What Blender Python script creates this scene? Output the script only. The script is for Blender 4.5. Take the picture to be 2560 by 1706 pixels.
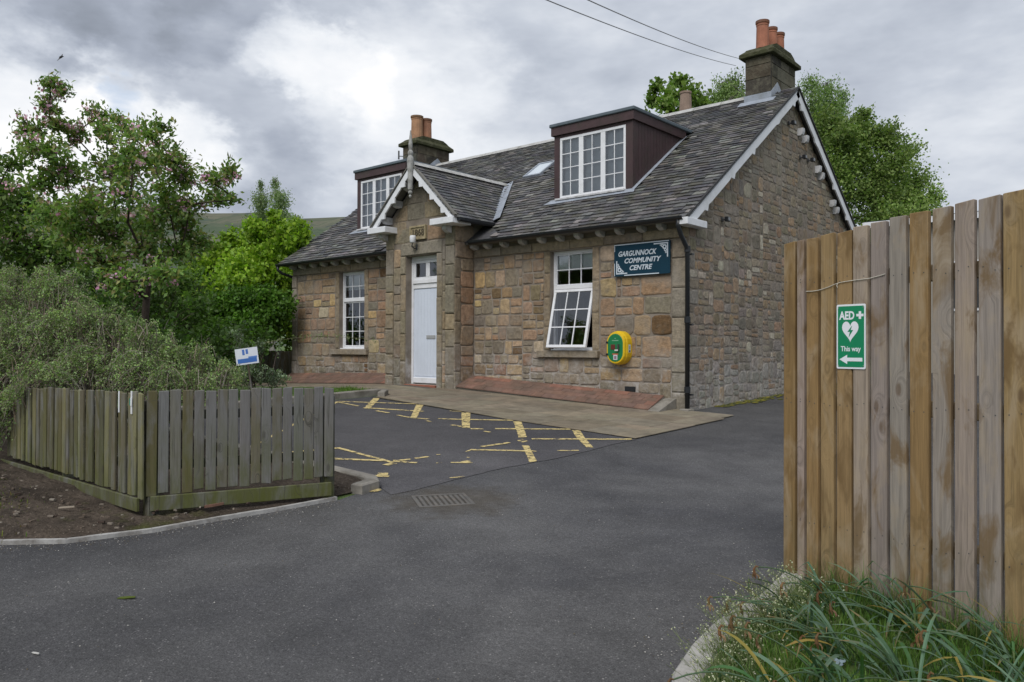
import bpy, bmesh, math, random
import numpy as np
from mathutils import Vector, Matrix, geometry
R = math.radians
for o in list(bpy.data.objects):
    bpy.data.objects.remove(o, do_unlink=True)
SC = bpy.context.scene
COL = SC.collection
random.seed(11)
RNG = np.random.default_rng(11)

# ------------------------------------------------------------------ camera
cam_data = bpy.data.cameras.new('camera')
cam_data.sensor_width = 36.0
cam_data.lens = 36.0 * 1974.3 / 2560.0
cam_data.clip_start = 0.05
cam_data.clip_end = 9000
cam = bpy.data.objects.new('camera', cam_data)
COL.objects.link(cam)
YAW, PITCH, ROLL = R(41.1318), R(0.4955), R(0.1972)
CAM = Vector((6.1007, -11.2325, 1.6))
_f = Vector((-math.sin(YAW) * math.cos(PITCH), math.cos(YAW) * math.cos(PITCH), math.sin(PITCH)))
_r = Vector((math.cos(YAW), math.sin(YAW), 0))
_u = _r.cross(_f)
_r2 = _r * math.cos(ROLL) + _u * math.sin(ROLL)
_u2 = _u * math.cos(ROLL) - _r * math.sin(ROLL)
cam.matrix_world = Matrix(((_r2.x, _u2.x, -_f.x, CAM.x), (_r2.y, _u2.y, -_f.y, CAM.y), (_r2.z, _u2.z, -_f.z, CAM.z), (0, 0, 0, 1)))
SC.camera = cam

# ------------------------------------------------------------------ world, sun, exposure
SUN_DIR = Vector((0.22, -0.62, 0.75)).normalized()      # towards the sun
SUN_EL = math.asin(SUN_DIR.z)
SUN_ROT = math.atan2(SUN_DIR.x, SUN_DIR.y)
world = bpy.data.worlds.new('World')
SC.world = world
world.use_nodes = True
world.cycles.sampling_method = 'MANUAL'
world.cycles.sample_map_resolution = 256
wt = world.node_tree
for n in list(wt.nodes):
    wt.nodes.remove(n)


class NT:
    """small helper to write node trees"""
    def __init__(s, tree):
        s.t = tree

    def n(s, typ, **kw):
        nd = s.t.nodes.new(typ)
        for k, v in kw.items():
            setattr(nd, k, v)
        return nd

    def l(s, a, b):
        s.t.links.new(a, b)

    def put(s, sock, v):
        if hasattr(v, 'is_output') or isinstance(v, bpy.types.NodeSocket):
            s.l(v, sock)
        else:
            sock.default_value = v

    def math(s, op, a, b=0.0, c=0.0, clamp=False):
        nd = s.n('ShaderNodeMath', operation=op, use_clamp=clamp)
        s.put(nd.inputs[0], a); s.put(nd.inputs[1], b); s.put(nd.inputs[2], c)
        return nd.outputs[0]

    def vmath(s, op, a, b=(0, 0, 0), out=0, scale=None):
        nd = s.n('ShaderNodeVectorMath', operation=op)
        s.put(nd.inputs[0], a)
        s.put(nd.inputs[1], b)
        if scale is not None:
            s.put(nd.inputs['Scale'], scale)
        return nd.outputs[out]

    def noise(s, vec, scale, detail=4.0, rough=0.55, dist=0.0, out='Fac'):
        nd = s.n('ShaderNodeTexNoise')
        s.put(nd.inputs['Vector'], vec)
        nd.inputs['Scale'].default_value = scale
        nd.inputs['Detail'].default_value = detail
        nd.inputs['Roughness'].default_value = rough
        nd.inputs['Distortion'].default_value = dist
        return nd.outputs[out]

    def voronoi(s, vec, scale, feature='F1', out='Distance', rand=1.0):
        nd = s.n('ShaderNodeTexVoronoi', feature=feature)
        s.put(nd.inputs['Vector'], vec)
        nd.inputs['Scale'].default_value = scale
        nd.inputs['Randomness'].default_value = rand
        return nd.outputs[out]

    def rng(s, v, a, b, c=0.0, d=1.0, smooth=False):
        nd = s.n('ShaderNodeMapRange', interpolation_type='SMOOTHSTEP' if smooth else 'LINEAR')
        s.put(nd.inputs['Value'], v)
        for k, q in (('From Min', a), ('From Max', b), ('To Min', c), ('To Max', d)):
            s.put(nd.inputs[k], q)
        return nd.outputs['Result']

    def mix(s, fac, a, b, blend='MIX'):
        nd = s.n('ShaderNodeMix', data_type='RGBA', blend_type=blend)
        s.put(nd.inputs[0], fac)
        s.put(nd.inputs[6], a if not isinstance(a, tuple) else (a + (1,))[:4])
        s.put(nd.inputs[7], b if not isinstance(b, tuple) else (b + (1,))[:4])
        return nd.outputs[2]

    def mulv(s, col, v):
        nd = s.n('ShaderNodeVectorMath', operation='SCALE')
        s.put(nd.inputs[0], col)
        s.put(nd.inputs['Scale'], v)
        return nd.outputs[0]

    def bump(s, h, strength, dist=0.01, normal=None):
        nd = s.n('ShaderNodeBump')
        nd.inputs['Strength'].default_value = strength
        nd.inputs['Distance'].default_value = dist
        s.put(nd.inputs['Height'], h)
        if normal is not None:
            s.put(nd.inputs['Normal'], normal)
        return nd.outputs['Normal']


W = NT(wt)
sky = W.n('ShaderNodeTexSky', sky_type='NISHITA')
sky.sun_disc = False
sky.sun_elevation = SUN_EL
sky.sun_rotation = SUN_ROT
sky.air_density = 1.0
sky.dust_density = 1.5
SKY_STRENGTH = 0.1
dirv = W.n('ShaderNodeTexCoord').outputs['Generated']
# slow warp so that the cloud edges are ragged
wn = W.noise(W.vmath('MULTIPLY', dirv, (1.0, 1.0, 1.7)), 6.5, 6.0, 0.60, out='Color')
warp = W.vmath('SUBTRACT', wn, (0.5, 0.5, 0.5))
dw = W.vmath('NORMALIZE', W.vmath('ADD', dirv, W.vmath('SCALE', warp, scale=0.21)))


def view_dir(x, y):
    """direction of a point of the sky, in degrees right of / above the street axis"""
    a = YAW - math.radians(x)
    e = math.radians(y)
    return (-math.sin(a) * math.cos(e), math.cos(a) * math.cos(e), math.sin(e))


def patch(x, y, r0, r1):
    d = W.vmath('DOT_PRODUCT', dw, view_dir(x, y), out=1)
    return W.rng(d, math.cos(R(r1)), math.cos(R(r0)), 0.0, 1.0, True)


flat = W.vmath('MULTIPLY', dirv, (1.0, 1.0, 2.6))
n1 = W.noise(W.vmath('ADD', flat, W.vmath('SCALE', warp, scale=0.15)), 2.4, 3.0, 0.55)
n2 = W.noise(W.vmath('ADD', flat, (3.7, 1.2, 0.4)), 7.0, 4.0, 0.6)
lum = W.math('ADD', W.rng(n1, 0.32, 0.72, 0.56, 0.70), W.rng(n2, 0.28, 0.72, -0.09, 0.09))
# brighter breaks and heavier banks of this particular afternoon
for (x, y, r0, r1, k) in ((-15.0, 19.4, 0.3, 4.2, 0.18), (-12.0, 18.2, 0.3, 4.4, 0.18), (-8.8, 16.6, 0.3, 4.6, 0.15), (-6.0, 20.0, 0.3, 6.5, 0.14), (-11.5, 13.6, 0.5, 5.0, 0.10),
                          (-31.6, 14.4, 0.5, 6.0, 0.20), (-27.0, 15.6, 0.4, 4.6, 0.20), (-23.4, 13.8, 0.4, 4.0, 0.22), (-30.0, 11.0, 0.5, 5.0, 0.16), (-20.5, 12.0, 0.3, 3.0, 0.08),
                          (-27.0, 22.4, 1.0, 6.0, -0.17), (-31.0, 21.0, 1.0, 5.0, -0.13), (-20.5, 22.6, 1.0, 5.0, -0.17), (-14.5, 25.2, 1.0, 4.4, -0.11),
                          (-17.5, 14.6, 0.6, 3.2, -0.05), (-17.0, 10.2, 0.6, 4.6, -0.09), (-13.0, 10.0, 0.6, 4.0, -0.05), (-20.0, 8.5, 0.6, 5.0, -0.04),
                          (3.9, 21.0, 1.0, 7.0, -0.05), (11.0, 18.0, 1.0, 7.0, -0.05), (-1.5, 14.0, 1.0, 6.0, 0.07), (29.0, 12.0, 1.0, 6.0, 0.03), (26.0, 21.0, 1.0, 8.0, -0.04)):
    lum = W.math('ADD', lum, W.math('MULTIPLY', patch(x, y, r0, r1), k))
lum = W.math('MAXIMUM', lum, 0.30)
ramp = W.n('ShaderNodeValToRGB')
W.l(lum, ramp.inputs[0])
cr = ramp.color_ramp
cr.elements[0].position = 0.25; cr.elements[0].color = (0.145, 0.163, 0.195, 1)
cr.elements[1].position = 1.0; cr.elements[1].color = (0.62, 0.62, 0.625, 1)
e = cr.elements.new(0.45); e.color = (0.235, 0.26, 0.31, 1)
e = cr.elements.new(0.62); e.color = (0.345, 0.372, 0.42, 1)
e = cr.elements.new(0.80); e.color = (0.50, 0.52, 0.55, 1)
# small torn blue holes
hole = W.math('MULTIPLY', patch(-26.2, 17.0, 0.2, 2.0), W.rng(n2, 0.42, 0.58, 0.0, 0.6))
cloudcol = W.mulv(ramp.outputs[0], 1.0 / SKY_STRENGTH)
skymix = W.mix(hole, cloudcol, sky.outputs[0])
bg = W.n('ShaderNodeBackground')
W.l(skymix, bg.inputs['Color'])
bg.inputs['Strength'].default_value = SKY_STRENGTH
wo = W.n('ShaderNodeOutputWorld')
W.l(bg.outputs[0], wo.inputs['Surface'])

sd = bpy.data.lights.new('sun', 'SUN')
sd.energy = 1.5
sd.angle = R(35)
sd.color = (1.0, 0.965, 0.92)
so = bpy.data.objects.new('sun', sd)
COL.objects.link(so)
so.rotation_euler = (-SUN_DIR).to_track_quat('-Z', 'Y').to_euler()
so.location = (0, -20, 30)

SC.view_settings.view_transform = 'Standard'
SC.view_settings.look = 'None'
SC.view_settings.exposure = 0.75
SC.view_settings.gamma = 1.0
SC.view_settings.use_curve_mapping = False

SC.cycles.max_bounces = 5
SC.cycles.diffuse_bounces = 3
SC.cycles.glossy_bounces = 2
SC.cycles.transmission_bounces = 2
SC.cycles.transparent_max_bounces = 10

# ------------------------------------------------------------------ materials
MATS = {}


def new_mat(name):
    m = bpy.data.materials.new(name)
    m.use_nodes = True
    t = m.node_tree
    for nd in list(t.nodes):
        t.nodes.remove(nd)
    N = NT(t)
    out = N.n('ShaderNodeOutputMaterial')
    b = N.n('ShaderNodeBsdfPrincipled')
    N.l(b.outputs[0], out.inputs[0])
    MATS[name] = m
    return m, N, b, out


def attr(N):
    return N.n('ShaderNodeAttribute', attribute_name='Col').outputs['Color']


def pos(N):
    return N.n('ShaderNodeNewGeometry').outputs['Position']


def simple(name, col=None, rough=0.6, amt=0.25, scale=9.0, bump=0.1, bscale=60.0, spec=0.4, metal=0.0, grime=None, bdist=0.004):
    """colour (or the Col attribute) broken up by two noises, fine relief"""
    m, N, b, out = new_mat(name)
    p = pos(N)
    base = attr(N) if col is None else col
    if isinstance(base, tuple):
        rgb = N.n('ShaderNodeRGB'); rgb.outputs[0].default_value = base + (1,); base = rgb.outputs[0]
    v = N.math('ADD', N.rng(N.noise(p, scale, 5.0), 0.25, 0.75, 1 - amt, 1 + amt), N.rng(N.noise(p, scale * 7, 3.0), 0.3, 0.7, -amt * 0.4, amt * 0.4))
    c = N.mulv(base, v)
    if grime:
        c = N.mix(N.math('MULTIPLY', N.rng(N.noise(p, grime[1], 6.0, 0.65), 0.48, 0.68), grime[2]), c, grime[0])
    N.l(c, b.inputs['Base Color'])
    b.inputs['Roughness'].default_value = rough
    b.inputs['Metallic'].default_value = metal
    b.inputs['Specular IOR Level'].default_value = spec
    if bump:
        N.l(N.bump(N.noise(p, bscale, 4.0, 0.6), bump, bdist), b.inputs['Normal'])
    return m


# rubble and dressed sandstone: per-stone colour, weathering blotches, tooled relief
m, N, b, out = new_mat('sandstone')
p = pos(N)
c = N.mix(1.0, attr(N), (1.02, 0.985, 0.92), 'MULTIPLY')
c = N.mulv(c, N.rng(N.noise(p, 14, 6, 0.6), 0.25, 0.75, 0.52, 1.12))
c = N.mix(N.rng(N.noise(p, 5.5, 5, 0.6), 0.54, 0.72, 0, 0.55), c, (0.17, 0.15, 0.12))
c = N.mix(N.rng(N.noise(N.vmath('ADD', p, (11, 2, 5)), 1.5, 5, 0.6), 0.50, 0.66, 0, 0.6), c, (0.265, 0.24, 0.205))
c = N.mix(N.rng(N.noise(N.vmath('ADD', p, (7, 3, 1)), 42, 4, 0.7), 0.62, 0.74, 0, 0.55), c, (0.40, 0.365, 0.31))
c = N.mix(N.rng(N.noise(N.vmath('ADD', p, (1, 9, 4)), 30, 4, 0.7), 0.64, 0.76, 0, 0.7), c, (0.07, 0.055, 0.04))
zz = N.n('ShaderNodeSeparateXYZ'); N.l(p, zz.inputs[0])
lime = N.math('MULTIPLY', N.rng(zz.outputs[2], 1.15, 1.75, 1, 0), N.rng(N.noise(N.vmath('ADD', p, (5, 1, 2)), 6.5, 7, 0.7), 0.48, 0.64))
c = N.mix(N.math('MULTIPLY', lime, 0.6), c, (0.40, 0.38, 0.355))
N.l(c, b.inputs['Base Color'])
b.inputs['Roughness'].default_value = 0.92
b.inputs['Specular IOR Level'].default_value = 0.2
hgt = N.math('ADD', N.noise(p, 45, 6, 0.65), N.math('MULTIPLY', N.noise(p, 11, 3), 1.4))
N.l(N.bump(hgt, 0.75, 0.016), b.inputs['Normal'])

m, N, b, out = new_mat('mortar')
p = pos(N)
c = N.mix(N.rng(N.noise(p, 3.2, 5, 0.6), 0.35, 0.65), (0.165, 0.138, 0.110), (0.265, 0.228, 0.188))
zz = N.n('ShaderNodeSeparateXYZ'); N.l(p, zz.inputs[0])
lime = N.math('MULTIPLY', N.rng(zz.outputs[2], 1.25, 1.75, 1, 0), N.rng(N.noise(p, 4.5, 6, 0.65), 0.44, 0.62))
c = N.mix(N.math('MULTIPLY', lime, 0.75), c, (0.42, 0.40, 0.38))
N.l(c, b.inputs['Base Color'])
b.inputs['Roughness'].default_value = 0.95
N.l(N.bump(N.noise(p, 70, 5, 0.7), 0.6, 0.008), b.inputs['Normal'])

m, N, b, out = new_mat('slate')
p = pos(N)
c = attr(N)
c = N.mulv(c, N.rng(N.noise(p, 16, 5, 0.6), 0.25, 0.75, 0.65, 1.35))
c = N.mix(N.rng(N.noise(N.vmath('ADD', p, (4, 4, 4)), 2.6, 6, 0.65), 0.52, 0.72, 0, 0.55), c, (0.098, 0.098, 0.062))
c = N.mix(N.rng(N.noise(p, 34, 5, 0.7), 0.60, 0.72, 0, 0.6), c, (0.27, 0.265, 0.235))
N.l(c, b.inputs['Base Color'])
b.inputs['Roughness'].default_value = 0.62
b.inputs['Specular IOR Level'].default_value = 0.35
N.l(N.bump(N.noise(p, 40, 5, 0.6), 0.5, 0.006), b.inputs['Normal'])

# road surfaces
def asphalt(name, ca, cb, speck, patchy):
    m, N, b, out = new_mat(name)
    p = pos(N)
    c = N.mix(N.rng(N.noise(N.vmath('ADD', p, (2.4, 7.1, 0)), 0.42, 5, 0.62, 0.6), 0.36, 0.62), ca, cb)
    worn = N.vmath('DISTANCE', N.vmath('MULTIPLY', p, (1, 0.8, 0)), (2.5, -4.4, 0), out=1)   # distance from a centre: base colour lighter inside, darker outward
    c = N.mulv(c, N.rng(N.math('ADD', worn, N.rng(N.noise(p, 0.9, 4), 0.3, 0.7, -0.5, 0.5)), 1.4, 3.6, 1.12, 0.80))
    c = N.mulv(c, N.rng(N.noise(p, 2.6, 4, 0.6), 0.3, 0.7, 1 - patchy, 1 + patchy))
    c = N.mulv(c, N.rng(N.noise(p, 130, 3, 0.75), 0.3, 0.7, 0.5, 1.5))
    c = N.mulv(c, N.rng(N.noise(p, 48, 3, 0.7), 0.3, 0.7, 0.72, 1.28))
    vd = N.voronoi(p, 60)
    vc = N.voronoi(p, 60, out='Color')
    sx = N.n('ShaderNodeSeparateXYZ'); N.l(vc, sx.inputs[0])
    stone = N.math('MULTIPLY', N.rng(vd, 0.20, 0.34, 1, 0), N.rng(sx.outputs[0], 0.70, 0.97, 0, 1))
    c = N.mix(N.math('MULTIPLY', stone, speck), c, (0.34, 0.33, 0.32))
    vd2 = N.voronoi(p, 9)
    bit = N.rng(vd2, 0.03, 0.05, 0.7, 0)
    c = N.mix(bit, c, (0.36, 0.35, 0.33))
    N.l(c, b.inputs['Base Color'])
    b.inputs['Roughness'].default_value = 0.82
    b.inputs['Specular IOR Level'].default_value = 0.3
    h = N.math('ADD', N.noise(p, 120, 3, 0.7), N.math('MULTIPLY', N.voronoi(p, 95), 0.8))
    N.l(N.bump(h, 0.65, 0.006), b.inputs['Normal'])
    return m


asphalt('asphalt_new', (0.048, 0.048, 0.052), (0.083, 0.082, 0.083), 0.42, 0.16)
asphalt('asphalt_old', (0.060, 0.058, 0.063), (0.086, 0.083, 0.087), 0.3, 0.12)

m, N, b, out = new_mat('road_paint')
p = pos(N)
c = N.mulv(attr(N), N.rng(N.noise(p, 25, 4), 0.3, 0.7, 0.82, 1.12))
N.l(c, b.inputs['Base Color'])
b.inputs['Roughness'].default_value = 0.75
tr = N.n('ShaderNodeBsdfTransparent')
mx = N.n('ShaderNodeMixShader')
wear = N.math('MULTIPLY', N.rng(N.noise(p, 13, 7, 0.74), 0.40, 0.50), N.rng(N.noise(p, 110, 3, 0.7), 0.30, 0.46, 0.35, 1.0))
N.l(wear, mx.inputs[0]); N.l(tr.outputs[0], mx.inputs[1]); N.l(b.outputs[0], mx.inputs[2])
N.l(mx.outputs[0], out.inputs[0])

simple('paving', None, 0.9, 0.22, 6, 0.5, 70, 0.25, grime=((0.085, 0.075, 0.058), 2.2, 0.5))
simple('red_tile', None, 0.85, 0.25, 8, 0.4, 80, 0.3, grime=((0.10, 0.072, 0.055), 1.8, 0.75))
simple('concrete', (0.22, 0.205, 0.18), 0.92, 0.25, 5, 0.5, 60, 0.25, grime=((0.09, 0.08, 0.06), 3.5, 0.6))
simple('pale_kerb', (0.34, 0.33, 0.31), 0.9, 0.2, 7, 0.5, 70, 0.25, grime=((0.17, 0.165, 0.14), 4.0, 0.6))
simple('white_edge', (0.34, 0.335, 0.325), 0.85, 0.2, 9, 0.3, 60, 0.25, grime=((0.10, 0.085, 0.07), 5.5, 0.75))
simple('white_paint', (0.70, 0.715, 0.75), 0.5, 0.05, 5, 0.05, 80, 0.4, grime=((0.42, 0.43, 0.42), 3.5, 0.35))
simple('weathered_paint', (0.33, 0.33, 0.32), 0.8, 0.2, 9, 0.4, 50, 0.25, grime=((0.14, 0.14, 0.125), 12, 0.7))
simple('old_white_paint', (0.52, 0.52, 0.535), 0.7, 0.12, 8, 0.25, 50, 0.3, grime=((0.19, 0.19, 0.17), 7.0, 0.7))
simple('upvc', (0.72, 0.73, 0.76), 0.35, 0.05, 5, 0.0, 80, 0.5, grime=((0.5, 0.51, 0.5), 6, 0.35))
simple('door_paint', (0.60, 0.655, 0.75), 0.45, 0.04, 5, 0.02, 80, 0.45, grime=((0.45, 0.49, 0.56), 2.5, 0.35))
simple('cladding', (0.058, 0.034, 0.036), 0.55, 0.2, 7, 0.25, 90, 0.35, grime=((0.036, 0.036, 0.024), 2.5, 0.5))
simple('felt_roof', (0.10, 0.125, 0.145), 0.75, 0.15, 6, 0.3, 60, 0.3)
simple('lead', (0.27, 0.30, 0.35), 0.5, 0.2, 6, 0.2, 30, 0.45, grime=((0.16, 0.17, 0.17), 5, 0.6))
simple('ridge_cement', (0.40, 0.40, 0.39), 0.85, 0.2, 8, 0.3, 60, 0.3, grime=((0.16, 0.155, 0.13), 6, 0.6))
simple('black_plastic', (0.014, 0.016, 0.019), 0.4, 0.2, 8, 0.05, 60, 0.45)
simple('dark_metal', (0.05, 0.05, 0.05), 0.5, 0.2, 8, 0.1, 60, 0.5)
simple('clay_pot', None, 0.8, 0.2, 6, 0.2, 60, 0.3, grime=((0.13, 0.09, 0.07), 4, 0.45))
simple('sooty_stone', None, 0.95, 0.35, 5, 0.6, 40, 0.2, grime=((0.15, 0.14, 0.105), 6, 0.7), bdist=0.02)
simple('mossy_stone', (0.055, 0.058, 0.03), 0.95, 0.35, 9, 0.8, 40, 0.15, grime=((0.12, 0.115, 0.08), 8, 0.7), bdist=0.03)
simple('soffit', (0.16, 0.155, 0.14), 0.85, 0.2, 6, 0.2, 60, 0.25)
simple('matt_paint', None, 0.7, 0.06, 5, 0.0, 60, 0.15)
simple('painted', None, 0.45, 0.04, 5, 0.0, 60, 0.45)
simple('blind', (0.80, 0.81, 0.78), 0.9, 0.06, 3, 0.1, 40, 0.1)
simple('curtain', (0.58, 0.61, 0.64), 0.9, 0.06, 3, 0.1, 40, 0.1)
simple('cast_iron', (0.10, 0.095, 0.088), 0.6, 0.3, 10, 0.3, 60, 0.4, grime=((0.16, 0.13, 0.10), 9, 0.6))
simple('bark', None, 0.9, 0.3, 12, 0.7, 40, 0.2, bdist=0.015)
simple('galvanised', (0.42, 0.43, 0.44), 0.5, 0.1, 9, 0.1, 50, 0.5, 0.3)
simple('rope', (0.55, 0.52, 0.45), 0.9, 0.1, 40, 0.2, 200, 0.2)

# glass with the reflection a real pane has
m, N, b, out = new_mat('glass')
fr = N.n('ShaderNodeFresnel'); fr.inputs['IOR'].default_value = 1.75
gl = N.n('ShaderNodeBsdfGlossy'); gl.inputs['Roughness'].default_value = 0.02
gl.inputs['Color'].default_value = (0.92, 0.95, 1, 1)
tr = N.n('ShaderNodeBsdfTransparent'); tr.inputs['Color'].default_value = (0.90, 0.93, 0.95, 1)
mx = N.n('ShaderNodeMixShader')
N.l(N.bump(N.noise(pos(N), 1.6, 2), 0.06, 0.05), gl.inputs['Normal'])
N.l(N.math('ADD', fr.outputs[0], 0.04), mx.inputs[0]); N.l(tr.outputs[0], mx.inputs[1]); N.l(gl.outputs[0], mx.inputs[2])
N.l(mx.outputs[0], out.inputs[0])

# timber: grain that runs up the board, knots it bends round, patches of grey and brown
def timber(name, new=True):
    m, N, b, out = new_mat(name)
    tc = N.n('ShaderNodeTexCoord').outputs['Object']
    oi = N.n('ShaderNodeObjectInfo').outputs['Random']
    off = N.n('ShaderNodeCombineXYZ')
    N.l(N.math('MULTIPLY', oi, 31.7), off.inputs[0]); N.l(N.math('MULTIPLY', oi, 57.3), off.inputs[2])
    q = N.vmath('ADD', tc, off.outputs[0])
    base = attr(N)
    kn = N.vmath('MULTIPLY', q, (1.0, 0.2, 0.42))
    kd = N.voronoi(kn, 7.5, rand=1.0)
    knot = N.rng(kd, 0.07, 0.15, 1, 0, True)
    swirl = N.rng(kd, 0.05, 0.42, 1.0, 0.0, True)
    gq = N.vmath('MULTIPLY', q, (55, 20, 1.6))
    bend = N.n('ShaderNodeCombineXYZ'); N.l(N.math('MULTIPLY', swirl, 4.2), bend.inputs[0])
    gq = N.vmath('ADD', gq, bend.outputs[0])
    grain = N.noise(gq, 1.0, 5, 0.62, 0.4)
    fine = N.noise(N.vmath('MULTIPLY', q, (240, 60, 5)), 1.0, 3, 0.6)
    c = N.mulv(base, N.math('ADD', N.rng(grain, 0.25, 0.75, 0.62, 1.32), N.rng(fine, 0.3, 0.7, -0.13, 0.13)))
    big = N.noise(N.vmath('MULTIPLY', q, (7, 4, 2.3)), 1.0, 5, 0.6, 0.6)
    if new:
        c = N.mix(N.rng(big, 0.50, 0.66, 0, 0.55), c, (0.36, 0.285, 0.19))
        c = N.mix(N.rng(N.noise(N.vmath('MULTIPLY', q, (5, 3, 1.7)), 1.3, 5, 0.62, 0.8), 0.52, 0.64, 0, 0.8), c, (0.15, 0.094, 0.04))
        c = N.mix(N.math('MULTIPLY', knot, 0.62), c, (0.10, 0.062, 0.035))
        c = N.mix(N.rng(grain, 0.60, 0.72, 0, 0.55), c, (0.105, 0.075, 0.045))
        sp = N.n('ShaderNodeSeparateXYZ'); N.l(pos(N), sp.inputs[0])
        foot = N.math('MULTIPLY', N.rng(sp.outputs[2], 0.3, 0.85, 1.0, 0.0), N.rng(N.noise(N.vmath('MULTIPLY', q, (14, 6, 4)), 1.0, 5, 0.65), 0.35, 0.65))
        c = N.mix(N.math('MULTIPLY', foot, 0.55), c, (0.10, 0.095, 0.05))
    else:
        p = pos(N)
        sp = N.n('ShaderNodeSeparateXYZ'); N.l(p, sp.inputs[0])
        low = N.math('MULTIPLY', N.rng(sp.outputs[2], 0.42, 1.15, 1.0, 0.12), N.rng(N.noise(N.vmath('MULTIPLY', q, (9, 5, 3.2)), 1.0, 5, 0.65), 0.34, 0.62))
        c = N.mix(N.rng(big, 0.46, 0.62, 0, 0.75), c, (0.17, 0.168, 0.17))
        c = N.mix(N.math('MULTIPLY', low, 0.85), c, (0.082, 0.092, 0.022))
        c = N.mix(N.rng(grain, 0.54, 0.68, 0, 0.8), c, (0.045, 0.043, 0.035))
        c = N.mix(N.math('MULTIPLY', knot, 0.5), c, (0.045, 0.04, 0.035))
    N.l(c, b.inputs['Base Color'])
    b.inputs['Roughness'].default_value = 0.82
    b.inputs['Specular IOR Level'].default_value = 0.22
    N.l(N.bump(N.math('ADD', grain, N.math('MULTIPLY', fine, 0.5)), 0.4, 0.004), b.inputs['Normal'])
    return m


timber('new_timber', True)
timber('old_timber', False)

# soft ground
m, N, b, out = new_mat('soil')
p = pos(N)
c = N.mix(N.rng(N.noise(p, 2.2, 6, 0.6), 0.35, 0.65), (0.036, 0.029, 0.023), (0.088, 0.070, 0.055))
c = N.mulv(c, N.rng(N.noise(p, 38, 4, 0.7), 0.3, 0.7, 0.55, 1.45))
c = N.mix(N.rng(N.voronoi(p, 26), 0.10, 0.14, 0.75, 0), c, (0.24, 0.20, 0.16))
c = N.mix(N.rng(N.noise(N.vmath('ADD', p, (3, 3, 0)), 1.5, 6, 0.6), 0.57, 0.68, 0, 0.75), c, (0.075, 0.085, 0.02))
N.l(c, b.inputs['Base Color'])
b.inputs['Roughness'].default_value = 0.97
b.inputs['Specular IOR Level'].default_value = 0.1
N.l(N.bump(N.noise(p, 30, 6, 0.7), 0.9, 0.03), b.inputs['Normal'])

m, N, b, out = new_mat('turf')
p = pos(N)
c = N.mix(N.rng(N.noise(p, 1.1, 6, 0.6), 0.35, 0.65), (0.05, 0.10, 0.018), (0.095, 0.14, 0.03))
c = N.mulv(c, N.rng(N.noise(p, 60, 4, 0.7), 0.3, 0.7, 0.6, 1.4))
N.l(c, b.inputs['Base Color'])
b.inputs['Roughness'].default_value = 0.95
N.l(N.bump(N.noise(p, 60, 5, 0.7), 0.8, 0.03), b.inputs['Normal'])

m, N, b, out = new_mat('hill')
p = pos(N)
c = N.mix(N.rng(N.noise(p, 0.006, 7, 0.6), 0.38, 0.62), (0.062, 0.085, 0.036), (0.125, 0.12, 0.072))
c = N.mix(N.rng(N.noise(N.vmath('MULTIPLY', p, (1, 1, 5)), 0.009, 7, 0.65), 0.54, 0.62, 0, 0.85), c, (0.04, 0.058, 0.045))
c = N.mulv(c, N.rng(N.noise(p, 0.06, 5, 0.65), 0.3, 0.7, 0.75, 1.25))
c = N.mix(0.15, c, (0.2, 0.23, 0.28))  # slight distance haze mixed into the hill colour
N.l(c, b.inputs['Base Color'])
b.inputs['Roughness'].default_value = 1.0
b.inputs['Specular IOR Level'].default_value = 0.0


def leafmat(name, trans=0.35, rough=0.55, spec=0.3):
    m, N, b, out = new_mat(name)
    c = attr(N)
    N.l(c, b.inputs['Base Color'])
    b.inputs['Roughness'].default_value = rough
    b.inputs['Specular IOR Level'].default_value = spec
    tl = N.n('ShaderNodeBsdfTranslucent')
    N.l(N.mix(1.0, c, (1.05, 1.25, 0.55), 'MULTIPLY'), tl.inputs['Color'])
    mx = N.n('ShaderNodeMixShader'); mx.inputs[0].default_value = trans
    N.l(b.outputs[0], mx.inputs[1]); N.l(tl.outputs[0], mx.inputs[2])
    N.l(mx.outputs[0], out.inputs[0])
    return m


leafmat('leaf', 0.40)
leafmat('petal', 0.3, 0.7, 0.2)
leafmat('blade', 0.25, 0.62, 0.25)

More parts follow.
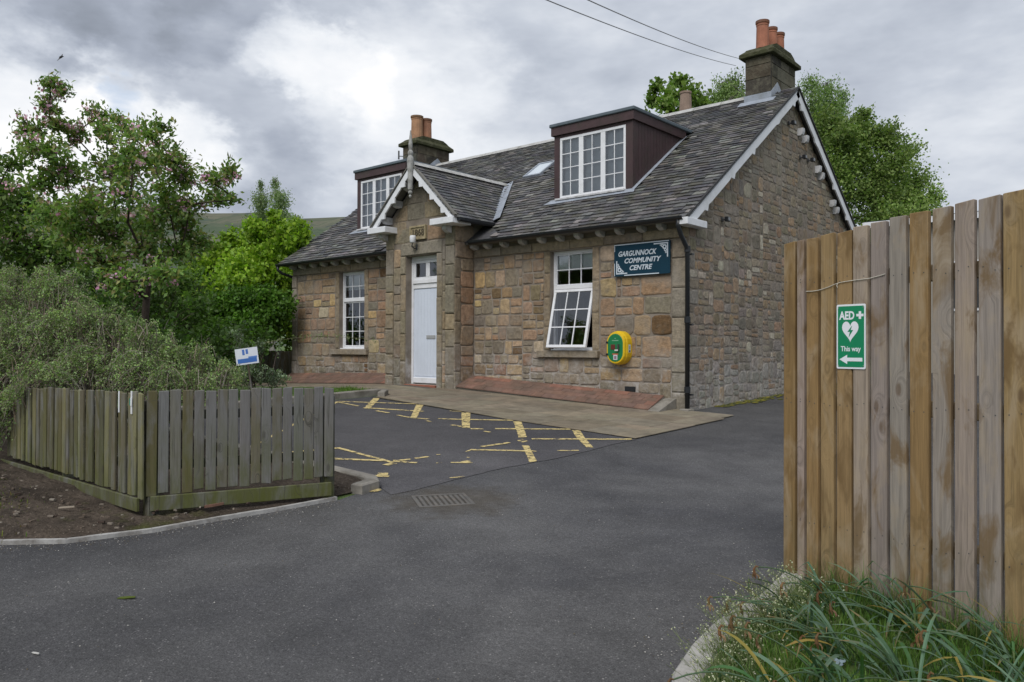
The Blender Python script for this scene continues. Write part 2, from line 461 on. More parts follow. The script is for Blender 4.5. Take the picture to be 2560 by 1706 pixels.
# ------------------------------------------------------------------ mesh helpers
class MB:
    def __init__(s):
        s.v = []; s.f = []; s.c = []

    def add(s, verts, faces, col=(0.5, 0.5, 0.5)):
        o = len(s.v)
        s.v.extend(tuple(q) for q in verts)
        for f in faces:
            s.f.append(tuple(i + o for i in f)); s.c.append(col)
        return s

    def box(s, x0, x1, y0, y1, z0, z1, col=(0.5, 0.5, 0.5), T=None):
        vs = [(x, y, z) for z in (z0, z1) for y in (y0, y1) for x in (x0, x1)]
        if T:
            vs = [T(*q) for q in vs]
        return s.add(vs, [(0, 2, 3, 1), (4, 5, 7, 6), (0, 1, 5, 4), (2, 6, 7, 3), (0, 4, 6, 2), (1, 3, 7, 5)], col)

    def cbox(s, x0, x1, y0, y1, z0, z1, ch=0.006, col=(0.5, 0.5, 0.5), T=None):
        """box with all edges chamfered"""
        bm = bmesh.new()
        vs = [bm.verts.new((x, y, z)) for z in (z0, z1) for y in (y0, y1) for x in (x0, x1)]
        for f in [(0, 2, 3, 1), (4, 5, 7, 6), (0, 1, 5, 4), (2, 6, 7, 3), (0, 4, 6, 2), (1, 3, 7, 5)]:
            bm.faces.new([vs[i] for i in f])
        bmesh.ops.bevel(bm, geom=bm.edges[:], offset=ch, segments=1, affect='EDGES')
        bm.verts.index_update()
        V = [tuple(v.co) for v in bm.verts]
        if T:
            V = [T(*q) for q in V]
        s.add(V, [[v.index for v in f.verts] for f in bm.faces], col)
        bm.free()
        return s

    def prism(s, poly, a, b, axis='y', col=(0.5, 0.5, 0.5), T=None):
        """poly: 2D outline, pushed out between a and b along an axis"""
        def mk(p, q):
            t = {'y': (p[0], q, p[1]), 'x': (q, p[0], p[1]), 'z': (p[0], p[1], q)}[axis]
            return T(*t) if T else t
        n = len(poly)
        vs = [mk(p, a) for p in poly] + [mk(p, b) for p in poly]
        fs = [tuple(range(n))[::-1], tuple(range(n, 2 * n))] + [(i, (i + 1) % n, (i + 1) % n + n, i + n) for i in range(n)]
        return s.add(vs, fs, col)

    def tube(s, pts, rad, n=6, col=(0.5, 0.5, 0.5), cap=True):
        pts = [Vector(p) for p in pts]
        if not isinstance(rad, (list, tuple)):
            rad = [rad] * len(pts)
        o = len(s.v)
        prev = None
        for i, p in enumerate(pts):
            d = (pts[min(i + 1, len(pts) - 1)] - pts[max(i - 1, 0)])
            if d.length < 1e-9:
                d = Vector((0, 0, 1))
            d.normalize()
            a = prev if prev is not None else (Vector((1, 0, 0)) if abs(d.x) < 0.8 else Vector((0, 1, 0)))
            a = (a - d * a.dot(d))
            if a.length < 1e-6:
                a = d.orthogonal()
            a.normalize(); prev = a
            b2 = d.cross(a)
            for k in range(n):
                t = 2 * math.pi * k / n
                s.v.append(tuple(p + (a * math.cos(t) + b2 * math.sin(t)) * rad[i]))
        for i in range(len(pts) - 1):
            for k in range(n):
                s.f.append((o + i * n + k, o + i * n + (k + 1) % n, o + (i + 1) * n + (k + 1) % n, o + (i + 1) * n + k)); s.c.append(col)
        if cap:
            s.f.append(tuple(o + k for k in range(n))[::-1]); s.c.append(col)
            e = o + (len(pts) - 1) * n
            s.f.append(tuple(e + k for k in range(n))); s.c.append(col)
        return s

    def lathe(s, cx, cy, prof, n=14, col=(0.5, 0.5, 0.5), cols=None):
        o = len(s.v)
        for r, z in prof:
            for k in range(n):
                t = 2 * math.pi * k / n
                s.v.append((cx + r * math.cos(t), cy + r * math.sin(t), z))
        for i in range(len(prof) - 1):
            for k in range(n):
                s.f.append((o + i * n + k, o + i * n + (k + 1) % n, o + (i + 1) * n + (k + 1) % n, o + (i + 1) * n + k))
                s.c.append(cols[i] if cols else col)
        s.f.append(tuple(o + k for k in range(n))[::-1]); s.c.append(col)
        e = o + (len(prof) - 1) * n
        s.f.append(tuple(e + k for k in range(n))); s.c.append(cols[-1] if cols else col)
        return s

    def join(s, o):
        k = len(s.v)
        s.v.extend(o.v)
        s.f.extend(tuple(i + k for i in f) for f in o.f)
        s.c.extend(o.c)
        return s


WLOC = {}


def wloc(o):
    return WLOC.get(o.name, Vector((0, 0, 0)))


def mesh_from(name, V, F, C=None, smooth=False):
    me = bpy.data.meshes.new(name)
    me.from_pydata(V, [], F)
    if C is not None:
        a = me.attributes.new('Col', 'FLOAT_COLOR', 'FACE')
        arr = np.ones((len(me.polygons), 4), dtype=np.float32)
        arr[:, :3] = np.asarray(C, dtype=np.float32)[:len(me.polygons), :3]
        a.data.foreach_set('color', arr.ravel())
    if smooth:
        me.polygons.foreach_set('use_smooth', [True] * len(me.polygons))
    return me


def link(name, me, mat, parent=None, loc=(0, 0, 0)):
    o = bpy.data.objects.new(name, me)
    COL.objects.link(o)
    if me is not None and mat is not None and not me.materials:
        me.materials.append(MATS[mat] if isinstance(mat, str) else mat)
    loc = Vector(loc)
    WLOC[o.name] = loc
    if parent is not None:
        o.parent = parent
        o.location = loc - wloc(parent)
    else:
        o.location = loc
    return o


def obj(name, mb, mat, parent=None, loc=(0, 0, 0), smooth=False):
    """mb in world coordinates; loc becomes the origin of the object"""
    loc = Vector(loc)
    V = mb.v if loc.length == 0 else [(x - loc.x, y - loc.y, z - loc.z) for x, y, z in mb.v]
    return link(name, mesh_from(name, V, mb.f, mb.c, smooth), mat, parent, loc)


def thing(name, label, cat, loc=(0, 0, 0), group=None):
    o = bpy.data.objects.new(name, None)
    COL.objects.link(o)
    o.empty_display_size = 0.2
    o.location = loc
    WLOC[o.name] = Vector(loc)
    o['label'] = label; o['category'] = cat
    if group:
        o['group'] = group
    return o


def tag(o, label=None, cat=None, group=None, kind=None):
    if label: o['label'] = label
    if cat: o['category'] = cat
    if group: o['group'] = group
    if kind: o['kind'] = kind
    return o


def jit(c, a=0.12):
    k = 1 + random.uniform(-a, a)
    return tuple(max(0.004, q * k * (1 + random.uniform(-a * 0.3, a * 0.3))) for q in c)


def text_mesh(body, size, shear=0.0, bold=0.0, extrude=0.001, align='LEFT', space=1.0):
    cu = bpy.data.curves.new('txt', 'FONT')
    cu.body = body; cu.size = size; cu.shear = shear; cu.offset = bold; cu.extrude = extrude
    cu.align_x = align; cu.space_character = space; cu.resolution_u = 3
    to = bpy.data.objects.new('txt', cu)
    COL.objects.link(to)
    dg = bpy.context.evaluated_depsgraph_get()
    me = bpy.data.meshes.new_from_object(to.evaluated_get(dg))
    V = [tuple(v.co) for v in me.vertices]
    F = [tuple(q.vertices) for q in me.polygons]
    bpy.data.objects.remove(to, do_unlink=True)
    bpy.data.meshes.remove(me)
    return V, F


# ------------------------------------------------------------------ the lie of the land
def zg(x, y):
    y = max(-40.0, min(30.0, y))
    if x >= -6:
        fx = -0.04 * min(max(x, -6), 14)
    elif x >= -11:
        fx = 0.24 - 0.028 * (-6 - x)
    else:
        fx = 0.10
    return 0.61 + fx + 0.0327 * y


def sheet(name, poly, h, mat, kind='structure'):
    """flat sheet lying on the ground"""
    tris = geometry.tessellate_polygon([[Vector((x, y, 0)) for x, y in poly]])
    V = [(x, y, zg(x, y) + h) for x, y in poly]
    F = []
    for t in tris:
        a, b2, c = [Vector(V[i]) for i in t]
        F.append(tuple(t) if (b2 - a).cross(c - a).z > 0 else tuple(t)[::-1])
    o = link(name, mesh_from(name, V, F, [(0.5, 0.5, 0.5)] * len(F)), mat)
    if kind:
        o['kind'] = kind
    return o

# ------------------------------------------------------------------ ground
mb = MB()
xs = [-2500, -900, -400, -160, -80, -50, -40] + list(range(-30, -5)) + [-5, -2, 0, 2, 4, 8, 14, 30, 60, 120, 400, 900, 2500]
ys = [-2500, -900, -300, -120, -60, -40, -30, -25, -20, -15, -12, -10, -8, -6, -4, -2, 0, 3, 8, 15, 22, 30, 60, 120, 300, 900, 2500]
V = [(x, y, zg(x, y) - 0.004) for y in ys for x in xs]
nx = len(xs)
F = [(j * nx + i, j * nx + i + 1, (j + 1) * nx + i + 1, (j + 1) * nx + i) for j in range(len(ys) - 1) for i in range(nx - 1)]
o = link('ground', mesh_from('ground', V, F), 'turf'); o['kind'] = 'structure'

EDGE = [(0.746, -7.277), (0.703, -7.798), (0.632, -8.263), (0.587, -8.724), (0.425, -9.226), (0.151, -9.526), (-0.6, -9.95), (-3.0, -10.7), (-12.0, -12.2)]
road_poly = EDGE + [(-12, -24), (13.9, -24), (13.9, 29), (0.01, 29), (0.01, -0.1), (-5.9, -0.1), (-5.9, -1.9), (-4.95, -1.9), (-4.95, -6.74), (0.60, -6.74)]
sheet('road', road_poly, 0.0, 'asphalt_new')
_seam = [(0.90 + 0.03 * math.sin((k + 3) * 0.35) + random.uniform(-0.012, 0.012), -6.86 + k * 0.131) for k in range(30)]
sheet('parking_bay', _seam + [(0.885, -2.93), (-4.72, -2.55), (-4.94, -2.3), (-4.94, -6.73), (0.62, -6.73)], 0.0045, 'asphalt_old')

# hatched bay markings, worn
YEL = (0.58, 0.46, 0.20)
marks = {
 'bar': [[(-3.713, -3.49), (-4.693, -2.515), (-4.60, -2.44), (-3.601, -3.469)], [(-2.414, -3.688), (-3.507, -2.588), (-3.42, -2.51), (-2.311, -3.663)],
  [(-2.325, -2.74), (-2.224, -2.655), (-1.167, -3.751), (-1.266, -3.796)], [(-1.17, -2.875), (-1.085, -2.798), (-0.163, -3.777), (-0.221, -3.865)],
  [(-0.086, -4.046), (-0.116, -3.924), (0.018, -3.979), (0.063, -4.118)], [(0.175, -4.264), (0.234, -4.213), (0.891, -4.872), (0.871, -4.961)],
  [(-0.111, -2.925), (-0.034, -2.846), (0.413, -3.352), (0.358, -3.437)], [(0.387, -3.456), (0.455, -3.387), (0.840, -3.783), (0.779, -3.834)]],
}
LINES = [(-4.71, -3.24, -3.54, -2.52, 0.09), (-4.63, -3.3, -3.99, -3.38, 0.061), (-3.77, -3.45, -2.81, -3.08, 0.10), (-3.36, -3.54, -3.03, -3.56, 0.074), (-2.76, -3.63, -2.45, -3.67, 0.064), (-2.34, -3.64, -2.15, -3.58, 0.08), (-2.05, -3.71, -1.92, -3.73, 0.051), (-2.56, -2.76, -2.39, -2.64, 0.08), (-2.07, -3.47, -1.22, -2.81, 0.10), (-1.52, -3.74, -1.22, -3.74, 0.08), (-1.11, -3.79, -0.99, -3.67, 0.10), (-0.85, -3.81, -0.74, -3.82, 0.057), (-0.89, -3.56, -0.16, -2.88, 0.10), (-0.03, -3.84, 0.85, -2.98, 0.095), (-0.09, -4.66, -0.05, -4.23, 0.075), (-0.0, -5.0, -0.06, -4.85, 0.035), (-0.04, -4.87, 0.52, -4.43, 0.085), (0.67, -4.24, 0.84, -4.06, 0.057), (-1.19, -5.85, -0.13, -5.96, 0.063), (-0.66, -6.24, -0.25, -5.97, 0.085), (-0.16, -5.92, 0.07, -5.8, 0.072), (-0.06, -6.1, -0.08, -5.97, 0.10), (-0.11, -5.66, -0.08, -5.49, 0.065), (-0.17, -5.9, -0.1, -5.72, 0.075), (0.12, -6.59, 0.38, -6.42, 0.07), (0.21, -6.42, 0.28, -6.35, 0.12), (0.31, -5.55, 0.48, -5.4, 0.05), (0.39, -5.45, 0.38, -5.36, 0.085), (0.84, -6.07, 0.87, -5.93, 0.05), (-0.11, -5.36, -0.07, -5.33, 0.043), (0.24, -5.24, 0.25, -5.21, 0.05), (0.22, -5.67, 0.26, -5.63, 0.038), (-0.04, -6.67, 0.05, -6.63, 0.044), (-1.4, -6.64, -1.17, -5.87, 0.09), (-1.11, -6.66, -0.66, -6.24, 0.09), (-1.78, -6.64, -4.71, -3.24, 0.06)]


def ground_poly_obj(name, poly, h, mat, col, kind='structure'):
    # ragged outline: every side cut into short pieces and nudged
    out = []
    for i in range(len(poly)):
        a, c = Vector(poly[i]), Vector(poly[(i + 1) % len(poly)])
        n = max(1, int((c - a).length / 0.05))
        for k in range(n):
            q = a.lerp(c, k / n)
            out.append((q.x + random.uniform(-0.005, 0.005), q.y + random.uniform(-0.005, 0.005)))
    tris = geometry.tessellate_polygon([[Vector((x, y, 0)) for x, y in out]])
    V = [(x, y, zg(x, y) + h) for x, y in out]
    F = []
    for t in tris:
        a, b2, c = [Vector(V[i]) for i in t]
        F.append(tuple(t) if (b2 - a).cross(c - a).z > 0 else tuple(t)[::-1])
    o = link(name, mesh_from(name, V, F, [col] * len(F)), mat)
    o['kind'] = kind
    return o


hh = 0.0085
for i, q in enumerate(marks['bar']):
    ground_poly_obj('yellow_marking', q, hh + 0.0005 * (i % 2), 'road_paint', YEL)
for i, (x0, y0, x1, y1, w) in enumerate(LINES):
    a, c = Vector((x0, y0)), Vector((x1, y1))
    d = (c - a).normalized(); n = Vector((-d.y, d.x)) * w * 0.42
    ground_poly_obj('yellow_marking', [tuple(a + n), tuple(a - n), tuple(c - n), tuple(c + n)], hh + 0.0012 + 0.0004 * (i % 5), 'road_paint', YEL)
ground_poly_obj('yellow_marking', [(0.681 + 0.085 * math.cos(t * 0.7), -6.86 + 0.075 * math.sin(t * 0.7)) for t in range(9)], hh, 'road_paint', YEL)

# paved path in front of the cottage: every slab its own piece
path_root = link('path', mesh_from('path', [(x, y, zg(x, y) + 0.012) for x, y in ((-11.4, -2.0), (-6.0, -2.0), (-6.0, -0.02), (-11.4, -0.02))] + [(x, y, zg(x, y) + 0.012) for x, y in ((-6.0, -2.0), (-5.05, -2.0), (-4.72, -2.45), (-3.45, -2.55), (-2.2, -2.69), (-1.19, -2.83), (0.86, -2.92), (0.87, -1.6), (0.80, -0.38), (0.02, -0.02), (-6.0, -0.02))],
        [(0, 1, 2, 3), tuple(range(4, 15))], [(0.09, 0.08, 0.066)] * 2), 'paving')
path_root['kind'] = 'structure'


def path_front(x):
    for (xa, ya), (xb, yb) in zip([(-11.4, -2.0), (-5.05, -2.0), (-4.72, -2.45), (-3.45, -2.55), (-2.2, -2.69), (-1.19, -2.83), (0.87, -2.92)], [(-5.05, -2.0), (-4.72, -2.45), (-3.45, -2.55), (-2.2, -2.69), (-1.19, -2.83), (0.87, -2.92), (2, -2.9)]):
        if xa <= x <= xb:
            return ya + (yb - ya) * (x - xa) / (xb - xa)
    return -2.0


row = 0
y = -0.06
while y > -2.95:
    dy = random.choice((0.30, 0.45, 0.45, 0.6))
    x = 0.86 - (random.uniform(0.15, 0.5))
    x1 = 0.86 - (0.07 if y > -0.4 else 0.0)
    first = True
    xe = x1
    while xe > -11.3:
        w = random.choice((0.45, 0.6, 0.6, 0.75)) if not first else random.uniform(0.25, 0.6)
        first = False
        xa, xb = xe - w, xe
        ya, yb = y - dy, y
        ymin = max(path_front(max(xa, -11.3)), path_front(min(xb, 0.86)))
        if (xa > -6.80 and xb < -4.66 and yb > -0.58) or yb < ymin + 0.06 or (yb > -0.02):
            xe = xa
            continue
        lim_a, lim_b = path_front(xa + 0.004), path_front(xb - 0.004)
        g = 0.004
        A = [(xa + g, max(ya, lim_a) + g), (xb - g, max(ya, lim_b) + g), (xb - g, yb - g), (xa + g, yb - g)]
        if A[0][1] < A[3][1] - 0.05 and A[1][1] < A[2][1] - 0.05:
            hz = 0.022 + random.uniform(-0.002, 0.003)
            mbs = MB()
            cx = sum(q[0] for q in A) / 4; cy = sum(q[1] for q in A) / 4
            top = [(cx + (px - cx) * 0.985, cy + (py - cy) * 0.985) for px, py in A]
            VV = [(px, py, zg(px, py) + 0.0125) for px, py in A] + [(px, py, zg(px, py) + hz - 0.003) for px, py in A] + [(px, py, zg(px, py) + hz) for px, py in top]
            FF = [(8, 9, 10, 11)] + [(i, (i + 1) % 4, (i + 1) % 4 + 4, i + 4) for i in range(4)] + [(i + 4, (i + 1) % 4 + 4, (i + 1) % 4 + 8, i + 8) for i in range(4)]
            mbs.add(VV, FF, jit(random.choice(((0.20, 0.170, 0.125), (0.188, 0.162, 0.122), (0.215, 0.182, 0.132), (0.18, 0.15, 0.11))), 0.08))
            obj('paving_slab', mbs, 'paving', path_root)
        xe = xa
    y -= dy
    row += 1

# kerb round the end of the bay, its grass, the kerb block by the fence
def kerb_run(pts, w, h, side, name, label, mat, seg=0.9, col=(0.5, 0.5, 0.5), parent=None):
    root = thing(name, label, 'kerb', (pts[0][0], pts[0][1], zg(*pts[0])))
    P = [Vector(p) for p in pts]
    for a, c in zip(P, P[1:]):
        L = (c - a).length
        k = max(1, round(L / seg))
        d = (c - a).normalized(); n = Vector((-d.y, d.x)) * side
        for i in range(k):
            s0 = a + d * (L * i / k + 0.004); s1 = a + d * (L * (i + 1) / k - 0.004)
            q = [s0, s1, s1 + n * w, s0 + n * w]
            m_ = MB()
            ch = 0.012
            def lv(p, z): return (p.x, p.y, zg(p.x, p.y) + z)
            q2 = [s0 + d * ch + n * ch, s1 - d * ch + n * ch, s1 - d * ch + n * (w - ch), s0 + d * ch + n * (w - ch)]
            hj = h + random.uniform(-0.004, 0.004)
            m_.add([lv(p, -0.05) for p in q] + [lv(p, hj - ch) for p in q] + [lv(p, hj) for p in q2],
                   [(8, 9, 10, 11)] + [(t, (t + 1) % 4, (t + 1) % 4 + 4, t + 4) for t in range(4)] + [(t + 4, (t + 1) % 4 + 4, (t + 1) % 4 + 8, t + 8) for t in range(4)], col)
            if side < 0:
                m_.f = [f[::-1] for f in m_.f]
            obj('kerb_stone', m_, mat, root, (s0.x, s0.y, zg(s0.x, s0.y)))
    return root


kerb_run([(-4.72, -2.40), (-5.02, -2.06), (-5.02, -6.72)], 0.12, 0.11, -1, 'bay_kerb', 'dark concrete kerb at the far end of the yellow-hatched bay', 'concrete')
kerb_run([(-4.9, -6.66), (0.50, -6.66), (0.68, -6.78), (0.74, -7.02)], 0.12, 0.08, -1, 'planting_bed_kerb', 'worn concrete kerb ending beside the low picket fence', 'concrete', 0.92)

# bed of bare earth behind the white edging, a little heaped
def bed_mesh(name, poly, h0, amp, mat, step=0.16, seed=0):
    xs_ = [q[0] for q in poly]; ys_ = [q[1] for q in poly]
    bm = bmesh.new()
    vs = [bm.verts.new((x, y, 0)) for x, y in poly]
    tris = geometry.tessellate_polygon([[Vector((x, y, 0)) for x, y in poly]])
    for t in tris:
        try:
            bm.faces.new([vs[i] for i in t])
        except ValueError:
            pass
    for _ in range(6):
        ed = [e_ for e_ in bm.edges if e_.calc_length() > step * 1.6]
        if not ed:
            break
        bmesh.ops.subdivide_edges(bm, edges=ed, cuts=1)
        bmesh.ops.triangulate(bm, faces=[f for f in bm.faces if len(f.verts) > 3])
    bnd = {v for e_ in bm.edges if e_.is_boundary for v in e_.verts}
    rr = random.Random(seed)
    for v in bm.verts:
        z = zg(v.co.x, v.co.y) + h0
        if v not in bnd:
            z += amp * (0.5 + 0.5 * math.sin(v.co.x * 2.3 + seed) * math.cos(v.co.y * 1.9)) + rr.uniform(0, 0.03)
        v.co.z = z
    for f in bm.faces:
        f.normal_update()
        if f.normal.z < 0:
            f.normal_flip()
    me = bpy.data.meshes.new(name)
    bm.to_mesh(me); bm.free()
    me.polygons.foreach_set('use_smooth', [True] * len(me.polygons))
    o = link(name, me, mat)
    o['kind'] = 'structure'
    return o


bed_mesh('soil_bed', [(0.62, -6.80), (0.66, -7.277), (0.62, -7.798), (0.55, -8.263), (0.50, -8.724), (0.34, -9.20), (0.08, -9.48), (-0.66, -9.88), (-3.0, -10.6), (-12.0, -12.1), (-14, -6.9), (-4.9, -6.80)], 0.012, 0.05, 'soil', 0.2, 1)
bed_mesh('lawn_strip', [(-5.16, -6.72), (-5.16, -2.06), (-11.4, -2.06), (-13, -6.9)], 0.05, 0.05, 'turf', 0.5, 2)

# thin white edging board along the bed
root = thing('edging_strip', 'thin white edging strip between the road and the bare earth', 'edging', (0.6, -8.5, zg(0.6, -8.5)))
E_ = [Vector(q) for q in EDGE]
fine_pts = []
for a, c in zip(E_, E_[1:]):
    k = max(1, int((c - a).length / 0.12))
    fine_pts += [a.lerp(c, i / k) for i in range(k)]
fine_pts.append(E_[-1])
for s0 in range(0, min(len(fine_pts) - 1, 60), 8):
    seg_ = fine_pts[s0:s0 + 9]
    m_ = MB()
    for i in range(len(seg_) - 1):
        a, c = seg_[i], seg_[i + 1]
        d = (c - a).normalized(); n = Vector((d.y, -d.x))
        if n.x > 0: n = -n
        wa = 0.035 + random.uniform(-0.004, 0.004)
        q = [a, c, c + n * wa, a + n * wa]
        m_.add([(p_.x, p_.y, zg(p_.x, p_.y) - 0.02) for p_ in q] + [(p_.x, p_.y, zg(p_.x, p_.y) + 0.028) for p_ in q],
               [(4, 5, 6, 7), (0, 1, 5, 4), (1, 2, 6, 5), (2, 3, 7, 6), (3, 0, 4, 7)], (0.5, 0.5, 0.5))
    obj('edging_board', m_, 'white_edge', root, (seg_[0].x, seg_[0].y, zg(seg_[0].x, seg_[0].y)))

# gully grating in a mortar surround
gx, gy = 1.37, -6.68
root = thing('drain_grate', 'slotted cast iron drain grate set in the tarmac', 'drain', (gx, gy, zg(gx, gy)))
m_ = MB()
def GT(u, v, z):
    a = R(58)
    x = gx + u * math.cos(a) - v * math.sin(a); y = gy + u * math.sin(a) + v * math.cos(a)
    return (x, y, zg(x, y) + z)
for (u0, u1, v0, v1) in ((-0.23, 0.23, -0.20, -0.165), (-0.23, 0.23, 0.165, 0.20), (-0.23, -0.20, -0.165, 0.165), (0.20, 0.23, -0.165, 0.165)):
    m_.box(u0, u1, v0, v1, -0.02, 0.006, T=GT)
obj('frame', m_, 'cast_iron', root)
for k in range(9):
    u = -0.18 + k * 0.044
    m_ = MB().box(u, u + 0.024, -0.165, 0.165, -0.03, 0.004, T=GT)
    obj('grate_bar', m_, 'cast_iron', root)
m_ = MB().box(-0.2, 0.2, -0.165, 0.165, 0.0008, 0.0016, T=GT)  # black sheet standing in for the unlit hollow between the bars
obj('silt', m_, 'black_plastic', root)
simple('road_dirt', (0.115, 0.10, 0.08), 0.95, 0.3, 10, 0.5, 90, 0.2)
mm = MATS['road_dirt']; N = NT(mm.node_tree)
bs = [n for n in mm.node_tree.nodes if n.type == 'BSDF_PRINCIPLED'][0]; ou = [n for n in mm.node_tree.nodes if n.type == 'OUTPUT_MATERIAL'][0]
tr = N.n('ShaderNodeBsdfTransparent'); mx = N.n('ShaderNodeMixShader')
p = pos(N)
dd = N.vmath('DISTANCE', N.vmath('MULTIPLY', p, (1, 1, 0)), (gx + 0.05, gy + 0.06, 0), out=1)
N.l(N.math('MULTIPLY', N.rng(N.math('ADD', dd, N.rng(N.noise(p, 5, 6, 0.65), 0.2, 0.8, -0.3, 0.3)), 0.25, 0.62, 1, 0), 0.45), mx.inputs[0])
N.l(tr.outputs[0], mx.inputs[1]); N.l(bs.outputs[0], mx.inputs[2]); N.l(mx.outputs[0], ou.inputs[0])
sheet('silt_patch', [(gx + 0.95 * math.cos(t), gy + 0.95 * math.sin(t)) for t in [k * math.pi / 8 for k in range(16)]], 0.003, 'road_dirt', 'stuff')
bpy.data.objects['silt_patch'].update_tag()

grit = MB()
rg = random.Random(21)
for _ in range(900):
    t = rg.random()
    if t < 0.45:
        i = rg.randrange(0, 6); a, c = Vector(EDGE[i]), Vector(EDGE[i + 1]); q = a.lerp(c, rg.random()); x, y = q.x + abs(rg.gauss(0.02, 0.10)), q.y - abs(rg.gauss(0, 0.05))
    elif t < 0.7:
        x, y = 4.25 - abs(rg.gauss(0.02, 0.12)) + (0.0 if True else 0), rg.uniform(-8.1, -6.6)
    else:
        x, y = rg.uniform(1.0, 5.0), rg.uniform(-10.5, -5.0)
    s2 = rg.uniform(0.002, 0.0065); z = zg(x, y) + 0.002; a_ = rg.uniform(0, 6.28)
    grit.add([(x + s2 * math.cos(a_ + k), y + s2 * math.sin(a_ + k) * 0.8, z) for k in (0, 1.6, 3.1, 4.7)] + [(x, y, z + s2 * 0.8)], [(0, 1, 4), (1, 2, 4), (2, 3, 4), (3, 0, 4)], rg.choice(((0.28, 0.27, 0.25), (0.16, 0.14, 0.11), (0.36, 0.35, 0.33), (0.10, 0.085, 0.06))))
tag(obj('road_grit', grit, 'bark'), 'loose grit and crumbs scattered on the road', 'grit', None, 'stuff')

# ------------------------------------------------------------------ the cottage
XL, HW = -10.956, 8.263           # left corner, depth
YE, ZE, ZR, YR = -0.295, 3.644, 6.737, 4.1316
SL = (ZR - ZE) / (YR - YE)
ANG = math.atan(SL)
OH = 0.139
PX, PY = -5.66, -0.536            # porch centre line and front
PX0, PX1 = -6.73, -4.712


def zroof(y): return ZE + SL * (y - YE)


house = thing('stone_cottage', 'low sandstone cottage with slate roof, two box dormers and gabled porch', 'house', (-5.5, 0, zg(-5.5, 0)))

TAN = [(0.385, 0.275, 0.18), (0.33, 0.24, 0.165), (0.285, 0.22, 0.16), (0.41, 0.315, 0.21), (0.335, 0.23, 0.16), (0.26, 0.21, 0.16), (0.315, 0.24, 0.17)]
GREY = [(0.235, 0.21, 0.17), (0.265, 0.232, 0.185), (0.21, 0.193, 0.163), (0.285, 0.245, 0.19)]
ACC = [(0.50, 0.38, 0.205), (0.16, 0.10, 0.055), (0.47, 0.40, 0.30), (0.185, 0.135, 0.08)]
PORCHC = [(0.255, 0.226, 0.172), (0.225, 0.207, 0.168), (0.28, 0.245, 0.185), (0.24, 0.215, 0.178), (0.30, 0.25, 0.178)]


def stone_col(z, mode='front'):
    r = random.random()
    if mode == 'porch':
        return jit(random.choice(PORCHC), 0.1) if r > 0.12 else jit(random.choice(TAN), 0.1)
    if mode == 'side':
        return jit(random.choice(TAN[:2] + TAN[4:]), 0.12)
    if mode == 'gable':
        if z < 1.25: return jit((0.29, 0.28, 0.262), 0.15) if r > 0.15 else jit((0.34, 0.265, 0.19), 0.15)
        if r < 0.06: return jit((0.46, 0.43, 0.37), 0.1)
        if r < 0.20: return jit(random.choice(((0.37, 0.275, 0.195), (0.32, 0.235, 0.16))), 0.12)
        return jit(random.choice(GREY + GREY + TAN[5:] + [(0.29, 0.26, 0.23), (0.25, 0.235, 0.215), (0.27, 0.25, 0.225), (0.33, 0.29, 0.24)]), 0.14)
    if r < 0.11: return jit(random.choice(ACC), 0.12)
    lowgrey = 0.75 if z < 1.15 else (0.30 if z < 2.0 else 0.14)
    if random.random() < lowgrey: return jit(random.choice(GREY), 0.1)
    return jit(random.choice(TAN), 0.2)


def clip_poly(poly, a, b2, c):
    """keep a*u + b*z <= c"""
    out = []
    n = len(poly)
    for i in range(n):
        p_, q_ = poly[i], poly[(i + 1) % n]
        dp, dq = a * p_[0] + b2 * p_[1] - c, a * q_[0] + b2 * q_[1] - c
        if dp <= 0: out.append(p_)
        if (dp < 0) != (dq < 0) and abs(dp - dq) > 1e-9:
            t = dp / (dp - dq)
            out.append((p_[0] + (q_[0] - p_[0]) * t, p_[1] + (q_[1] - p_[1]) * t))
    return out


def stone_outline(u0, u1, z0, z1, gap, rough=1.0):
    w, h = u1 - u0, z1 - z0
    g = gap * 0.5
    k = min(w, h)
    c = lambda: k * random.uniform(0.04, 0.16) * rough
    j = lambda: k * random.uniform(-0.035, 0.035) * rough
    a, b2, cc, d = u0 + g, u1 - g, z0 + g, z1 - g
    e = [c() for _ in range(8)]
    P = [(a + e[0], cc + j()), ((a + b2) / 2 + j(), cc + j()), (b2 - e[1], cc + j()), (b2 + j(), cc + e[2]), (b2 + j(), (cc + d) / 2), (b2 + j(), d - e[3]),
         (b2 - e[4], d + j()), ((a + b2) / 2 + j(), d + j()), (a + e[5], d + j()), (a + j(), d - e[6]), (a + j(), (cc + d) / 2), (a + j(), cc + e[7])]
    return P


def stone_mesh(poly, M, prot, col):
    """poly (u,z) outline, M maps (u, out, z) to the world; pillowed face"""
    n = len(poly)
    cu = sum(p_[0] for p_ in poly) / n; cz = sum(p_[1] for p_ in poly) / n
    tu, tz = random.uniform(-0.02, 0.02), random.uniform(-0.02, 0.02)
    ring0 = [M(u, -0.012, z) for u, z in poly]
    def at(k, o):
        return [M(cu + (u - cu) * k, o + (u - cu) * tu + (z - cz) * tz + random.uniform(-0.0015, 0.0015), cz + (z - cz) * k) for u, z in poly]
    r1 = at(0.985, prot * 0.55); r2 = at(0.88, prot)
    V = ring0 + r1 + r2 + [M(cu, prot * 1.12, cz)]
    F = [(i, (i + 1) % n, (i + 1) % n + n, i + n) for i in range(n)] + [(i + n, (i + 1) % n + n, (i + 1) % n + 2 * n, i + 2 * n) for i in range(n)] + [(i + 2 * n, (i + 1) % n + 2 * n, 3 * n) for i in range(n)]
    m_ = MB().add(V, F, col)
    return m_


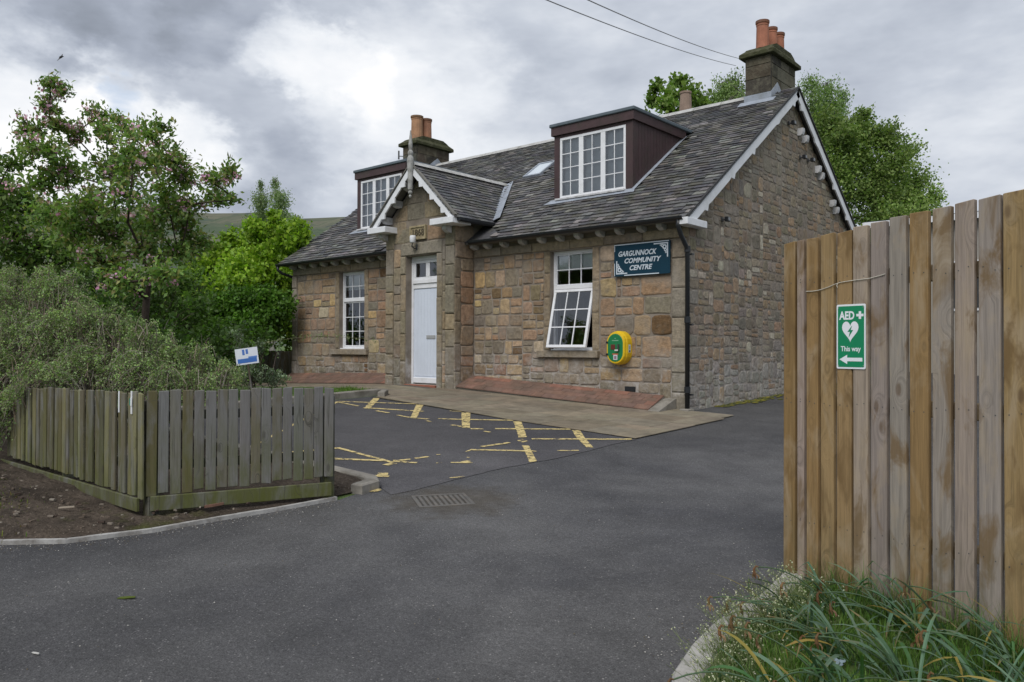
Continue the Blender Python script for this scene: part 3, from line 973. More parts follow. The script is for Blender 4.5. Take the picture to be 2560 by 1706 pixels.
def pack(u0, u1, z0, z1, hmin, hmax, wmin, wmax, out, strip=None):
    """squared rubble brought to rough courses; strip breaks the courses every so often"""
    if strip and u1 - u0 > strip * 1.7:
        u = u0
        z_l = z0
        while u < u1 - 0.02:
            w = random.uniform(0.6, 1.4) * strip
            if u1 - u - w < strip * 0.5: w = u1 - u
            pack(u, u + w, z0, z1, hmin, hmax, wmin, wmax, out)
            u += w
        return
    z = z0
    while z < z1 - 0.02:
        h = random.uniform(hmin, hmax) * (1.35 if random.random() < 0.4 else 1.0)
        if z1 - (z + h) < hmin * 0.8: h = z1 - z
        u = u0
        while u < u1 - 0.02:
            w = random.uniform(wmin, wmax)
            if u1 - (u + w) < wmin * 0.8: w = u1 - u
            r = random.random()
            if h > hmin * 1.35 and r < 0.34:
                t = random.uniform(0.38, 0.62); out.append((u, u + w, z, z + h * t))
                if w > wmin * 1.6 and random.random() < 0.5:
                    s_ = random.uniform(0.4, 0.6); out.append((u, u + w * s_, z + h * t, z + h)); out.append((u + w * s_, u + w, z + h * t, z + h))
                else:
                    out.append((u, u + w, z + h * t, z + h))
            elif w > wmin * 1.9 and r < 0.5:
                s_ = random.uniform(0.7, 0.82); out.append((u, u + w * s_, z, z + h))
                out.append((u + w * s_, u + w, z, z + h * 0.5)); out.append((u + w * s_, u + w, z + h * 0.5, z + h))
            else:
                out.append((u, u + w, z, z + h))
            u += w
        z += h


MF = lambda u, o, z: (u, -o, z)                 # main front
MP = lambda u, o, z: (u, PY - o, z)             # porch front
MS = lambda u, o, z: (PX1 + o, u, z)            # porch right flank
MSL = lambda u, o, z: (PX0 - o, u, z)           # porch left flank
MG = lambda u, o, z: (o, u, z)                  # right gable

# --- wall bodies (openings are real holes)
def wall_cells(us, zs, holes, M, depth):
    m_ = MB()
    for i in range(len(us) - 1):
        for j in range(len(zs) - 1):
            uc, zc = (us[i] + us[i + 1]) / 2, (zs[j] + zs[j + 1]) / 2
            if any(a < uc < b2 and c < zc < d for a, b2, c, d in holes): continue
            m_.add([M(us[i], 0, zs[j]), M(us[i + 1], 0, zs[j]), M(us[i + 1], 0, zs[j + 1]), M(us[i], 0, zs[j + 1])], [(0, 1, 2, 3)])
            m_.add([M(us[i], -depth, zs[j]), M(us[i + 1], -depth, zs[j]), M(us[i + 1], -depth, zs[j + 1]), M(us[i], -depth, zs[j + 1])], [(3, 2, 1, 0)])
    for a, b2, c, d in holes:
        for (p_, q_) in (((a, c), (b2, c)), ((b2, c), (b2, d)), ((b2, d), (a, d)), ((a, d), (a, c))):
            m_.add([M(p_[0], 0, p_[1]), M(q_[0], 0, q_[1]), M(q_[0], -depth, q_[1]), M(p_[0], -depth, p_[1])], [(0, 1, 2, 3)])
    return m_


WR = (-2.79, -1.86, 1.56, 3.345)        # right window opening
WL = (-9.06, -8.13, 1.56, 3.345)        # left window opening
front_wall = obj('front_wall', wall_cells([XL, WL[0], WL[1], PX0, PX1, WR[0], WR[1], 0.0], [0.2, 1.56, 3.345, 3.62], [WL, WR, (PX0 + 0.2, PX1 - 0.2, 0.2, 3.345)], MF, 0.32), 'mortar', house)
DOOR = (-6.115, -5.20, 0.86, 3.455)
m_ = wall_cells([PX0, DOOR[0], DOOR[1], PX1], [0.2, DOOR[2], DOOR[3], 4.12], [DOOR], MP, 0.26)
m_.add([(PX0, PY, 4.12), (PX1, PY, 4.12), (PX, PY, 5.10)], [(0, 1, 2)])
m_.add([MS(PY, 0, 0.2), MS(0.3, 0, 0.2), MS(0.3, 0, 4.12), MS(PY, 0, 4.12)], [(0, 1, 2, 3)])
m_.add([MSL(PY, 0, 0.2), MSL(0.3, 0, 0.2), MSL(0.3, 0, 4.12), MSL(PY, 0, 4.12)], [(3, 2, 1, 0)])
porch_wall = obj('porch_wall', m_, 'mortar', house)
m_ = MB().add([(0, 0, 0.2), (0, HW, 0.2), (0, HW, 3.62), (0, YR, 6.60), (0, 0, 3.62)], [(0, 1, 2, 3, 4)])
m_.add([(-0.3, 0, 0.2), (-0.3, HW, 0.2), (-0.3, HW, 3.62), (-0.3, YR, 6.60), (-0.3, 0, 3.62)], [(4, 3, 2, 1, 0)])
gable_wall = obj('gable_wall', m_, 'mortar', house)
m_ = MB().add([(XL, 0, 0.2), (XL, HW, 0.2), (XL, HW, 3.62), (XL, YR, 6.60), (XL, 0, 3.62)], [(4, 3, 2, 1, 0)])
m_.add([(0, HW, 0.2), (XL, HW, 0.2), (XL, HW, 3.62), (0, HW, 3.62)], [(0, 1, 2, 3)])
m_.add([(0, 0, 0.5), (XL, 0, 0.5), (XL, HW, 0.5), (0, HW, 0.5)], [(0, 1, 2, 3)])
m_.add([(0, 0, 3.62), (XL, 0, 3.62), (XL, HW, 3.62), (0, HW, 3.62)], [(0, 1, 2, 3)])
obj('rear_wall', m_, 'mortar', house)

NSTONE = [0]


def lay(rects, M, parent, mode, gap, prot, name='stone', clips=(), limit=None, rough=1.0, col=None):
    rest = MB()
    k = 0
    for (u0, u1, z0, z1) in rects:
        poly = stone_outline(u0, u1, z0, z1, gap, rough)
        for cl in clips:
            poly = clip_poly(poly, *cl)
            if len(poly) < 3: break
        if len(poly) < 3: continue
        ar = abs(sum(poly[i][0] * poly[(i + 1) % len(poly)][1] - poly[(i + 1) % len(poly)][0] * poly[i][1] for i in range(len(poly)))) / 2
        if ar < 0.0015: continue
        c = col(z0) if col else stone_col((z0 + z1) / 2, mode)
        sm = stone_mesh(poly, M, prot * random.uniform(0.7, 1.25), c)
        if limit is not None and k >= limit:
            rest.join(sm)
        else:
            obj(name, sm, 'sandstone', parent, M((u0 + u1) / 2, 0, (z0 + z1) / 2))
            k += 1
    if rest.v:
        o = obj('rubble_stones', rest, 'sandstone', parent)
        o['kind'] = 'stuff'
    return k


# front, right of the porch
R_ = []
pack(PX1 + 0.02, -2.93, 0.62, 3.36, 0.15, 0.25, 0.17, 0.36, R_, 0.9)
pack(-1.84 + 0.14, -0.30, 0.50, 3.36, 0.18, 0.28, 0.22, 0.46, R_, 0.9)
pack(-2.93, -1.70, 0.55, 1.43, 0.17, 0.24, 0.20, 0.38, R_)
R_ = [q for q in R_ if not (q[0] < -0.97 and q[1] > -1.19 and q[2] < 0.99 and q[3] > 0.86)]
n_front = lay(R_, MF, front_wall, 'front', 0.028, 0.014)
# left of the porch
R_ = []
pack(XL + 0.20, -9.22, 0.70, 3.36, 0.17, 0.28, 0.22, 0.42, R_)
pack(-8.0, PX0 - 0.01, 0.80, 3.36, 0.17, 0.28, 0.22, 0.42, R_)
pack(-9.22, -8.0, 0.80, 1.43, 0.17, 0.24, 0.22, 0.40, R_)
n_front += lay(R_, MF, front_wall, 'front', 0.026, 0.013)
# dressed frieze, margins, sills, quoins
D_ = lambda z: jit(random.choice(((0.33, 0.28, 0.21), (0.305, 0.265, 0.21), (0.36, 0.30, 0.22))), 0.08)
def run(u0, u1, z0, z1, w, M, parent, name, prot, gap=0.006, col=D_, vert=False, hrange=None):
    rs = []
    if vert:
        z = z0
        while z < z1 - 0.02:
            h = random.uniform(*hrange)
            if z1 - z - h < hrange[0] * 0.7: h = z1 - z
            rs.append((u0, u1, z, z + h)); z += h
    else:
        u = u0
        while u < u1 - 0.02:
            ww = w * random.uniform(0.75, 1.3)
            if u1 - u - ww < w * 0.5: ww = u1 - u
            rs.append((u, u + ww, z0, z1)); u += ww
    return lay(rs, M, parent, 'front', gap, prot, name, rough=0.12, col=col)
run(PX1, 0.0, 3.362, 3.53, 0.95, MF, front_wall, 'frieze_stone', 0.03)
run(XL, PX0, 3.362, 3.53, 0.95, MF, front_wall, 'frieze_stone', 0.03)
run(-0.30, 0.012, 0.45, 3.36, 1, MF, front_wall, 'quoin', 0.022, vert=True, hrange=(0.22, 0.50), col=lambda z: jit(random.choice(((0.285, 0.258, 0.208), (0.31, 0.27, 0.218), (0.26, 0.242, 0.20))), 0.08))
run(XL - 0.012, XL + 0.19, 0.7, 3.36, 1, MF, front_wall, 'quoin', 0.03, vert=True, hrange=(0.3, 0.6), col=lambda z: jit((0.29, 0.265, 0.225), 0.08))
for wn_ in (WR, WL):
    run(wn_[0] - 0.135, wn_[0] - 0.002, 1.56, 3.36, 1, MF, front_wall, 'jamb_stone', 0.018, vert=True, hrange=(0.35, 0.7), col=lambda z: jit((0.26, 0.21, 0.155), 0.1))
    run(wn_[1] + 0.002, wn_[1] + 0.145, 1.56, 3.36, 1, MF, front_wall, 'jamb_stone', 0.018, vert=True, hrange=(0.35, 0.7), col=lambda z: jit((0.33, 0.27, 0.20), 0.1))
    obj('sill', MB().cbox(wn_[0] - 0.26, wn_[1] + 0.16, -0.085, 0.14, 1.432, 1.555, 0.008, (0.29, 0.25, 0.195)), 'sandstone', front_wall, (wn_[0], -0.05, 1.5))

# porch: corner strips, margins, lintel, gable ashlar
PC = lambda z: jit(random.choice(PORCHC), 0.09)
run(PX0 - 0.004, PX0 + 0.24, 0.6, 4.05, 1, MP, porch_wall, 'quoin', 0.03, vert=True, hrange=(0.28, 0.6), col=PC)
run(PX1 - 0.24, PX1 + 0.012, 0.6, 3.95, 1, MP, porch_wall, 'quoin', 0.03, vert=True, hrange=(0.28, 0.6), col=PC)
run(DOOR[0] - 0.155, DOOR[0] - 0.002, 0.72, 3.455, 1, MP, porch_wall, 'jamb_stone', 0.024, vert=True, hrange=(0.4, 0.8), col=PC)
run(DOOR[1] + 0.002, DOOR[1] + 0.155, 0.72, 3.455, 1, MP, porch_wall, 'jamb_stone', 0.024, vert=True, hrange=(0.4, 0.8), col=PC)
lay([(DOOR[0] - 0.155, DOOR[1] + 0.155, 3.46, 3.715)], MP, porch_wall, 'porch', 0.006, 0.028, 'lintel', rough=0.1, col=lambda z: (0.275, 0.255, 0.215))
R_ = []
pack(PX0 + 0.245, DOOR[0] - 0.16, 0.68, 3.62, 0.26, 0.40, 0.30, 0.4, R_)
pack(DOOR[1] + 0.16, PX1 - 0.245, 0.62, 3.62, 0.26, 0.40, 0.30, 0.4, R_)
n_front += lay(R_, MP, porch_wall, 'porch', 0.012, 0.017)
R_ = []
pack(PX0 + 0.245, PX1 - 0.245, 3.72, 5.05, 0.26, 0.34, 0.36, 0.60, R_)
R_ = [q for q in R_ if not (q[0] < -5.50 and q[1] > -5.97 and q[2] < 4.05 and q[3] > 3.76)]
kk = (5.10 - 4.02) / (PX1 - PX + 0.12)
n_front += lay(R_, MP, porch_wall, 'porch', 0.008, 0.014, clips=[(kk, 1, 5.06 + kk * PX), (-kk, 1, 5.06 - kk * PX)], rough=0.5)
# filler ashlar round the date stone
n_front += lay([(-6.5, -5.985, 3.73, 4.03), (-5.475, -4.96, 3.73, 4.03)], MP, porch_wall, 'porch', 0.008, 0.013, rough=0.4)
run(PY + 0.0, -0.012, 3.34, 4.02, 1, MS, porch_wall, 'stone', 0.018, vert=True, hrange=(0.3, 0.36), col=lambda z: jit((0.32, 0.26, 0.195), 0.1))
R_ = []
pack(PY + 0.16, -0.012, 0.64, 3.34, 0.24, 0.33, 0.34, 0.4, R_)
n_front += lay(R_, MS, porch_wall, 'side', 0.016, 0.018)
run(PY - 0.012, PY + 0.15, 0.64, 3.34, 1, MS, porch_wall, 'quoin', 0.02, vert=True, hrange=(0.28, 0.6), col=lambda z: jit((0.26, 0.22, 0.17), 0.1))
# date stone
ds = obj('date_stone', MB().cbox(-5.962, -5.488, PY - 0.032, PY + 0.02, 3.765, 4.045, 0.008, (0.36, 0.31, 0.205)), 'sandstone', porch_wall, (-5.72, PY, 3.9))
m_ = MB()
for (a, b2, c, d) in ((-5.962, -5.488, 4.010, 4.045), (-5.962, -5.488, 3.765, 3.800), (-5.962, -5.925, 3.80, 4.01), (-5.525, -5.488, 3.80, 4.01)):
    m_.box(a, b2, PY - 0.052, PY - 0.031, c, d, (0.38, 0.33, 0.22))
obj('moulding', m_, 'sandstone', ds)
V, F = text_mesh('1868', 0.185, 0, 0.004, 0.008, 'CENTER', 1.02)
m_ = MB().add([(-5.725 + x, PY - 0.034 - z, 3.842 + y) for x, y, z in V], F, (0.10, 0.085, 0.06))  # shade of the cut numerals put into their dark colour
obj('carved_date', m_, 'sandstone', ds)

# right gable: random rubble, tops cut to the roof slope
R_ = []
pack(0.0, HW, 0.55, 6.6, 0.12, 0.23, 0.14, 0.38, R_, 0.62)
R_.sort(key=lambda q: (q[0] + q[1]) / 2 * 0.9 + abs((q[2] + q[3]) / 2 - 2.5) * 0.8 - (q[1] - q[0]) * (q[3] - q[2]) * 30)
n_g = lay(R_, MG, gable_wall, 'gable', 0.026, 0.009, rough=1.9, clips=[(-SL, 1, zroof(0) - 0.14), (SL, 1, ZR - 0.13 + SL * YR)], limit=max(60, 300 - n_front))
print('stones', n_front, n_g)

# --- corbels under the eaves
corb = [-4.62, -4.27, -3.84, -3.38, -2.93, -2.51, -2.1, -1.64, -1.25, -0.82, -0.45, -10.85, -10.45, -9.99, -9.57, -9.14, -8.71, -8.24, -7.83, -7.42, -7.02]
for x in corb:
    m_ = MB().prism([(0.0, 3.50), (-0.09, 3.515), (-0.165, 3.55), (-0.175, 3.60), (0.0, 3.60)], x - 0.05, x + 0.05, 'x')
    obj('corbel', m_, 'old_white_paint', house, (x, -0.1, 3.55))
m_ = MB().box(XL - 0.2, PX0 - 0.02, -0.275, 0.0, 3.602, 3.622).box(PX1 + 0.02, 0.10, -0.275, 0.0, 3.602, 3.622)
obj('eaves_soffit', m_, 'soffit', house)

# --- roof deck
n_ = Vector((0, -math.sin(ANG), math.cos(ANG)))
m_ = MB()
def RP(x, s_, h=0.0):       # point on the front slope: s_ metres up from the eave
    return (x, YE + s_ * math.cos(ANG) - h * math.sin(ANG), ZE + s_ * math.sin(ANG) + h * math.cos(ANG))
SLEN = (YR - YE) / math.cos(ANG)
m_.add([RP(XL - 0.16, 0, -0.01), RP(OH, 0, -0.01), RP(OH, SLEN, -0.01), RP(XL - 0.16, SLEN, -0.01)], [(0, 1, 2, 3)], (0.06, 0.06, 0.065))
m_.add([(XL - 0.16, YR, ZR - 0.012), (OH, YR, ZR - 0.012), (OH, HW - YE, ZE - 0.012), (XL - 0.16, HW - YE, ZE - 0.012)], [(0, 1, 2, 3)], (0.06, 0.06, 0.065))
roof = obj('roof', m_, 'slate', house)
SLATE = [(0.066, 0.066, 0.072), (0.085, 0.084, 0.088), (0.052, 0.052, 0.058), (0.10, 0.098, 0.098), (0.074, 0.071, 0.071), (0.125, 0.121, 0.117), (0.068, 0.065, 0.056)]
PT = (5.24 - 4.07) / 1.21


def porch_z(x): return 5.24 - PT * abs(x - PX)


DORM = [(-3.36, -1.575), (-9.49, -7.70)]
CH = [(-0.83, -0.30, 3.85, 5.07), (-10.70, -10.15, 3.35, 4.60)]
SKY = (-5.28, -4.78, 2.16, 2.75)


def slate_at(f, x, s_, w, l, col, tilt):
    """f(x, s, h) -> point"""
    k = [random.uniform(-0.02, 0.016) for _ in range(4)]
    t0 = 0.024 + tilt; t1 = 0.004
    V = [f(x + 0.002, s_ + k[0], t0), f(x + w - 0.002, s_ + k[1], t0), f(x + w - 0.002, s_ + l, t1), f(x + 0.002, s_ + l, t1),
         f(x + 0.002, s_ + k[0], t0 - 0.016), f(x + w - 0.002, s_ + k[1], t0 - 0.016), f(x + w - 0.002, s_ + l, -0.008), f(x + 0.002, s_ + l, -0.008)]
    return V, [(0, 1, 2, 3), (4, 5, 1, 0), (5, 6, 2, 1), (7, 4, 0, 3)], col


items = []
s_ = -0.045
while s_ < SLEN - 0.05:
    ex = 0.135 - 0.045 * (s_ / SLEN) + random.uniform(-0.004, 0.004)
    x = XL - 0.16 + random.uniform(-0.12, 0.0)
    while x < OH - 0.03:
        w = random.uniform(0.13, 0.26)
        if x + w > OH + 0.02: w = OH + 0.02 - x
        xm = x + w / 2
        y = YE + (s_ + ex * 0.5) * math.cos(ANG)
        z = zroof(y)
        bad = (porch_z(xm) > z - 0.10) and y < 2.6
        for a, b2 in DORM:
            if a - 0.05 < xm < b2 + 0.05 and 0.80 < y < 2.93: bad = True
        for a, b2, c, d in CH:
            if a - 0.02 < xm < b2 + 0.02 and c - 0.05 < y < d: bad = True
        if SKY[0] < xm < SKY[1] and SKY[2] < y < SKY[3]: bad = True
        if not bad and w > 0.06:
            items.append((x, s_, w, ex + 0.06, y))
        x += w
    s_ += ex
items.sort(key=lambda q: (Vector((q[0], q[4], zroof(q[4]))) - CAM).length)
rest = MB()
for i, (x, s2, w, l, y) in enumerate(items):
    c = jit(random.choice(SLATE), 0.16)
    if random.random() < 0.12: c = jit((0.17, 0.165, 0.155), 0.2)
    V, F, c = slate_at(RP, x, s2, w, l, c, random.uniform(0, 0.012))
    if i < 300:
        obj('slate', MB().add(V, F, c), 'slate', roof, RP(x, s2))
    else:
        rest.add(V, F, c)
# porch slopes
def PR(x, s_, h=0.0):  # right slope: x -> along depth, s_ up from the eave
    a = math.atan(PT)
    return (PX + 1.21 - s_ * math.cos(a) + h * math.sin(a), x, 4.07 + s_ * math.sin(a) + h * math.cos(a))
def PLf(x, s_, h=0.0):
    a = math.atan(PT)
    return (PX - 1.21 + s_ * math.cos(a) - h * math.sin(a), x, 4.07 + s_ * math.sin(a) + h * math.cos(a))
PS = 1.21 / math.cos(math.atan(PT))
for fn, flip in ((PR, False), (PLf, True)):
    s_ = -0.03
    while s_ < PS - 0.04:
        ex = 0.10
        zc = 4.07 + (s_ + 0.05) * math.sin(math.atan(PT))
        yend = YE + (zc - ZE) / SL - 0.06
        y = PY - 0.30 + random.uniform(-0.1, 0)
        while y < yend:
            w = random.uniform(0.13, 0.24)
            y1 = min(y + w, yend)
            ya = max(y, PY - 0.30)
            if y1 - ya > 0.04:
                V, F, c = slate_at(fn, ya, s_, y1 - ya, ex + 0.05, jit(random.choice(SLATE), 0.16), random.uniform(0, 0.006))
                rest.add(V, [f[::-1] for f in F] if flip else F, c)
            y += w
        s_ += ex
m_ = MB()
yb = YE + (5.24 - ZE) / SL
ye_ = YE + (4.07 - ZE) / SL
m_.add([PR(PY - 0.30, 0, -0.012), PR(ye_, 0, -0.012), PR(yb, PS, -0.012), PR(PY - 0.30, PS, -0.012)], [(0, 1, 2, 3)], (0.05, 0.05, 0.055))
m_.add([PLf(PY - 0.30, 0, -0.012), PLf(ye_, 0, -0.012), PLf(yb, PS, -0.012), PLf(PY - 0.30, PS, -0.012)], [(3, 2, 1, 0)], (0.05, 0.05, 0.055))
obj('porch_roof', m_, 'slate', house)
o = obj('roof_slates', rest, 'slate', roof); o['kind'] = 'stuff'

# ridge tiles
def ridge_run(p0, p1, seg, r, parent):
    a, c = Vector(p0), Vector(p1)
    L = (c - a).length; k = max(1, round(L / seg)); d = (c - a) / L
    side = d.cross(Vector((0, 0, 1))).normalized()
    for i in range(k):
        s0 = a + d * (L * i / k); s1 = a + d * (L * (i + 1) / k - 0.006)
        prof = [(-r, -r * 0.62), (-r * 0.5, -0.01), (0, 0.022), (r * 0.5, -0.01), (r, -r * 0.62)]
        V = [tuple(s0 + side * u + Vector((0, 0, z + 0.03))) for u, z in prof] + [tuple(s1 + side * u + Vector((0, 0, z + 0.03))) for u, z in prof]
        V += [tuple(s0 + side * u * 0.9 + Vector((0, 0, z + 0.006))) for u, z in prof]
        F = [(j, j + 5, j + 6, j + 1) for j in range(4)] + [(j, j + 1, j + 11, j + 10) for j in range(4)]
        m2 = MB().add(V, [f[::-1] for f in F])
        obj('ridge_tile', m2, 'ridge_cement', parent, tuple(s0))


ridge_run((-10.15, YR, ZR), (-0.83, YR, ZR), 0.62, 0.13, roof)
ridge_run((PX, PY - 0.28, 5.24), (PX, yb + 0.02, 5.24), 0.58, 0.11, roof)
# lead valleys of the porch roof
for sg in (1, -1):
    a = Vector((PX + sg * 1.16, ye_ - 0.02, 4.10)); c = Vector((PX + sg * 0.02, yb + 0.06, 5.27))
    d = (c - a).normalized()
    u1 = Vector((sg, 0, 0)); u1 = (u1 - d * u1.dot(d)).normalized()
    nn = Vector((sg * 0.35, -0.5, 0.8))
    m_ = MB()
    l0, l1, r0, r1 = a - u1 * 0.06, c - u1 * 0.05, a + u1 * 0.17, c + u1 * 0.14
    m_.add([tuple(l0 + nn * 0.045), tuple(a + nn * 0.02), tuple(r0 + nn * 0.045), tuple(r1 + nn * 0.045), tuple(c + nn * 0.02), tuple(l1 + nn * 0.045)], [(0, 1, 4, 5), (1, 2, 3, 4)] if sg > 0 else [(5, 4, 1, 0), (4, 3, 2, 1)])
    obj('lead_valley', m_, 'lead', roof)

# --- skylight
sk0, sk1 = (SKY[2] - YE) / math.cos(ANG), (SKY[3] - YE) / math.cos(ANG)
m_ = MB()
for (a, b2, c, d) in ((SKY[0], SKY[1], sk0, sk0 + 0.06), (SKY[0], SKY[1], sk1 - 0.05, sk1), (SKY[0], SKY[0] + 0.05, sk0 + 0.06, sk1 - 0.05), (SKY[1] - 0.05, SKY[1], sk0 + 0.06, sk1 - 0.05)):
    m_.box(a, b2, c, d, 0.0, 0.06, T=lambda x, y, z: RP(x, y, z))
sk = obj('skylight', m_, 'lead', roof)
obj('pane', MB().box(SKY[0] + 0.05, SKY[1] - 0.05, sk0 + 0.06, sk1 - 0.05, 0.03, 0.042, (0.5, 0.55, 0.6), T=lambda x, y, z: RP(x, y, z)), 'painted', sk)

# --- gutters and downpipes
def gutter(x0, x1, y, z):
    m_ = MB()
    r = 0.062
    prof = [(r * math.cos(t), r * math.sin(t)) for t in [math.pi + k * math.pi / 6 for k in range(7)]]
    prof2 = [(q[0] * 0.86, q[1] * 0.86) for q in prof]
    V = [(x0, y + a, z + b2) for a, b2 in prof] + [(x1, y + a, z + b2) for a, b2 in prof] + [(x0, y + a, z + b2) for a, b2 in prof2] + [(x1, y + a, z + b2) for a, b2 in prof2]
    F = [(j, j + 1, j + 8, j + 7) for j in range(6)] + [(j + 14, j + 21, j + 22, j + 15) for j in range(6)] + [(0, 7, 21, 14), (6, 20, 27, 13)]
    F += [(j, j + 14, j + 15, j + 1) for j in range(6)] + [(j + 7, j + 8, j + 22, j + 21) for j in range(6)]
    return m_.add(V, F)
for a, b2 in ((PX1 + 0.2, 0.09), (XL - 0.19, PX0 + 0.02)):
    g_ = obj('gutter', gutter(a, b2, -0.345, 3.645), 'black_plastic', house, smooth=False)
obj('gutter', MB().prism([(-0.06, 4.0), (0.03, 3.97), (0.06, 4.0), (0.06, 4.05), (-0.06, 4.05)], PY - 0.22, ye_ + 0.02, 'y', T=lambda x, y, z: (PX + 1.26 + x, y, z)), 'black_plastic', house)
pipe = [(0.0, -0.345, 3.60), (0.0, -0.345, 3.50), (0.005, -0.26, 3.36), (0.02, -0.12, 3.20), (0.02, -0.085, 3.12), (0.02, -0.085, 0.64)]
dp = obj('downpipe', MB().tube(pipe, 0.037, 10), 'black_plastic', house, smooth=True)
for z in (3.16, 2.05, 0.95):
    obj('pipe_collar', MB().lathe(0.02, -0.085, [(0.040, z - 0.05), (0.049, z - 0.045), (0.049, z + 0.045), (0.040, z + 0.05)], 12), 'black_plastic', dp)
    obj('pipe_bracket', MB().box(-0.045, 0.085, -0.055, 0.0, z - 0.09, z - 0.065), 'black_plastic', dp)
obj('pipe_shoe', MB().cbox(-0.06, 0.10, -0.20, -0.01, 0.55, 0.655, 0.01), 'concrete', dp)
obj('downpipe', MB().tube([(XL - 0.15, -0.345, 3.60), (XL - 0.15, -0.345, 3.50), (XL - 0.10, -0.25, 3.42), (XL - 0.06, 0.05, 3.34), (XL - 0.06, 0.3, 3.2), (XL - 0.06, 0.3, 0.8)], 0.034, 10), 'black_plastic', house, smooth=True)

# --- bargeboards of the right gable
def barge(parent, T, foot, apex, depth, th, scallops, name='bargeboard'):
    """foot/apex: (a, z) top edge points in the plane; T(a, out, z)"""
    (a0, z0), (a1, z1) = foot, apex
    L = math.hypot(a1 - a0, z1 - z0); d = ((a1 - a0) / L, (z1 - z0) / L)
    nn_ = (d[1], -d[0]) if d[0] > 0 else (-d[1], d[0])
    low = []
    k = 60
    for i in range(k + 1):
        t = i / k
        dep = depth
        for sc in scallops:
            x = (t - sc) * L
            if abs(x) < 0.07: dep += 0.045 * (1 - (x / 0.07) ** 2) + (0.02 if abs(x) < 0.02 else 0)
            elif abs(x) < 0.10: dep -= 0.012
        low.append((a0 + d[0] * L * t + nn_[0] * dep, z0 + d[1] * L * t + nn_[1] * dep))
    top = [(a0 + d[0] * L * i / k, z0 + d[1] * L * i / k) for i in range(k + 1)]
    V = [T(a, 0, z) for a, z in top] + [T(a, 0, z) for a, z in low] + [T(a, -th, z) for a, z in top] + [T(a, -th, z) for a, z in low]
    m_ = MB()
    F = []
    n = k + 1
    for i in range(k):
        F += [(i, i + 1, n + i + 1, n + i), (2 * n + i, 3 * n + i, 3 * n + i + 1, 2 * n + i + 1), (i, 2 * n + i, 2 * n + i + 1, i + 1), (n + i, n + i + 1, 3 * n + i + 1, 3 * n + i)]
    F += [(0, n, 3 * n, 2 * n), (k, 2 * n + k, 3 * n + k, n + k)]
    return obj(name, m_.add(V, F), 'old_white_paint' if parent is None else 'white_paint', house)


TG = lambda a, o, z: (OH + o, a, z)
barge(house, TG, (YE + 0.02, ZE - 0.005), (YR, ZR - 0.02), 0.165, 0.03, (0.12, 0.33, 0.52, 0.76, 0.93))
barge(house, TG, (HW - YE - 0.02, ZE - 0.005), (YR, ZR - 0.02), 0.165, 0.03, (0.12, 0.33, 0.52, 0.76, 0.93))
# verge soffit
m_ = MB()
for y0, y1 in ((YE, YR), (HW - YE, YR)):
    m_.add([(0.0, y0, ZE - 0.05), (OH - 0.03, y0, ZE - 0.05), (OH - 0.03, y1, ZR - 0.05), (0.0, y1, ZR - 0.05)], [(0, 1, 2, 3)])
    m_.add([(-0.02, y0, ZE - 0.03), (OH + 0.012, y0, ZE - 0.03), (OH + 0.012, y1, ZR - 0.03), (-0.02, y1, ZR - 0.03)], [(0, 1, 2, 3)])
obj('verge_soffit', m_, 'soffit', house)
simple('verge_dark', (0.035, 0.035, 0.036), 0.7, 0.2, 8, 0.2, 60, 0.3)
m_ = MB()
for y0, y1, sg in ((YE, YR, -1), (HW - YE, YR, 1)):
    m_.prism([(y0, ZE - 0.004), (y1, ZR - 0.004), (y1, ZR + 0.03), (y0, ZE + 0.03)], OH - 0.02, OH + 0.022, 'x')
obj('verge_slates', m_, 'verge_dark', house)
# brackets under the verge, near and far slope
for yb_, zb_ in ((4.479, 5.95), (4.72, 5.85), (5.43, 5.36), (5.60, 5.245), (6.30, 4.77), (6.50, 4.64), (7.3, 4.1)):
    m_ = MB().prism([(0.0, -0.09), (0.06, -0.10), (0.10, -0.075), (0.115, -0.02), (0.115, 0.05), (0.0, 0.05)], -0.055, 0.055, 'y', T=lambda x, y, z: (x, yb_ + y, zb_ + z + 0.02))
    obj('verge_bracket', m_, 'old_white_paint', house, (0, yb_, zb_))
# boxed eaves return at the near corner
obj('eaves_return', MB().cbox(-0.02, OH + 0.03, -0.36, 0.285, 3.515, 3.625, 0.006), 'white_paint', house, (0, 0, 3.5))

# --- porch bargeboards, feet, finial
TPF = lambda a, o, z: (a, PY - 0.29 - o, z)
barge(house, TPF, (PX - 1.235, 4.075), (PX, 5.225), 0.125, 0.035, (0.25, 0.5, 0.75))
barge(house, TPF, (PX + 1.235, 4.075), (PX, 5.225), 0.125, 0.035, (0.2, 0.45, 0.7))
m_ = MB()
for sg in (1, -1):
    m_.add([(PX + sg * 1.21, PY - 0.26, 4.03), (PX + sg * 1.21, PY, 4.03), (PX, PY, 5.19), (PX, PY - 0.26, 5.19)], [(0, 1, 2, 3)])
    m_.prism([(PX + sg * 1.24, 4.08), (PX, 5.232), (PX, 5.262), (PX + sg * 1.26, 4.10)], PY - 0.31, PY - 0.24, 'y')
obj('porch_soffit', m_, 'soffit', house)
for x, sg in ((PX - 0.94, -1), (PX - 0.62, -1), (PX - 0.30, -1), (PX + 0.94, 1), (PX + 0.62, 1), (PX + 0.30, 1)):
    z = porch_z(x) - 0.11
    m_ = MB().prism([(0, -0.07), (-0.08, -0.085), (-0.17, -0.06), (-0.21, 0.0), (-0.21, 0.06), (0, 0.06)], -0.055, 0.055, 'x', T=lambda a, b2, c: (x + a, PY + b2, z + c))
    obj('verge_bracket', m_, 'old_white_paint', house, (x, PY, z))
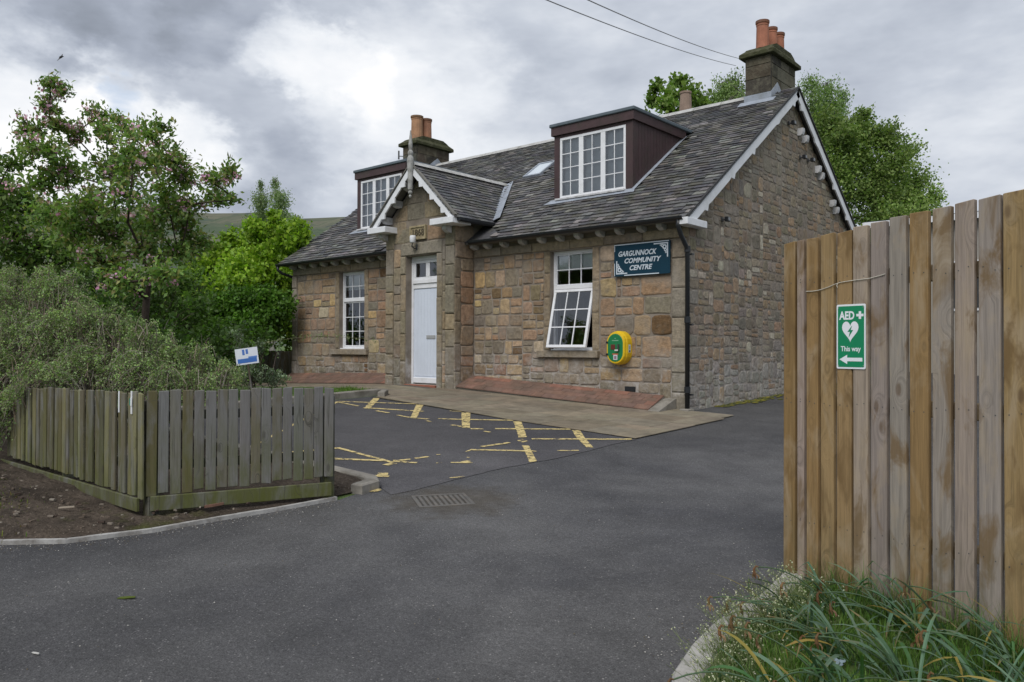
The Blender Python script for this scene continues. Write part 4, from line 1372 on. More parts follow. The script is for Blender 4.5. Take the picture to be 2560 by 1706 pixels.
for x0, x1 in ((PX - 1.29, PX - 0.72), (PX + 0.60, PX + 1.23)):
    obj('eaves_return', MB().cbox(x0, x1, PY - 0.34, PY + 0.16, 3.945, 4.065, 0.006), 'white_paint', house, (x0, PY, 4.0))
    obj('corbel', MB().prism([(0.0, 3.80), (-0.10, 3.82), (-0.18, 3.87), (-0.19, 3.943), (0.0, 3.943)], x0 + 0.18, x0 + 0.30, 'x', T=lambda a, b2, c: (a, PY + b2, c)), 'old_white_paint', house)
prof = [(0.012, 4.55), (0.026, 4.575), (0.022, 4.60), (0.012, 4.61), (0.036, 4.635), (0.040, 4.66), (0.024, 4.69), (0.043, 4.71), (0.048, 4.90), (0.045, 5.05), (0.055, 5.12), (0.062, 5.28), (0.058, 5.33),
        (0.035, 5.38), (0.048, 5.42), (0.048, 5.45), (0.026, 5.49), (0.034, 5.53), (0.034, 5.57), (0.036, 5.60), (0.028, 5.70), (0.016, 5.80), (0.008, 5.88)]
prof = [(r_ * 1.15, z_) for r_, z_ in prof]
obj('finial', MB().lathe(PX + 0.03, PY - 0.325, prof, 10), 'weathered_paint', house)

# --- chimneys
def chimney(c, ztop, pots, label, mossy):
    x0, x1, y0, y1 = c
    zb_ = zroof(y0) - 0.15
    ch = obj('chimney_stack', MB().box(x0, x1, y0, y1, zb_, ztop, (0.055, 0.05, 0.042)), 'sooty_stone', house, (x0, y0, zb_))
    # courses of big blocks, proud of the core
    z = zb_
    while z < ztop - 0.03:
        h = min(random.uniform(0.24, 0.34), ztop - z)
        t = random.uniform(0.35, 0.65)
        bl = [(x0, x0 + (x1 - x0) * t), (x0 + (x1 - x0) * t, x1)] if random.random() < 0.6 else [(x0, x1)]
        def cc(): return jit(random.choice(((0.075, 0.068, 0.052), (0.05, 0.047, 0.040), (0.12, 0.11, 0.085), (0.09, 0.075, 0.055))), 0.15)
        for a, b2 in bl:
            obj('block', MB().cbox(a + 0.004, b2 - 0.004, y0 - 0.012, y0 + 0.05, z + 0.004, z + h - 0.004, 0.006, cc()), 'sooty_stone', ch)
        k = 3; off = random.uniform(-0.1, 0.1)
        ed = [y0 + 0.051] + [y0 + (y1 - y0) * (i / k) + off for i in range(1, k)] + [y1]
        for a, b2 in zip(ed, ed[1:]):
            obj('block', MB().cbox(x1 - 0.05, x1 + 0.012, a + 0.004, b2 - 0.004, z + 0.004, z + h - 0.004, 0.006, cc()), 'sooty_stone', ch)
        z += h
    m_ = MB().cbox(x0 - 0.10, x1 + 0.10, y0 - 0.10, y1 + 0.10, ztop, ztop + 0.085, 0.01)
    m_.prism([(y0 - 0.09, ztop + 0.085), (y1 + 0.09, ztop + 0.085), (y1 - 0.10, ztop + 0.21), (y1 - 0.25, ztop + 0.27), (y0 + 0.25, ztop + 0.27), (y0 + 0.08, ztop + 0.21)], x0 - 0.02, x1 + 0.02, 'x')
    V = [(x0 - 0.09, y0 - 0.09, ztop + 0.086), (x1 + 0.09, y0 - 0.09, ztop + 0.086), (x1 + 0.09, y1 + 0.09, ztop + 0.086), (x0 - 0.09, y1 + 0.09, ztop + 0.086),
         (x0 + 0.03, y0 + 0.10, ztop + 0.22), (x1 - 0.03, y0 + 0.10, ztop + 0.22), (x1 - 0.03, y1 - 0.10, ztop + 0.22), (x0 + 0.03, y1 - 0.10, ztop + 0.22)]
    m_.add(V, [(0, 1, 5, 4), (1, 2, 6, 5), (2, 3, 7, 6), (3, 0, 4, 7)])
    obj('chimney_cap', m_, 'mossy_stone', ch)
    for (px, py, r, zt, c2) in pots:
        zb2 = ztop + 0.2
        prof = [(r * 1.12, zb2), (r * 1.08, zb2 + 0.05), (r, zt - 0.11), (r * 1.06, zt - 0.10), (r * 1.06, zt - 0.075), (r * 1.0, zt - 0.07), (r * 1.16, zt - 0.05), (r * 1.16, zt), (r * 0.9, zt), (r * 0.85, zt - 0.08)]
        cols = [c2] * 6 + [(c2[0] * 0.5, c2[1] * 0.55, c2[2] * 0.55)] * 4
        obj('chimney_pot', MB().lathe(px, py, prof, 16, c2, cols), 'clay_pot', ch)
    # lead flashing
    m_ = MB()
    m_.box(x0 - 0.02, x1 + 0.02, y0 - 0.022, y0 - 0.013, zroof(y0) + 0.0, zroof(y0) + 0.15)
    zt_ = lambda y: zroof(y) if y < YR else 2 * ZR - zroof(y) if False else ZR - SL * (y - YR)
    ym = YR
    m_.prism([(y0 - 0.02, zroof(y0) + 0.0), (ym, ZR + 0.02), (y1, ZR - SL * (y1 - YR)), (y1, ZR - SL * (y1 - YR) + 0.16), (ym, ZR + 0.20), (y0 - 0.02, zroof(y0) + 0.15)], x1 + 0.013, x1 + 0.022, 'x')
    m_.add([RP(x0 - 0.1, (y0 - 0.16 - YE) / math.cos(ANG), 0.03), RP(x1 + 0.12, (y0 - 0.16 - YE) / math.cos(ANG), 0.03), RP(x1 + 0.12, (y0 - YE) / math.cos(ANG), 0.035), RP(x0 - 0.1, (y0 - YE) / math.cos(ANG), 0.035)], [(0, 1, 2, 3)])
    obj('lead_flashing', m_, 'lead', ch)
    return ch


TER = (0.33, 0.135, 0.085)
c1 = chimney(CH[0], 7.44, [(-0.55, 4.03, 0.118, 8.20, TER), (-0.55, 4.46, 0.110, 8.19, jit(TER)), (-0.55, 4.83, 0.110, 8.19, jit(TER))], '', True)
c2 = chimney(CH[1], 7.20, [(-10.43, 3.62, 0.155, 8.07, (0.36, 0.20, 0.115)), (-10.43, 3.97, 0.145, 8.06, (0.33, 0.16, 0.095)), (-10.43, 4.34, 0.13, 7.52, (0.30, 0.11, 0.07))], '', False)
obj('aerial_bracket', MB().tube([(-10.70, 3.4, 6.95), (-10.86, 3.33, 6.97)], 0.012, 6).tube([(-10.86, 3.33, 6.88), (-10.86, 3.33, 7.12)], 0.022, 6), 'dark_metal', c2)

# --- dormers
def sash(parent, x0, x1, z0, z1, y, cols, rows, fw, bw, T=None, mat='upvc', name='window_frame', glass='glass', th=0.05):
    T = T or (lambda x, yy, z: (x, yy, z))
    m_ = MB()
    for (a, b2, c, d) in ((x0, x1, z0, z0 + fw), (x0, x1, z1 - fw, z1), (x0, x0 + fw, z0 + fw, z1 - fw), (x1 - fw, x1, z0 + fw, z1 - fw)):
        m_.cbox(a + 0.0005, b2 - 0.0005, y, y + th, c + 0.0005, d - 0.0005, 0.004, T=T)
    gx0, gx1, gz0, gz1 = x0 + fw, x1 - fw, z0 + fw, z1 - fw
    for i in range(1, cols):
        xc = gx0 + (gx1 - gx0) * i / cols
        m_.box(xc - bw / 2, xc + bw / 2, y + 0.008, y + 0.030, gz0 - 0.002, gz1 + 0.002, T=T)
    for j in range(1, rows):
        zc = gz0 + (gz1 - gz0) * j / rows
        m_.box(gx0 - 0.002, gx1 + 0.002, y + 0.010, y + 0.028, zc - bw / 2, zc + bw / 2, T=T)
    f = obj(name, m_, mat, parent, T(x0, y, z0))
    for i in range(cols):
        for j in range(rows):
            a, b2 = gx0 + (gx1 - gx0) * i / cols, gx0 + (gx1 - gx0) * (i + 1) / cols
            c, d = gz0 + (gz1 - gz0) * j / rows, gz0 + (gz1 - gz0) * (j + 1) / rows
            q = MB().add([T(a, y + 0.018, c), T(b2, y + 0.018, c), T(b2, y + 0.018, d), T(a, y + 0.018, d)], [(0, 1, 2, 3)])
            obj('pane', q, glass, parent)
    return f


for (dx0, dx1) in DORM:
    yd = 0.833
    w0, w1, wz0, wz1 = dx0 + 0.135, dx1 - 0.15, 4.475, 5.648
    m_ = MB()
    # front frame of boards round the window
    m_.box(dx0, w0, yd, yd + 0.06, 4.40, 5.72).box(w1, dx1 - 0.03, yd, yd + 0.06, 4.40, 5.72).box(w0, w1, yd, yd + 0.06, wz1, 5.72).box(w0, w1, yd, yd + 0.06, 4.36, 4.43)
    m_.box(dx1 - 0.03, dx1 + 0.004, yd - 0.006, yd + 0.09, 4.40, 5.72)
    # inner lining so the box is closed
    m_.add([(dx0 + 0.05, yd + 0.6, 4.3), (dx1 - 0.05, yd + 0.6, 4.3), (dx1 - 0.05, yd + 0.6, 5.7), (dx0 + 0.05, yd + 0.6, 5.7)], [(0, 1, 2, 3)])
    yk = YE + (5.75 - ZE) / SL
    for xx, flip in ((dx0 + 0.02, True), (dx1 - 0.02, False)):
        m_.add([(xx, yd, zroof(yd) - 0.03), (xx, yk, 5.75), (xx, yd, 5.75)], [(0, 1, 2)] if not flip else [(2, 1, 0)])
    dm = obj('dormer', m_, 'cladding', house, (dx0, yd, 4.4))
    # cheek boards
    for xx, sg in ((dx1 - 0.02, 1), (dx0 + 0.02, -1)):
        yy = yd + 0.09
        while yy < yk - 0.05:
            y1 = min(yy + 0.105, yk)
            z0a, z1a = zroof(yy) - 0.02, zroof(y1) - 0.02
            q = MB().prism([(yy + 0.003, z0a), (y1 - 0.003, min(z1a, 5.739)), (y1 - 0.003, 5.74), (yy + 0.003, 5.74)], xx + sg * 0.001, xx + sg * 0.018, 'x')
            obj('cladding_board', q, 'cladding', dm, (xx, yy, 5))
            yy = y1
    # fascia and flat roof
    m_ = MB()
    yb2 = YE + (5.80 - ZE) / SL
    m_.box(dx0 - 0.045, dx1 + 0.045, yd - 0.05, yd - 0.02, 5.705, 5.866)
    for xx in (dx0 - 0.045, dx1 + 0.015):
        m_.box(xx, xx + 0.03, yd - 0.02, yb2 - 0.1, 5.705, 5.866)
    obj('fascia', m_, 'cladding', dm)
    yb3 = YE + (5.93 - ZE) / SL
    obj('flat_roof', MB().cbox(dx0 - 0.075, dx1 + 0.075, yd - 0.08, yb3 + 0.05, 5.866, 5.932, 0.012), 'felt_roof', dm)
    t3 = (w1 - w0) / 3
    m_ = MB()
    for i in range(3):
        sash(dm, w0 + t3 * i, w0 + t3 * (i + 1), wz0, wz1, yd + 0.0, 2, 4, 0.052, 0.016)
    obj('window_sill', MB().cbox(w0 - 0.06, w1 + 0.02, yd - 0.09, yd + 0.05, 4.435, 4.474, 0.006), 'old_white_paint', dm)
    obj('net_curtain', MB().add([(w0, yd + 0.10, wz0), (w1, yd + 0.10, wz0), (w1, yd + 0.10, wz1), (w0, yd + 0.10, wz1)], [(0, 1, 2, 3)]), 'curtain', dm)
    # lead apron below and up the side
    sA = (yd - YE) / math.cos(ANG)
    m_ = MB().add([RP(dx0 - 0.16, sA - 0.16, 0.03), RP(dx1 + 0.10, sA - 0.13, 0.03), RP(dx1 + 0.06, sA + 0.0, 0.04), RP(dx0 - 0.06, sA + 0.0, 0.04)], [(0, 1, 2, 3)])
    sB = (yk - YE) / math.cos(ANG)
    m_.add([RP(dx1 + 0.0, sA, 0.045), RP(dx1 + 0.06, sA, 0.032), RP(dx1 + 0.06, sB, 0.032), RP(dx1 + 0.0, sB, 0.045)], [(0, 1, 2, 3)])
    obj('lead_apron', m_, 'lead', dm)

# --- downstairs windows
def lower_window(w, open_):
    x0, x1, z0, z1 = w
    y = 0.10
    wf = obj('window', MB().box(x0, x0 + 0.045, y, y + 0.07, z0, z1).box(x1 - 0.045, x1, y, y + 0.07, z0, z1).box(x0 + 0.045, x1 - 0.045, y, y + 0.07, z1 - 0.05, z1).box(x0 + 0.045, x1 - 0.045, y, y + 0.07, z0, z0 + 0.055).box(x0 + 0.045, x1 - 0.045, y - 0.012, y + 0.07, 2.66, 2.725), 'upvc', house, (x0, y, z0))
    sash(wf, x0 + 0.046, x1 - 0.046, 2.726, z1 - 0.051, y + 0.012, 3, 2, 0.022, 0.017)
    h = 2.655
    if open_:
        a = R(13.5)
        T = lambda x, yy, z: (x, (y - 0.02) + (yy - y) * math.cos(a) - (h - z) * math.sin(a), h - (h - z) * math.cos(a) - (yy - y) * math.sin(a))
        sash(wf, x0 + 0.03, x1 - 0.03, z0 + 0.02, h, y, 3, 3, 0.052, 0.019, T=T, name='open_sash')
    else:
        sash(wf, x0 + 0.046, x1 - 0.046, z0 + 0.056, h, y + 0.012, 3, 3, 0.03, 0.017)
    obj('blind', MB().box(x0 + 0.05, x1 - 0.05, y + 0.072, y + 0.076, 2.99 if open_ else 2.93, z1 - 0.01), 'blind', wf)
    obj('window_board', MB().cbox(x0 + 0.0, x1 - 0.0, 0.02, y, z0 - 0.004, z0 + 0.022, 0.004), 'upvc', wf)
    if not open_:
        obj('notice', MB().box(x1 - 0.17, x1 - 0.06, y + 0.09, y + 0.093, 2.28, 2.62), 'upvc', wf)
    return wf


lower_window(WR, True)
lower_window(WL, False)

# --- door
y = PY + 0.17
m_ = MB()
m_.cbox(DOOR[0], DOOR[0] + 0.055, y - 0.02, y + 0.06, DOOR[2], DOOR[3], 0.004).cbox(DOOR[1] - 0.055, DOOR[1], y - 0.02, y + 0.06, DOOR[2], DOOR[3], 0.004)
m_.cbox(DOOR[0] + 0.055, DOOR[1] - 0.055, y - 0.02, y + 0.06, DOOR[3] - 0.085, DOOR[3], 0.004).cbox(DOOR[0] + 0.055, DOOR[1] - 0.055, y - 0.035, y + 0.06, 2.90, 2.975, 0.004)
m_.cbox(DOOR[0] + 0.055, DOOR[1] - 0.055, y - 0.01, y + 0.06, 2.80, 2.90, 0.004)
df = obj('door_frame', m_, 'upvc', house, (DOOR[0], y, DOOR[2]))
sash(df, DOOR[0] + 0.056, (DOOR[0] + DOOR[1]) / 2 + 0.012, 2.976, DOOR[3] - 0.086, y - 0.008, 1, 1, 0.055, 0.02, name='fanlight')
sash(df, (DOOR[0] + DOOR[1]) / 2 + 0.013, DOOR[1] - 0.056, 2.976, DOOR[3] - 0.086, y - 0.008, 1, 1, 0.055, 0.02, name='fanlight')
door = obj('door', MB().box(DOOR[0] + 0.056, DOOR[1] - 0.056, y + 0.012, y + 0.05, DOOR[2] + 0.01, 2.799), 'door_paint', house, (DOOR[0], y, DOOR[2]))
nb = 8
for k in range(nb):
    a = DOOR[0] + 0.075 + (DOOR[1] - DOOR[0] - 0.15) * k / nb; b2 = DOOR[0] + 0.075 + (DOOR[1] - DOOR[0] - 0.15) * (k + 1) / nb
    obj('door_board', MB().cbox(a + 0.0012, b2 - 0.0012, y + 0.004, y + 0.013, DOOR[2] + 0.16, 2.78, 0.002), 'door_paint', door)
obj('weather_bar', MB().cbox(DOOR[0] + 0.07, DOOR[1] - 0.058, y - 0.035, y + 0.012, DOOR[2] + 0.02, DOOR[2] + 0.135, 0.01), 'white_paint', door)
obj('letterbox', MB().cbox(-5.68, -5.42, y - 0.006, y + 0.006, 1.775, 1.85, 0.003).box(-5.66, -5.44, y - 0.009, y - 0.005, 1.79, 1.835), 'galvanised', door)
obj('threshold', MB().cbox(DOOR[0] - 0.0, DOOR[1] + 0.0, PY - 0.05, y + 0.05, 0.76, 0.858, 0.008, (0.26, 0.10, 0.065)), 'red_tile', house)
obj('vent_grille', MB().box(-1.18, -0.98, -0.022, 0.0, 0.885, 0.962), 'black_plastic', front_wall)

# --- sloping tiled skirts at the foot of the front
def skirt(xa, xb, yf, back, front, label):
    root = thing('tiled_skirt', label, 'ramp', (xa, yf, zg(xa, yf)))
    def P_(x, t, h):
        k = (x - xa) / (xb - xa)
        zb_ = back[0] + (back[1] - back[0]) * k; zf = front[0] + (front[1] - front[0]) * k
        return (x, yf * (1 - t) - 0.03 * t, zf + (zb_ - zf) * t + h)
    m_ = MB()
    n = 8
    for i in range(n):
        x0, x1 = xa + (xb - xa) * i / n, xa + (xb - xa) * (i + 1) / n
        b0 = [P_(x0, 0.0, -0.012), P_(x1, 0.0, -0.012), P_(x1, 1, -0.012), P_(x0, 1, -0.012)]
        lo = [(q[0], q[1] + 0.03, zg(q[0], q[1]) - 0.02) for q in b0]
        m_.add(b0 + lo, [(0, 1, 2, 3), (4, 5, 1, 0)] + ([(5, 6, 2, 1)] if i == n - 1 else []) + ([(7, 4, 0, 3)] if i == 0 else []))
    obj('base', m_, 'concrete', root)
    rows_ = 4
    for r_ in range(rows_):
        t0, t1 = r_ / rows_ - (0.03 if r_ == 0 else 0), (r_ + 1) / rows_
        x = xa - (0.12 if r_ % 2 else 0)
        while x < xb - 0.01:
            x0, x1 = max(x, xa), min(x + 0.235, xb)
            if x1 - x0 > 0.03:
                h = random.uniform(0.004, 0.009)
                V = [P_(x0 + 0.0015, t0 + 0.004, -0.011), P_(x1 - 0.0015, t0 + 0.004, -0.011), P_(x1 - 0.0015, t1 - 0.004, -0.011), P_(x0 + 0.0015, t1 - 0.004, -0.011)]
                V += [P_(x0 + 0.003, t0 + 0.01, h), P_(x1 - 0.003, t0 + 0.01, h), P_(x1 - 0.003, t1 - 0.01, h), P_(x0 + 0.003, t1 - 0.01, h)]
                edge = r_ == rows_ - 1 or x1 >= xb - 0.01
                c = jit(random.choice(((0.165, 0.102, 0.078), (0.15, 0.096, 0.075), (0.178, 0.105, 0.078))), 0.08)
                if edge and random.random() < 0.5: c = jit((0.21, 0.105, 0.076), 0.1)
                obj('tile', MB().add(V, [(4, 5, 6, 7), (0, 1, 5, 4), (1, 2, 6, 5), (2, 3, 7, 6), (3, 0, 4, 7)], c), 'red_tile', root, V[0])
            x += 0.235
    return root


skirt(-4.70, -0.42, -0.50, (1.055, 0.838), (0.862, 0.652), 'sloping red tiled skirt below the open window')
skirt(-10.95, -6.75, -0.50, (0.955, 1.055), (0.745, 0.862), 'sloping red tiled skirt below the left, closed window')
o = tag(obj('concrete_wedge', MB().prism([(-0.58, zg(-0.3, -0.58) - 0.02), (-0.02, zg(-0.3, 0) - 0.02), (-0.02, 0.80), (-0.09, 0.79), (-0.56, zg(-0.3, -0.58) + 0.03)], -0.405, -0.20, 'x'), 'concrete'), 'small concrete wedge between the red tiled skirt and the black downpipe', 'wedge')

# ------------------------------------------------------------------ things fixed to the cottage
# name board
def rrect(x0, x1, z0, z1, r, n=4):
    out = []
    for cx, cz, a0 in ((x1 - r, z0 + r, -90), (x1 - r, z1 - r, 0), (x0 + r, z1 - r, 90), (x0 + r, z0 + r, 180)):
        for k in range(n + 1):
            t = R(a0 + 90 * k / n)
            out.append((cx + r * math.cos(t), cz + r * math.sin(t)))
    return out


BX0, BX1, BZ0, BZ1 = -1.365, -0.300, 2.805, 3.342
nb_ = thing('name_board', 'dark blue board lettered GARGUNNOCK COMMUNITY CENTRE high on the wall', 'sign', ((BX0 + BX1) / 2, -0.03, BZ0))
BLUE, PALE = (0.008, 0.036, 0.060), (0.50, 0.56, 0.62)
obj('panel', MB().prism(rrect(BX0, BX1, BZ0, BZ1, 0.02), -0.045, -0.068, 'y', BLUE), 'matt_paint', nb_)
m_ = MB()
yy = -0.0695
for (a, b2, c, d) in ((BX0 + 0.005, BX1 - 0.02, BZ1 - 0.018, BZ1 - 0.004), (BX0 + 0.004, BX0 + 0.016, BZ1 - 0.12, BZ1 - 0.02), (BX0 + 0.002, BX0 + 0.014, BZ0 + 0.01, BZ0 + 0.22), (BX0 + 0.20, BX1 - 0.20, BZ0 + 0.004, BZ0 + 0.020),
                     (BX1 - 0.30, BX1 - 0.035, BZ1 - 0.055, BZ1 - 0.035), (BX1 - 0.055, BX1 - 0.035, BZ1 - 0.27, BZ1 - 0.055),
                     (BX0 + 0.04, BX0 + 0.26, BZ0 + 0.035, BZ0 + 0.055), (BX0 + 0.04, BX0 + 0.062, BZ0 + 0.055, BZ0 + 0.26)):
    m_.box(a, b2, yy, -0.0681, c, d, PALE)
obj('border', m_, 'painted', nb_)
for cx, cz, sg in ((BX1 - 0.055, BZ1 - 0.056, -1), (BX0 + 0.063, BZ0 + 0.056, 1)):
    m_ = MB()
    # knotwork corner: two interlaced rings and stepped lobes
    for (ou, ov, rr_) in ((0.045, 0.05, 0.040), (0.085, 0.028, 0.026), (0.028, 0.10, 0.026), (0.115, 0.018, 0.016), (0.018, 0.14, 0.016)):
        ring = []
        for k in range(12):
            t = 2 * math.pi * k / 12
            ring.append((cx + sg * (ou + rr_ * math.cos(t)), cz + sg * (ov + rr_ * math.sin(t))))
        inner = [(cx + sg * (ou + rr_ * 0.42 * math.cos(2 * math.pi * k / 12)), cz + sg * (ov + rr_ * 0.42 * math.sin(2 * math.pi * k / 12))) for k in range(12)]
        V = [(x, yy - 0.0004 * ou, z) for x, z in ring + inner]
        m_.add(V, [(k, (k + 1) % 12, 12 + (k + 1) % 12, 12 + k) for k in range(12)], PALE)
    obj('corner_ornament', m_, 'painted', nb_)
for body, xs_, zc, sz in (('GARGUNNOCK', BX0 + 0.075, BZ1 - 0.205, 0.118), ('COMMUNITY', BX0 + 0.195, BZ1 - 0.325, 0.112), ('CENTRE', BX0 + 0.295, BZ1 - 0.445, 0.112)):
    V, F = text_mesh(body, sz, 0.28, 0.0032, 0.0006, 'LEFT', 1.0)
    wd = max(v[0] for v in V) - min(v[0] for v in V)
    want = {'GARGUNNOCK': 0.735, 'COMMUNITY': 0.70, 'CENTRE': 0.435}[body]
    k = want / wd
    obj('lettering', MB().add([(xs_ + x * k, yy - 0.0004 - z, zc + y_) for x, y_, z in V], F, PALE), 'painted', nb_)

# defibrillator cabinet
ax, az = -1.235, 1.606
cab = thing('defibrillator_cabinet', 'yellow oval wall cabinet with green front below the name board', 'cabinet', (ax, 0, 1.32))
YELLOW, GREEN = (0.66, 0.44, 0.012), (0.008, 0.165, 0.055)
def oval(w, h, n=10):
    r = w / 2
    out = []
    for k in range(n + 1):
        t = math.pi * k / n
        out.append((r * math.cos(t), (h / 2 - r) + r * math.sin(t)))
    for k in range(n + 1):
        t = math.pi + math.pi * k / n
        out.append((r * math.cos(t), -(h / 2 - r) + r * math.sin(t)))
    return out
def loft(prof, x, z, col):
    m2 = MB()
    rings = [[(x + a * k, y_, z + b2 * k + (0 if True else 0)) for a, b2 in base] for (base, y_, k) in prof]
    n = len(rings[0])
    V = [q for r_ in rings for q in r_]
    F = [(i * n + j, i * n + (j + 1) % n, (i + 1) * n + (j + 1) % n, (i + 1) * n + j) for i in range(len(rings) - 1) for j in range(n)]
    F.append(tuple((len(rings) - 1) * n + j for j in range(n)))
    m2.add(V, F, col)
    return m2
O1 = oval(0.385, 0.565); O2 = oval(0.36, 0.54); O3 = oval(0.30, 0.47); O4 = oval(0.285, 0.455)
obj('body', loft([(O1, -0.012, 1), (O1, -0.15, 1), (O2, -0.172, 1), (O2, -0.20, 1), (oval(0.34, 0.515), -0.222, 1), (O3, -0.225, 1)], ax, az, YELLOW), 'painted', cab, smooth=False)
gp = obj('front_panel', loft([(O3, -0.2252, 1), (O4, -0.229, 1)], ax, az, GREEN), 'painted', cab)
obj('keypad', MB().cbox(ax - 0.085, ax + 0.0, -0.236, -0.228, az - 0.03, az + 0.055, 0.003, (0.12, 0.022, 0.015)), 'painted', cab)
obj('handle', MB().box(ax + 0.055, ax + 0.085, -0.26, -0.228, az - 0.05, az + 0.06, (0.05, 0.06, 0.05)).box(ax + 0.01, ax + 0.075, -0.262, -0.250, az - 0.052, az - 0.028, (0.6, 0.6, 0.55)), 'painted', cab)
obj('label', MB().box(ax - 0.035, ax + 0.045, -0.2305, -0.2285, az - 0.20, az - 0.115, (0.55, 0.56, 0.6)).box(ax - 0.055, ax + 0.06, -0.2312, -0.2286, az - 0.115, az - 0.095, (0.5, 0.09, 0.03)).box(ax - 0.018, ax + 0.028, -0.2318, -0.2304, az - 0.185, az - 0.135, (0.25, 0.16, 0.2)), 'painted', cab)
m_ = MB()
for k, (a, b2) in enumerate(((-0.065, 0.065), (-0.012, 0.012))):
    m_.box(ax + a, ax + b2, -0.2302, -0.2288, az + 0.115 + k * 0.035, az + 0.128 + k * 0.035, (0.22, 0.38, 0.26))
obj('maker_mark', m_, 'painted', cab)
for zc in (az + 0.09, az - 0.11):
    obj('hinge', MB().cbox(ax - 0.182, ax - 0.145, -0.24, -0.19, zc - 0.018, zc + 0.018, 0.004), 'black_plastic', cab)
obj('side_sticker', MB().box(ax + 0.1926, ax + 0.1945, -0.12, -0.06, az - 0.075, az + 0.055, (0.5, 0.62, 0.68)).box(ax + 0.1946, ax + 0.1955, -0.112, -0.068, az - 0.066, az - 0.040, (0.02, 0.05, 0.08)).box(ax + 0.1946, ax + 0.1955, -0.104, -0.076, az - 0.02, az + 0.03, (0.2, 0.3, 0.36)), 'painted', cab)

# lantern above the door
lx, lz = -5.765, 3.70
lan = thing('wall_lantern', 'small lantern with white glass on a black bracket above the door', 'lamp', (lx, PY, 3.6))
obj('bracket', MB().tube([(lx, PY, 3.60), (lx, PY - 0.10, 3.58), (lx, PY - 0.16, 3.62), (lx + 0.02, PY - 0.16, 3.68)], 0.012, 6).tube([(lx - 0.10, PY - 0.06, 3.67), (lx - 0.07, PY - 0.10, 3.63), (lx, PY - 0.12, 3.60)], 0.012, 6).cbox(lx - 0.03, lx + 0.03, PY - 0.03, PY, 3.55, 3.68, 0.004), 'dark_metal', lan)
obj('shade', MB().lathe(lx + 0.03, PY - 0.16, [(0.05, 3.685), (0.062, 3.70), (0.064, 3.80), (0.055, 3.83), (0.02, 3.835)], 12), 'white_paint', lan, smooth=True)

# flood lights and a sensor on the gable
def flood(y, z, label, kind=0):
    t = thing('flood_light', label, 'light', (0.0, y, z), 'lights on the gable')
    obj('back_plate', MB().cbox(0.012, 0.04, y - 0.035, y + 0.035, z - 0.035, z + 0.035, 0.006), 'dark_metal', t)
    obj('arm', MB().tube([(0.04, y, z), (0.10, y + 0.02, z - 0.01)], 0.016, 6), 'dark_metal', t)
    a = R(25)
    m2 = MB().cbox(0.08, 0.15, y - 0.045, y + 0.06, z - 0.045, z + 0.035, 0.01)
    obj('lamp_head', m2, 'black_plastic', t)
    obj('lens', MB().box(0.1505, 0.153, y - 0.03, y + 0.045, z - 0.032, z + 0.022, (0.18, 0.19, 0.20)), 'painted', t)
flood(3.95, 6.02, 'black flood light under the gable peak')
flood(4.52, 5.455, 'nearer of two small black lights halfway up the gable')
flood(4.95, 5.475, 'farther of two small black lights halfway up the gable')
flood(1.10, 3.776, 'small black light low on the gable near the eaves')

# ------------------------------------------------------------------ low picket fence
def plank(parent, name, x0, y0, dx, dy, w, th, z0, z1, col, mat, lean=0.0, ch=0.004, top=0.0):
    """board standing at (x0,y0), its face along (dx,dy); origin at its foot"""
    nx_, ny_ = -dy, dx
    def T(u, v, z):
        u2 = u + lean * (z - z0)
        return (x0 + dx * u2 + nx_ * v, y0 + dy * u2 + ny_ * v, z + top * u / w)
    m2 = MB().cbox(0, w, 0, th, z0, z1, ch, col, T)
    # local frame: board width along local x, so the grain material can follow it
    o = link(name, mesh_from(name, [((q[0] - x0) * dx + (q[1] - y0) * dy, (q[0] - x0) * nx_ + (q[1] - y0) * ny_, q[2] - z0) for q in m2.v], m2.f, m2.c), mat, parent, (x0, y0, z0))
    o.rotation_euler = (0, 0, math.atan2(dy, dx))
    return o


OLD = [(0.115, 0.104, 0.068), (0.095, 0.086, 0.056), (0.14, 0.128, 0.10), (0.11, 0.098, 0.05), (0.15, 0.142, 0.122)]
pf = thing('picket_fence', 'low weathered picket fence with mossy boards at the road corner', 'fence', (0.22, -8.6, zg(0.22, -8.6)))
A_, B_ = Vector((0.22, -8.61)), Vector((0.70, -7.29))
dv = (B_ - A_).normalized(); L_ = (B_ - A_).length
n_b = 17
pit = (L_ - 0.075) / (n_b - 1)
# boards face the road: outward normal is (dv.y, -dv.x)
for i in range(n_b):
    q = A_ + dv * (pit * i) + Vector((dv.y, -dv.x)) * 0.02
    zt = 1.272 + random.uniform(-0.008, 0.006); zb_ = 0.50 + 0.045 * i / n_b + random.uniform(-0.012, 0.008)
    c = jit(random.choice(OLD[2:] + [(0.16, 0.157, 0.155)] * 2), 0.1)
    plank(pf, 'picket', q.x, q.y, dv.x, dv.y, 0.073 + random.uniform(-0.004, 0.004), 0.018, zb_, zt, c, 'old_timber', random.uniform(-0.006, 0.006), top=random.uniform(-0.008, 0.008))
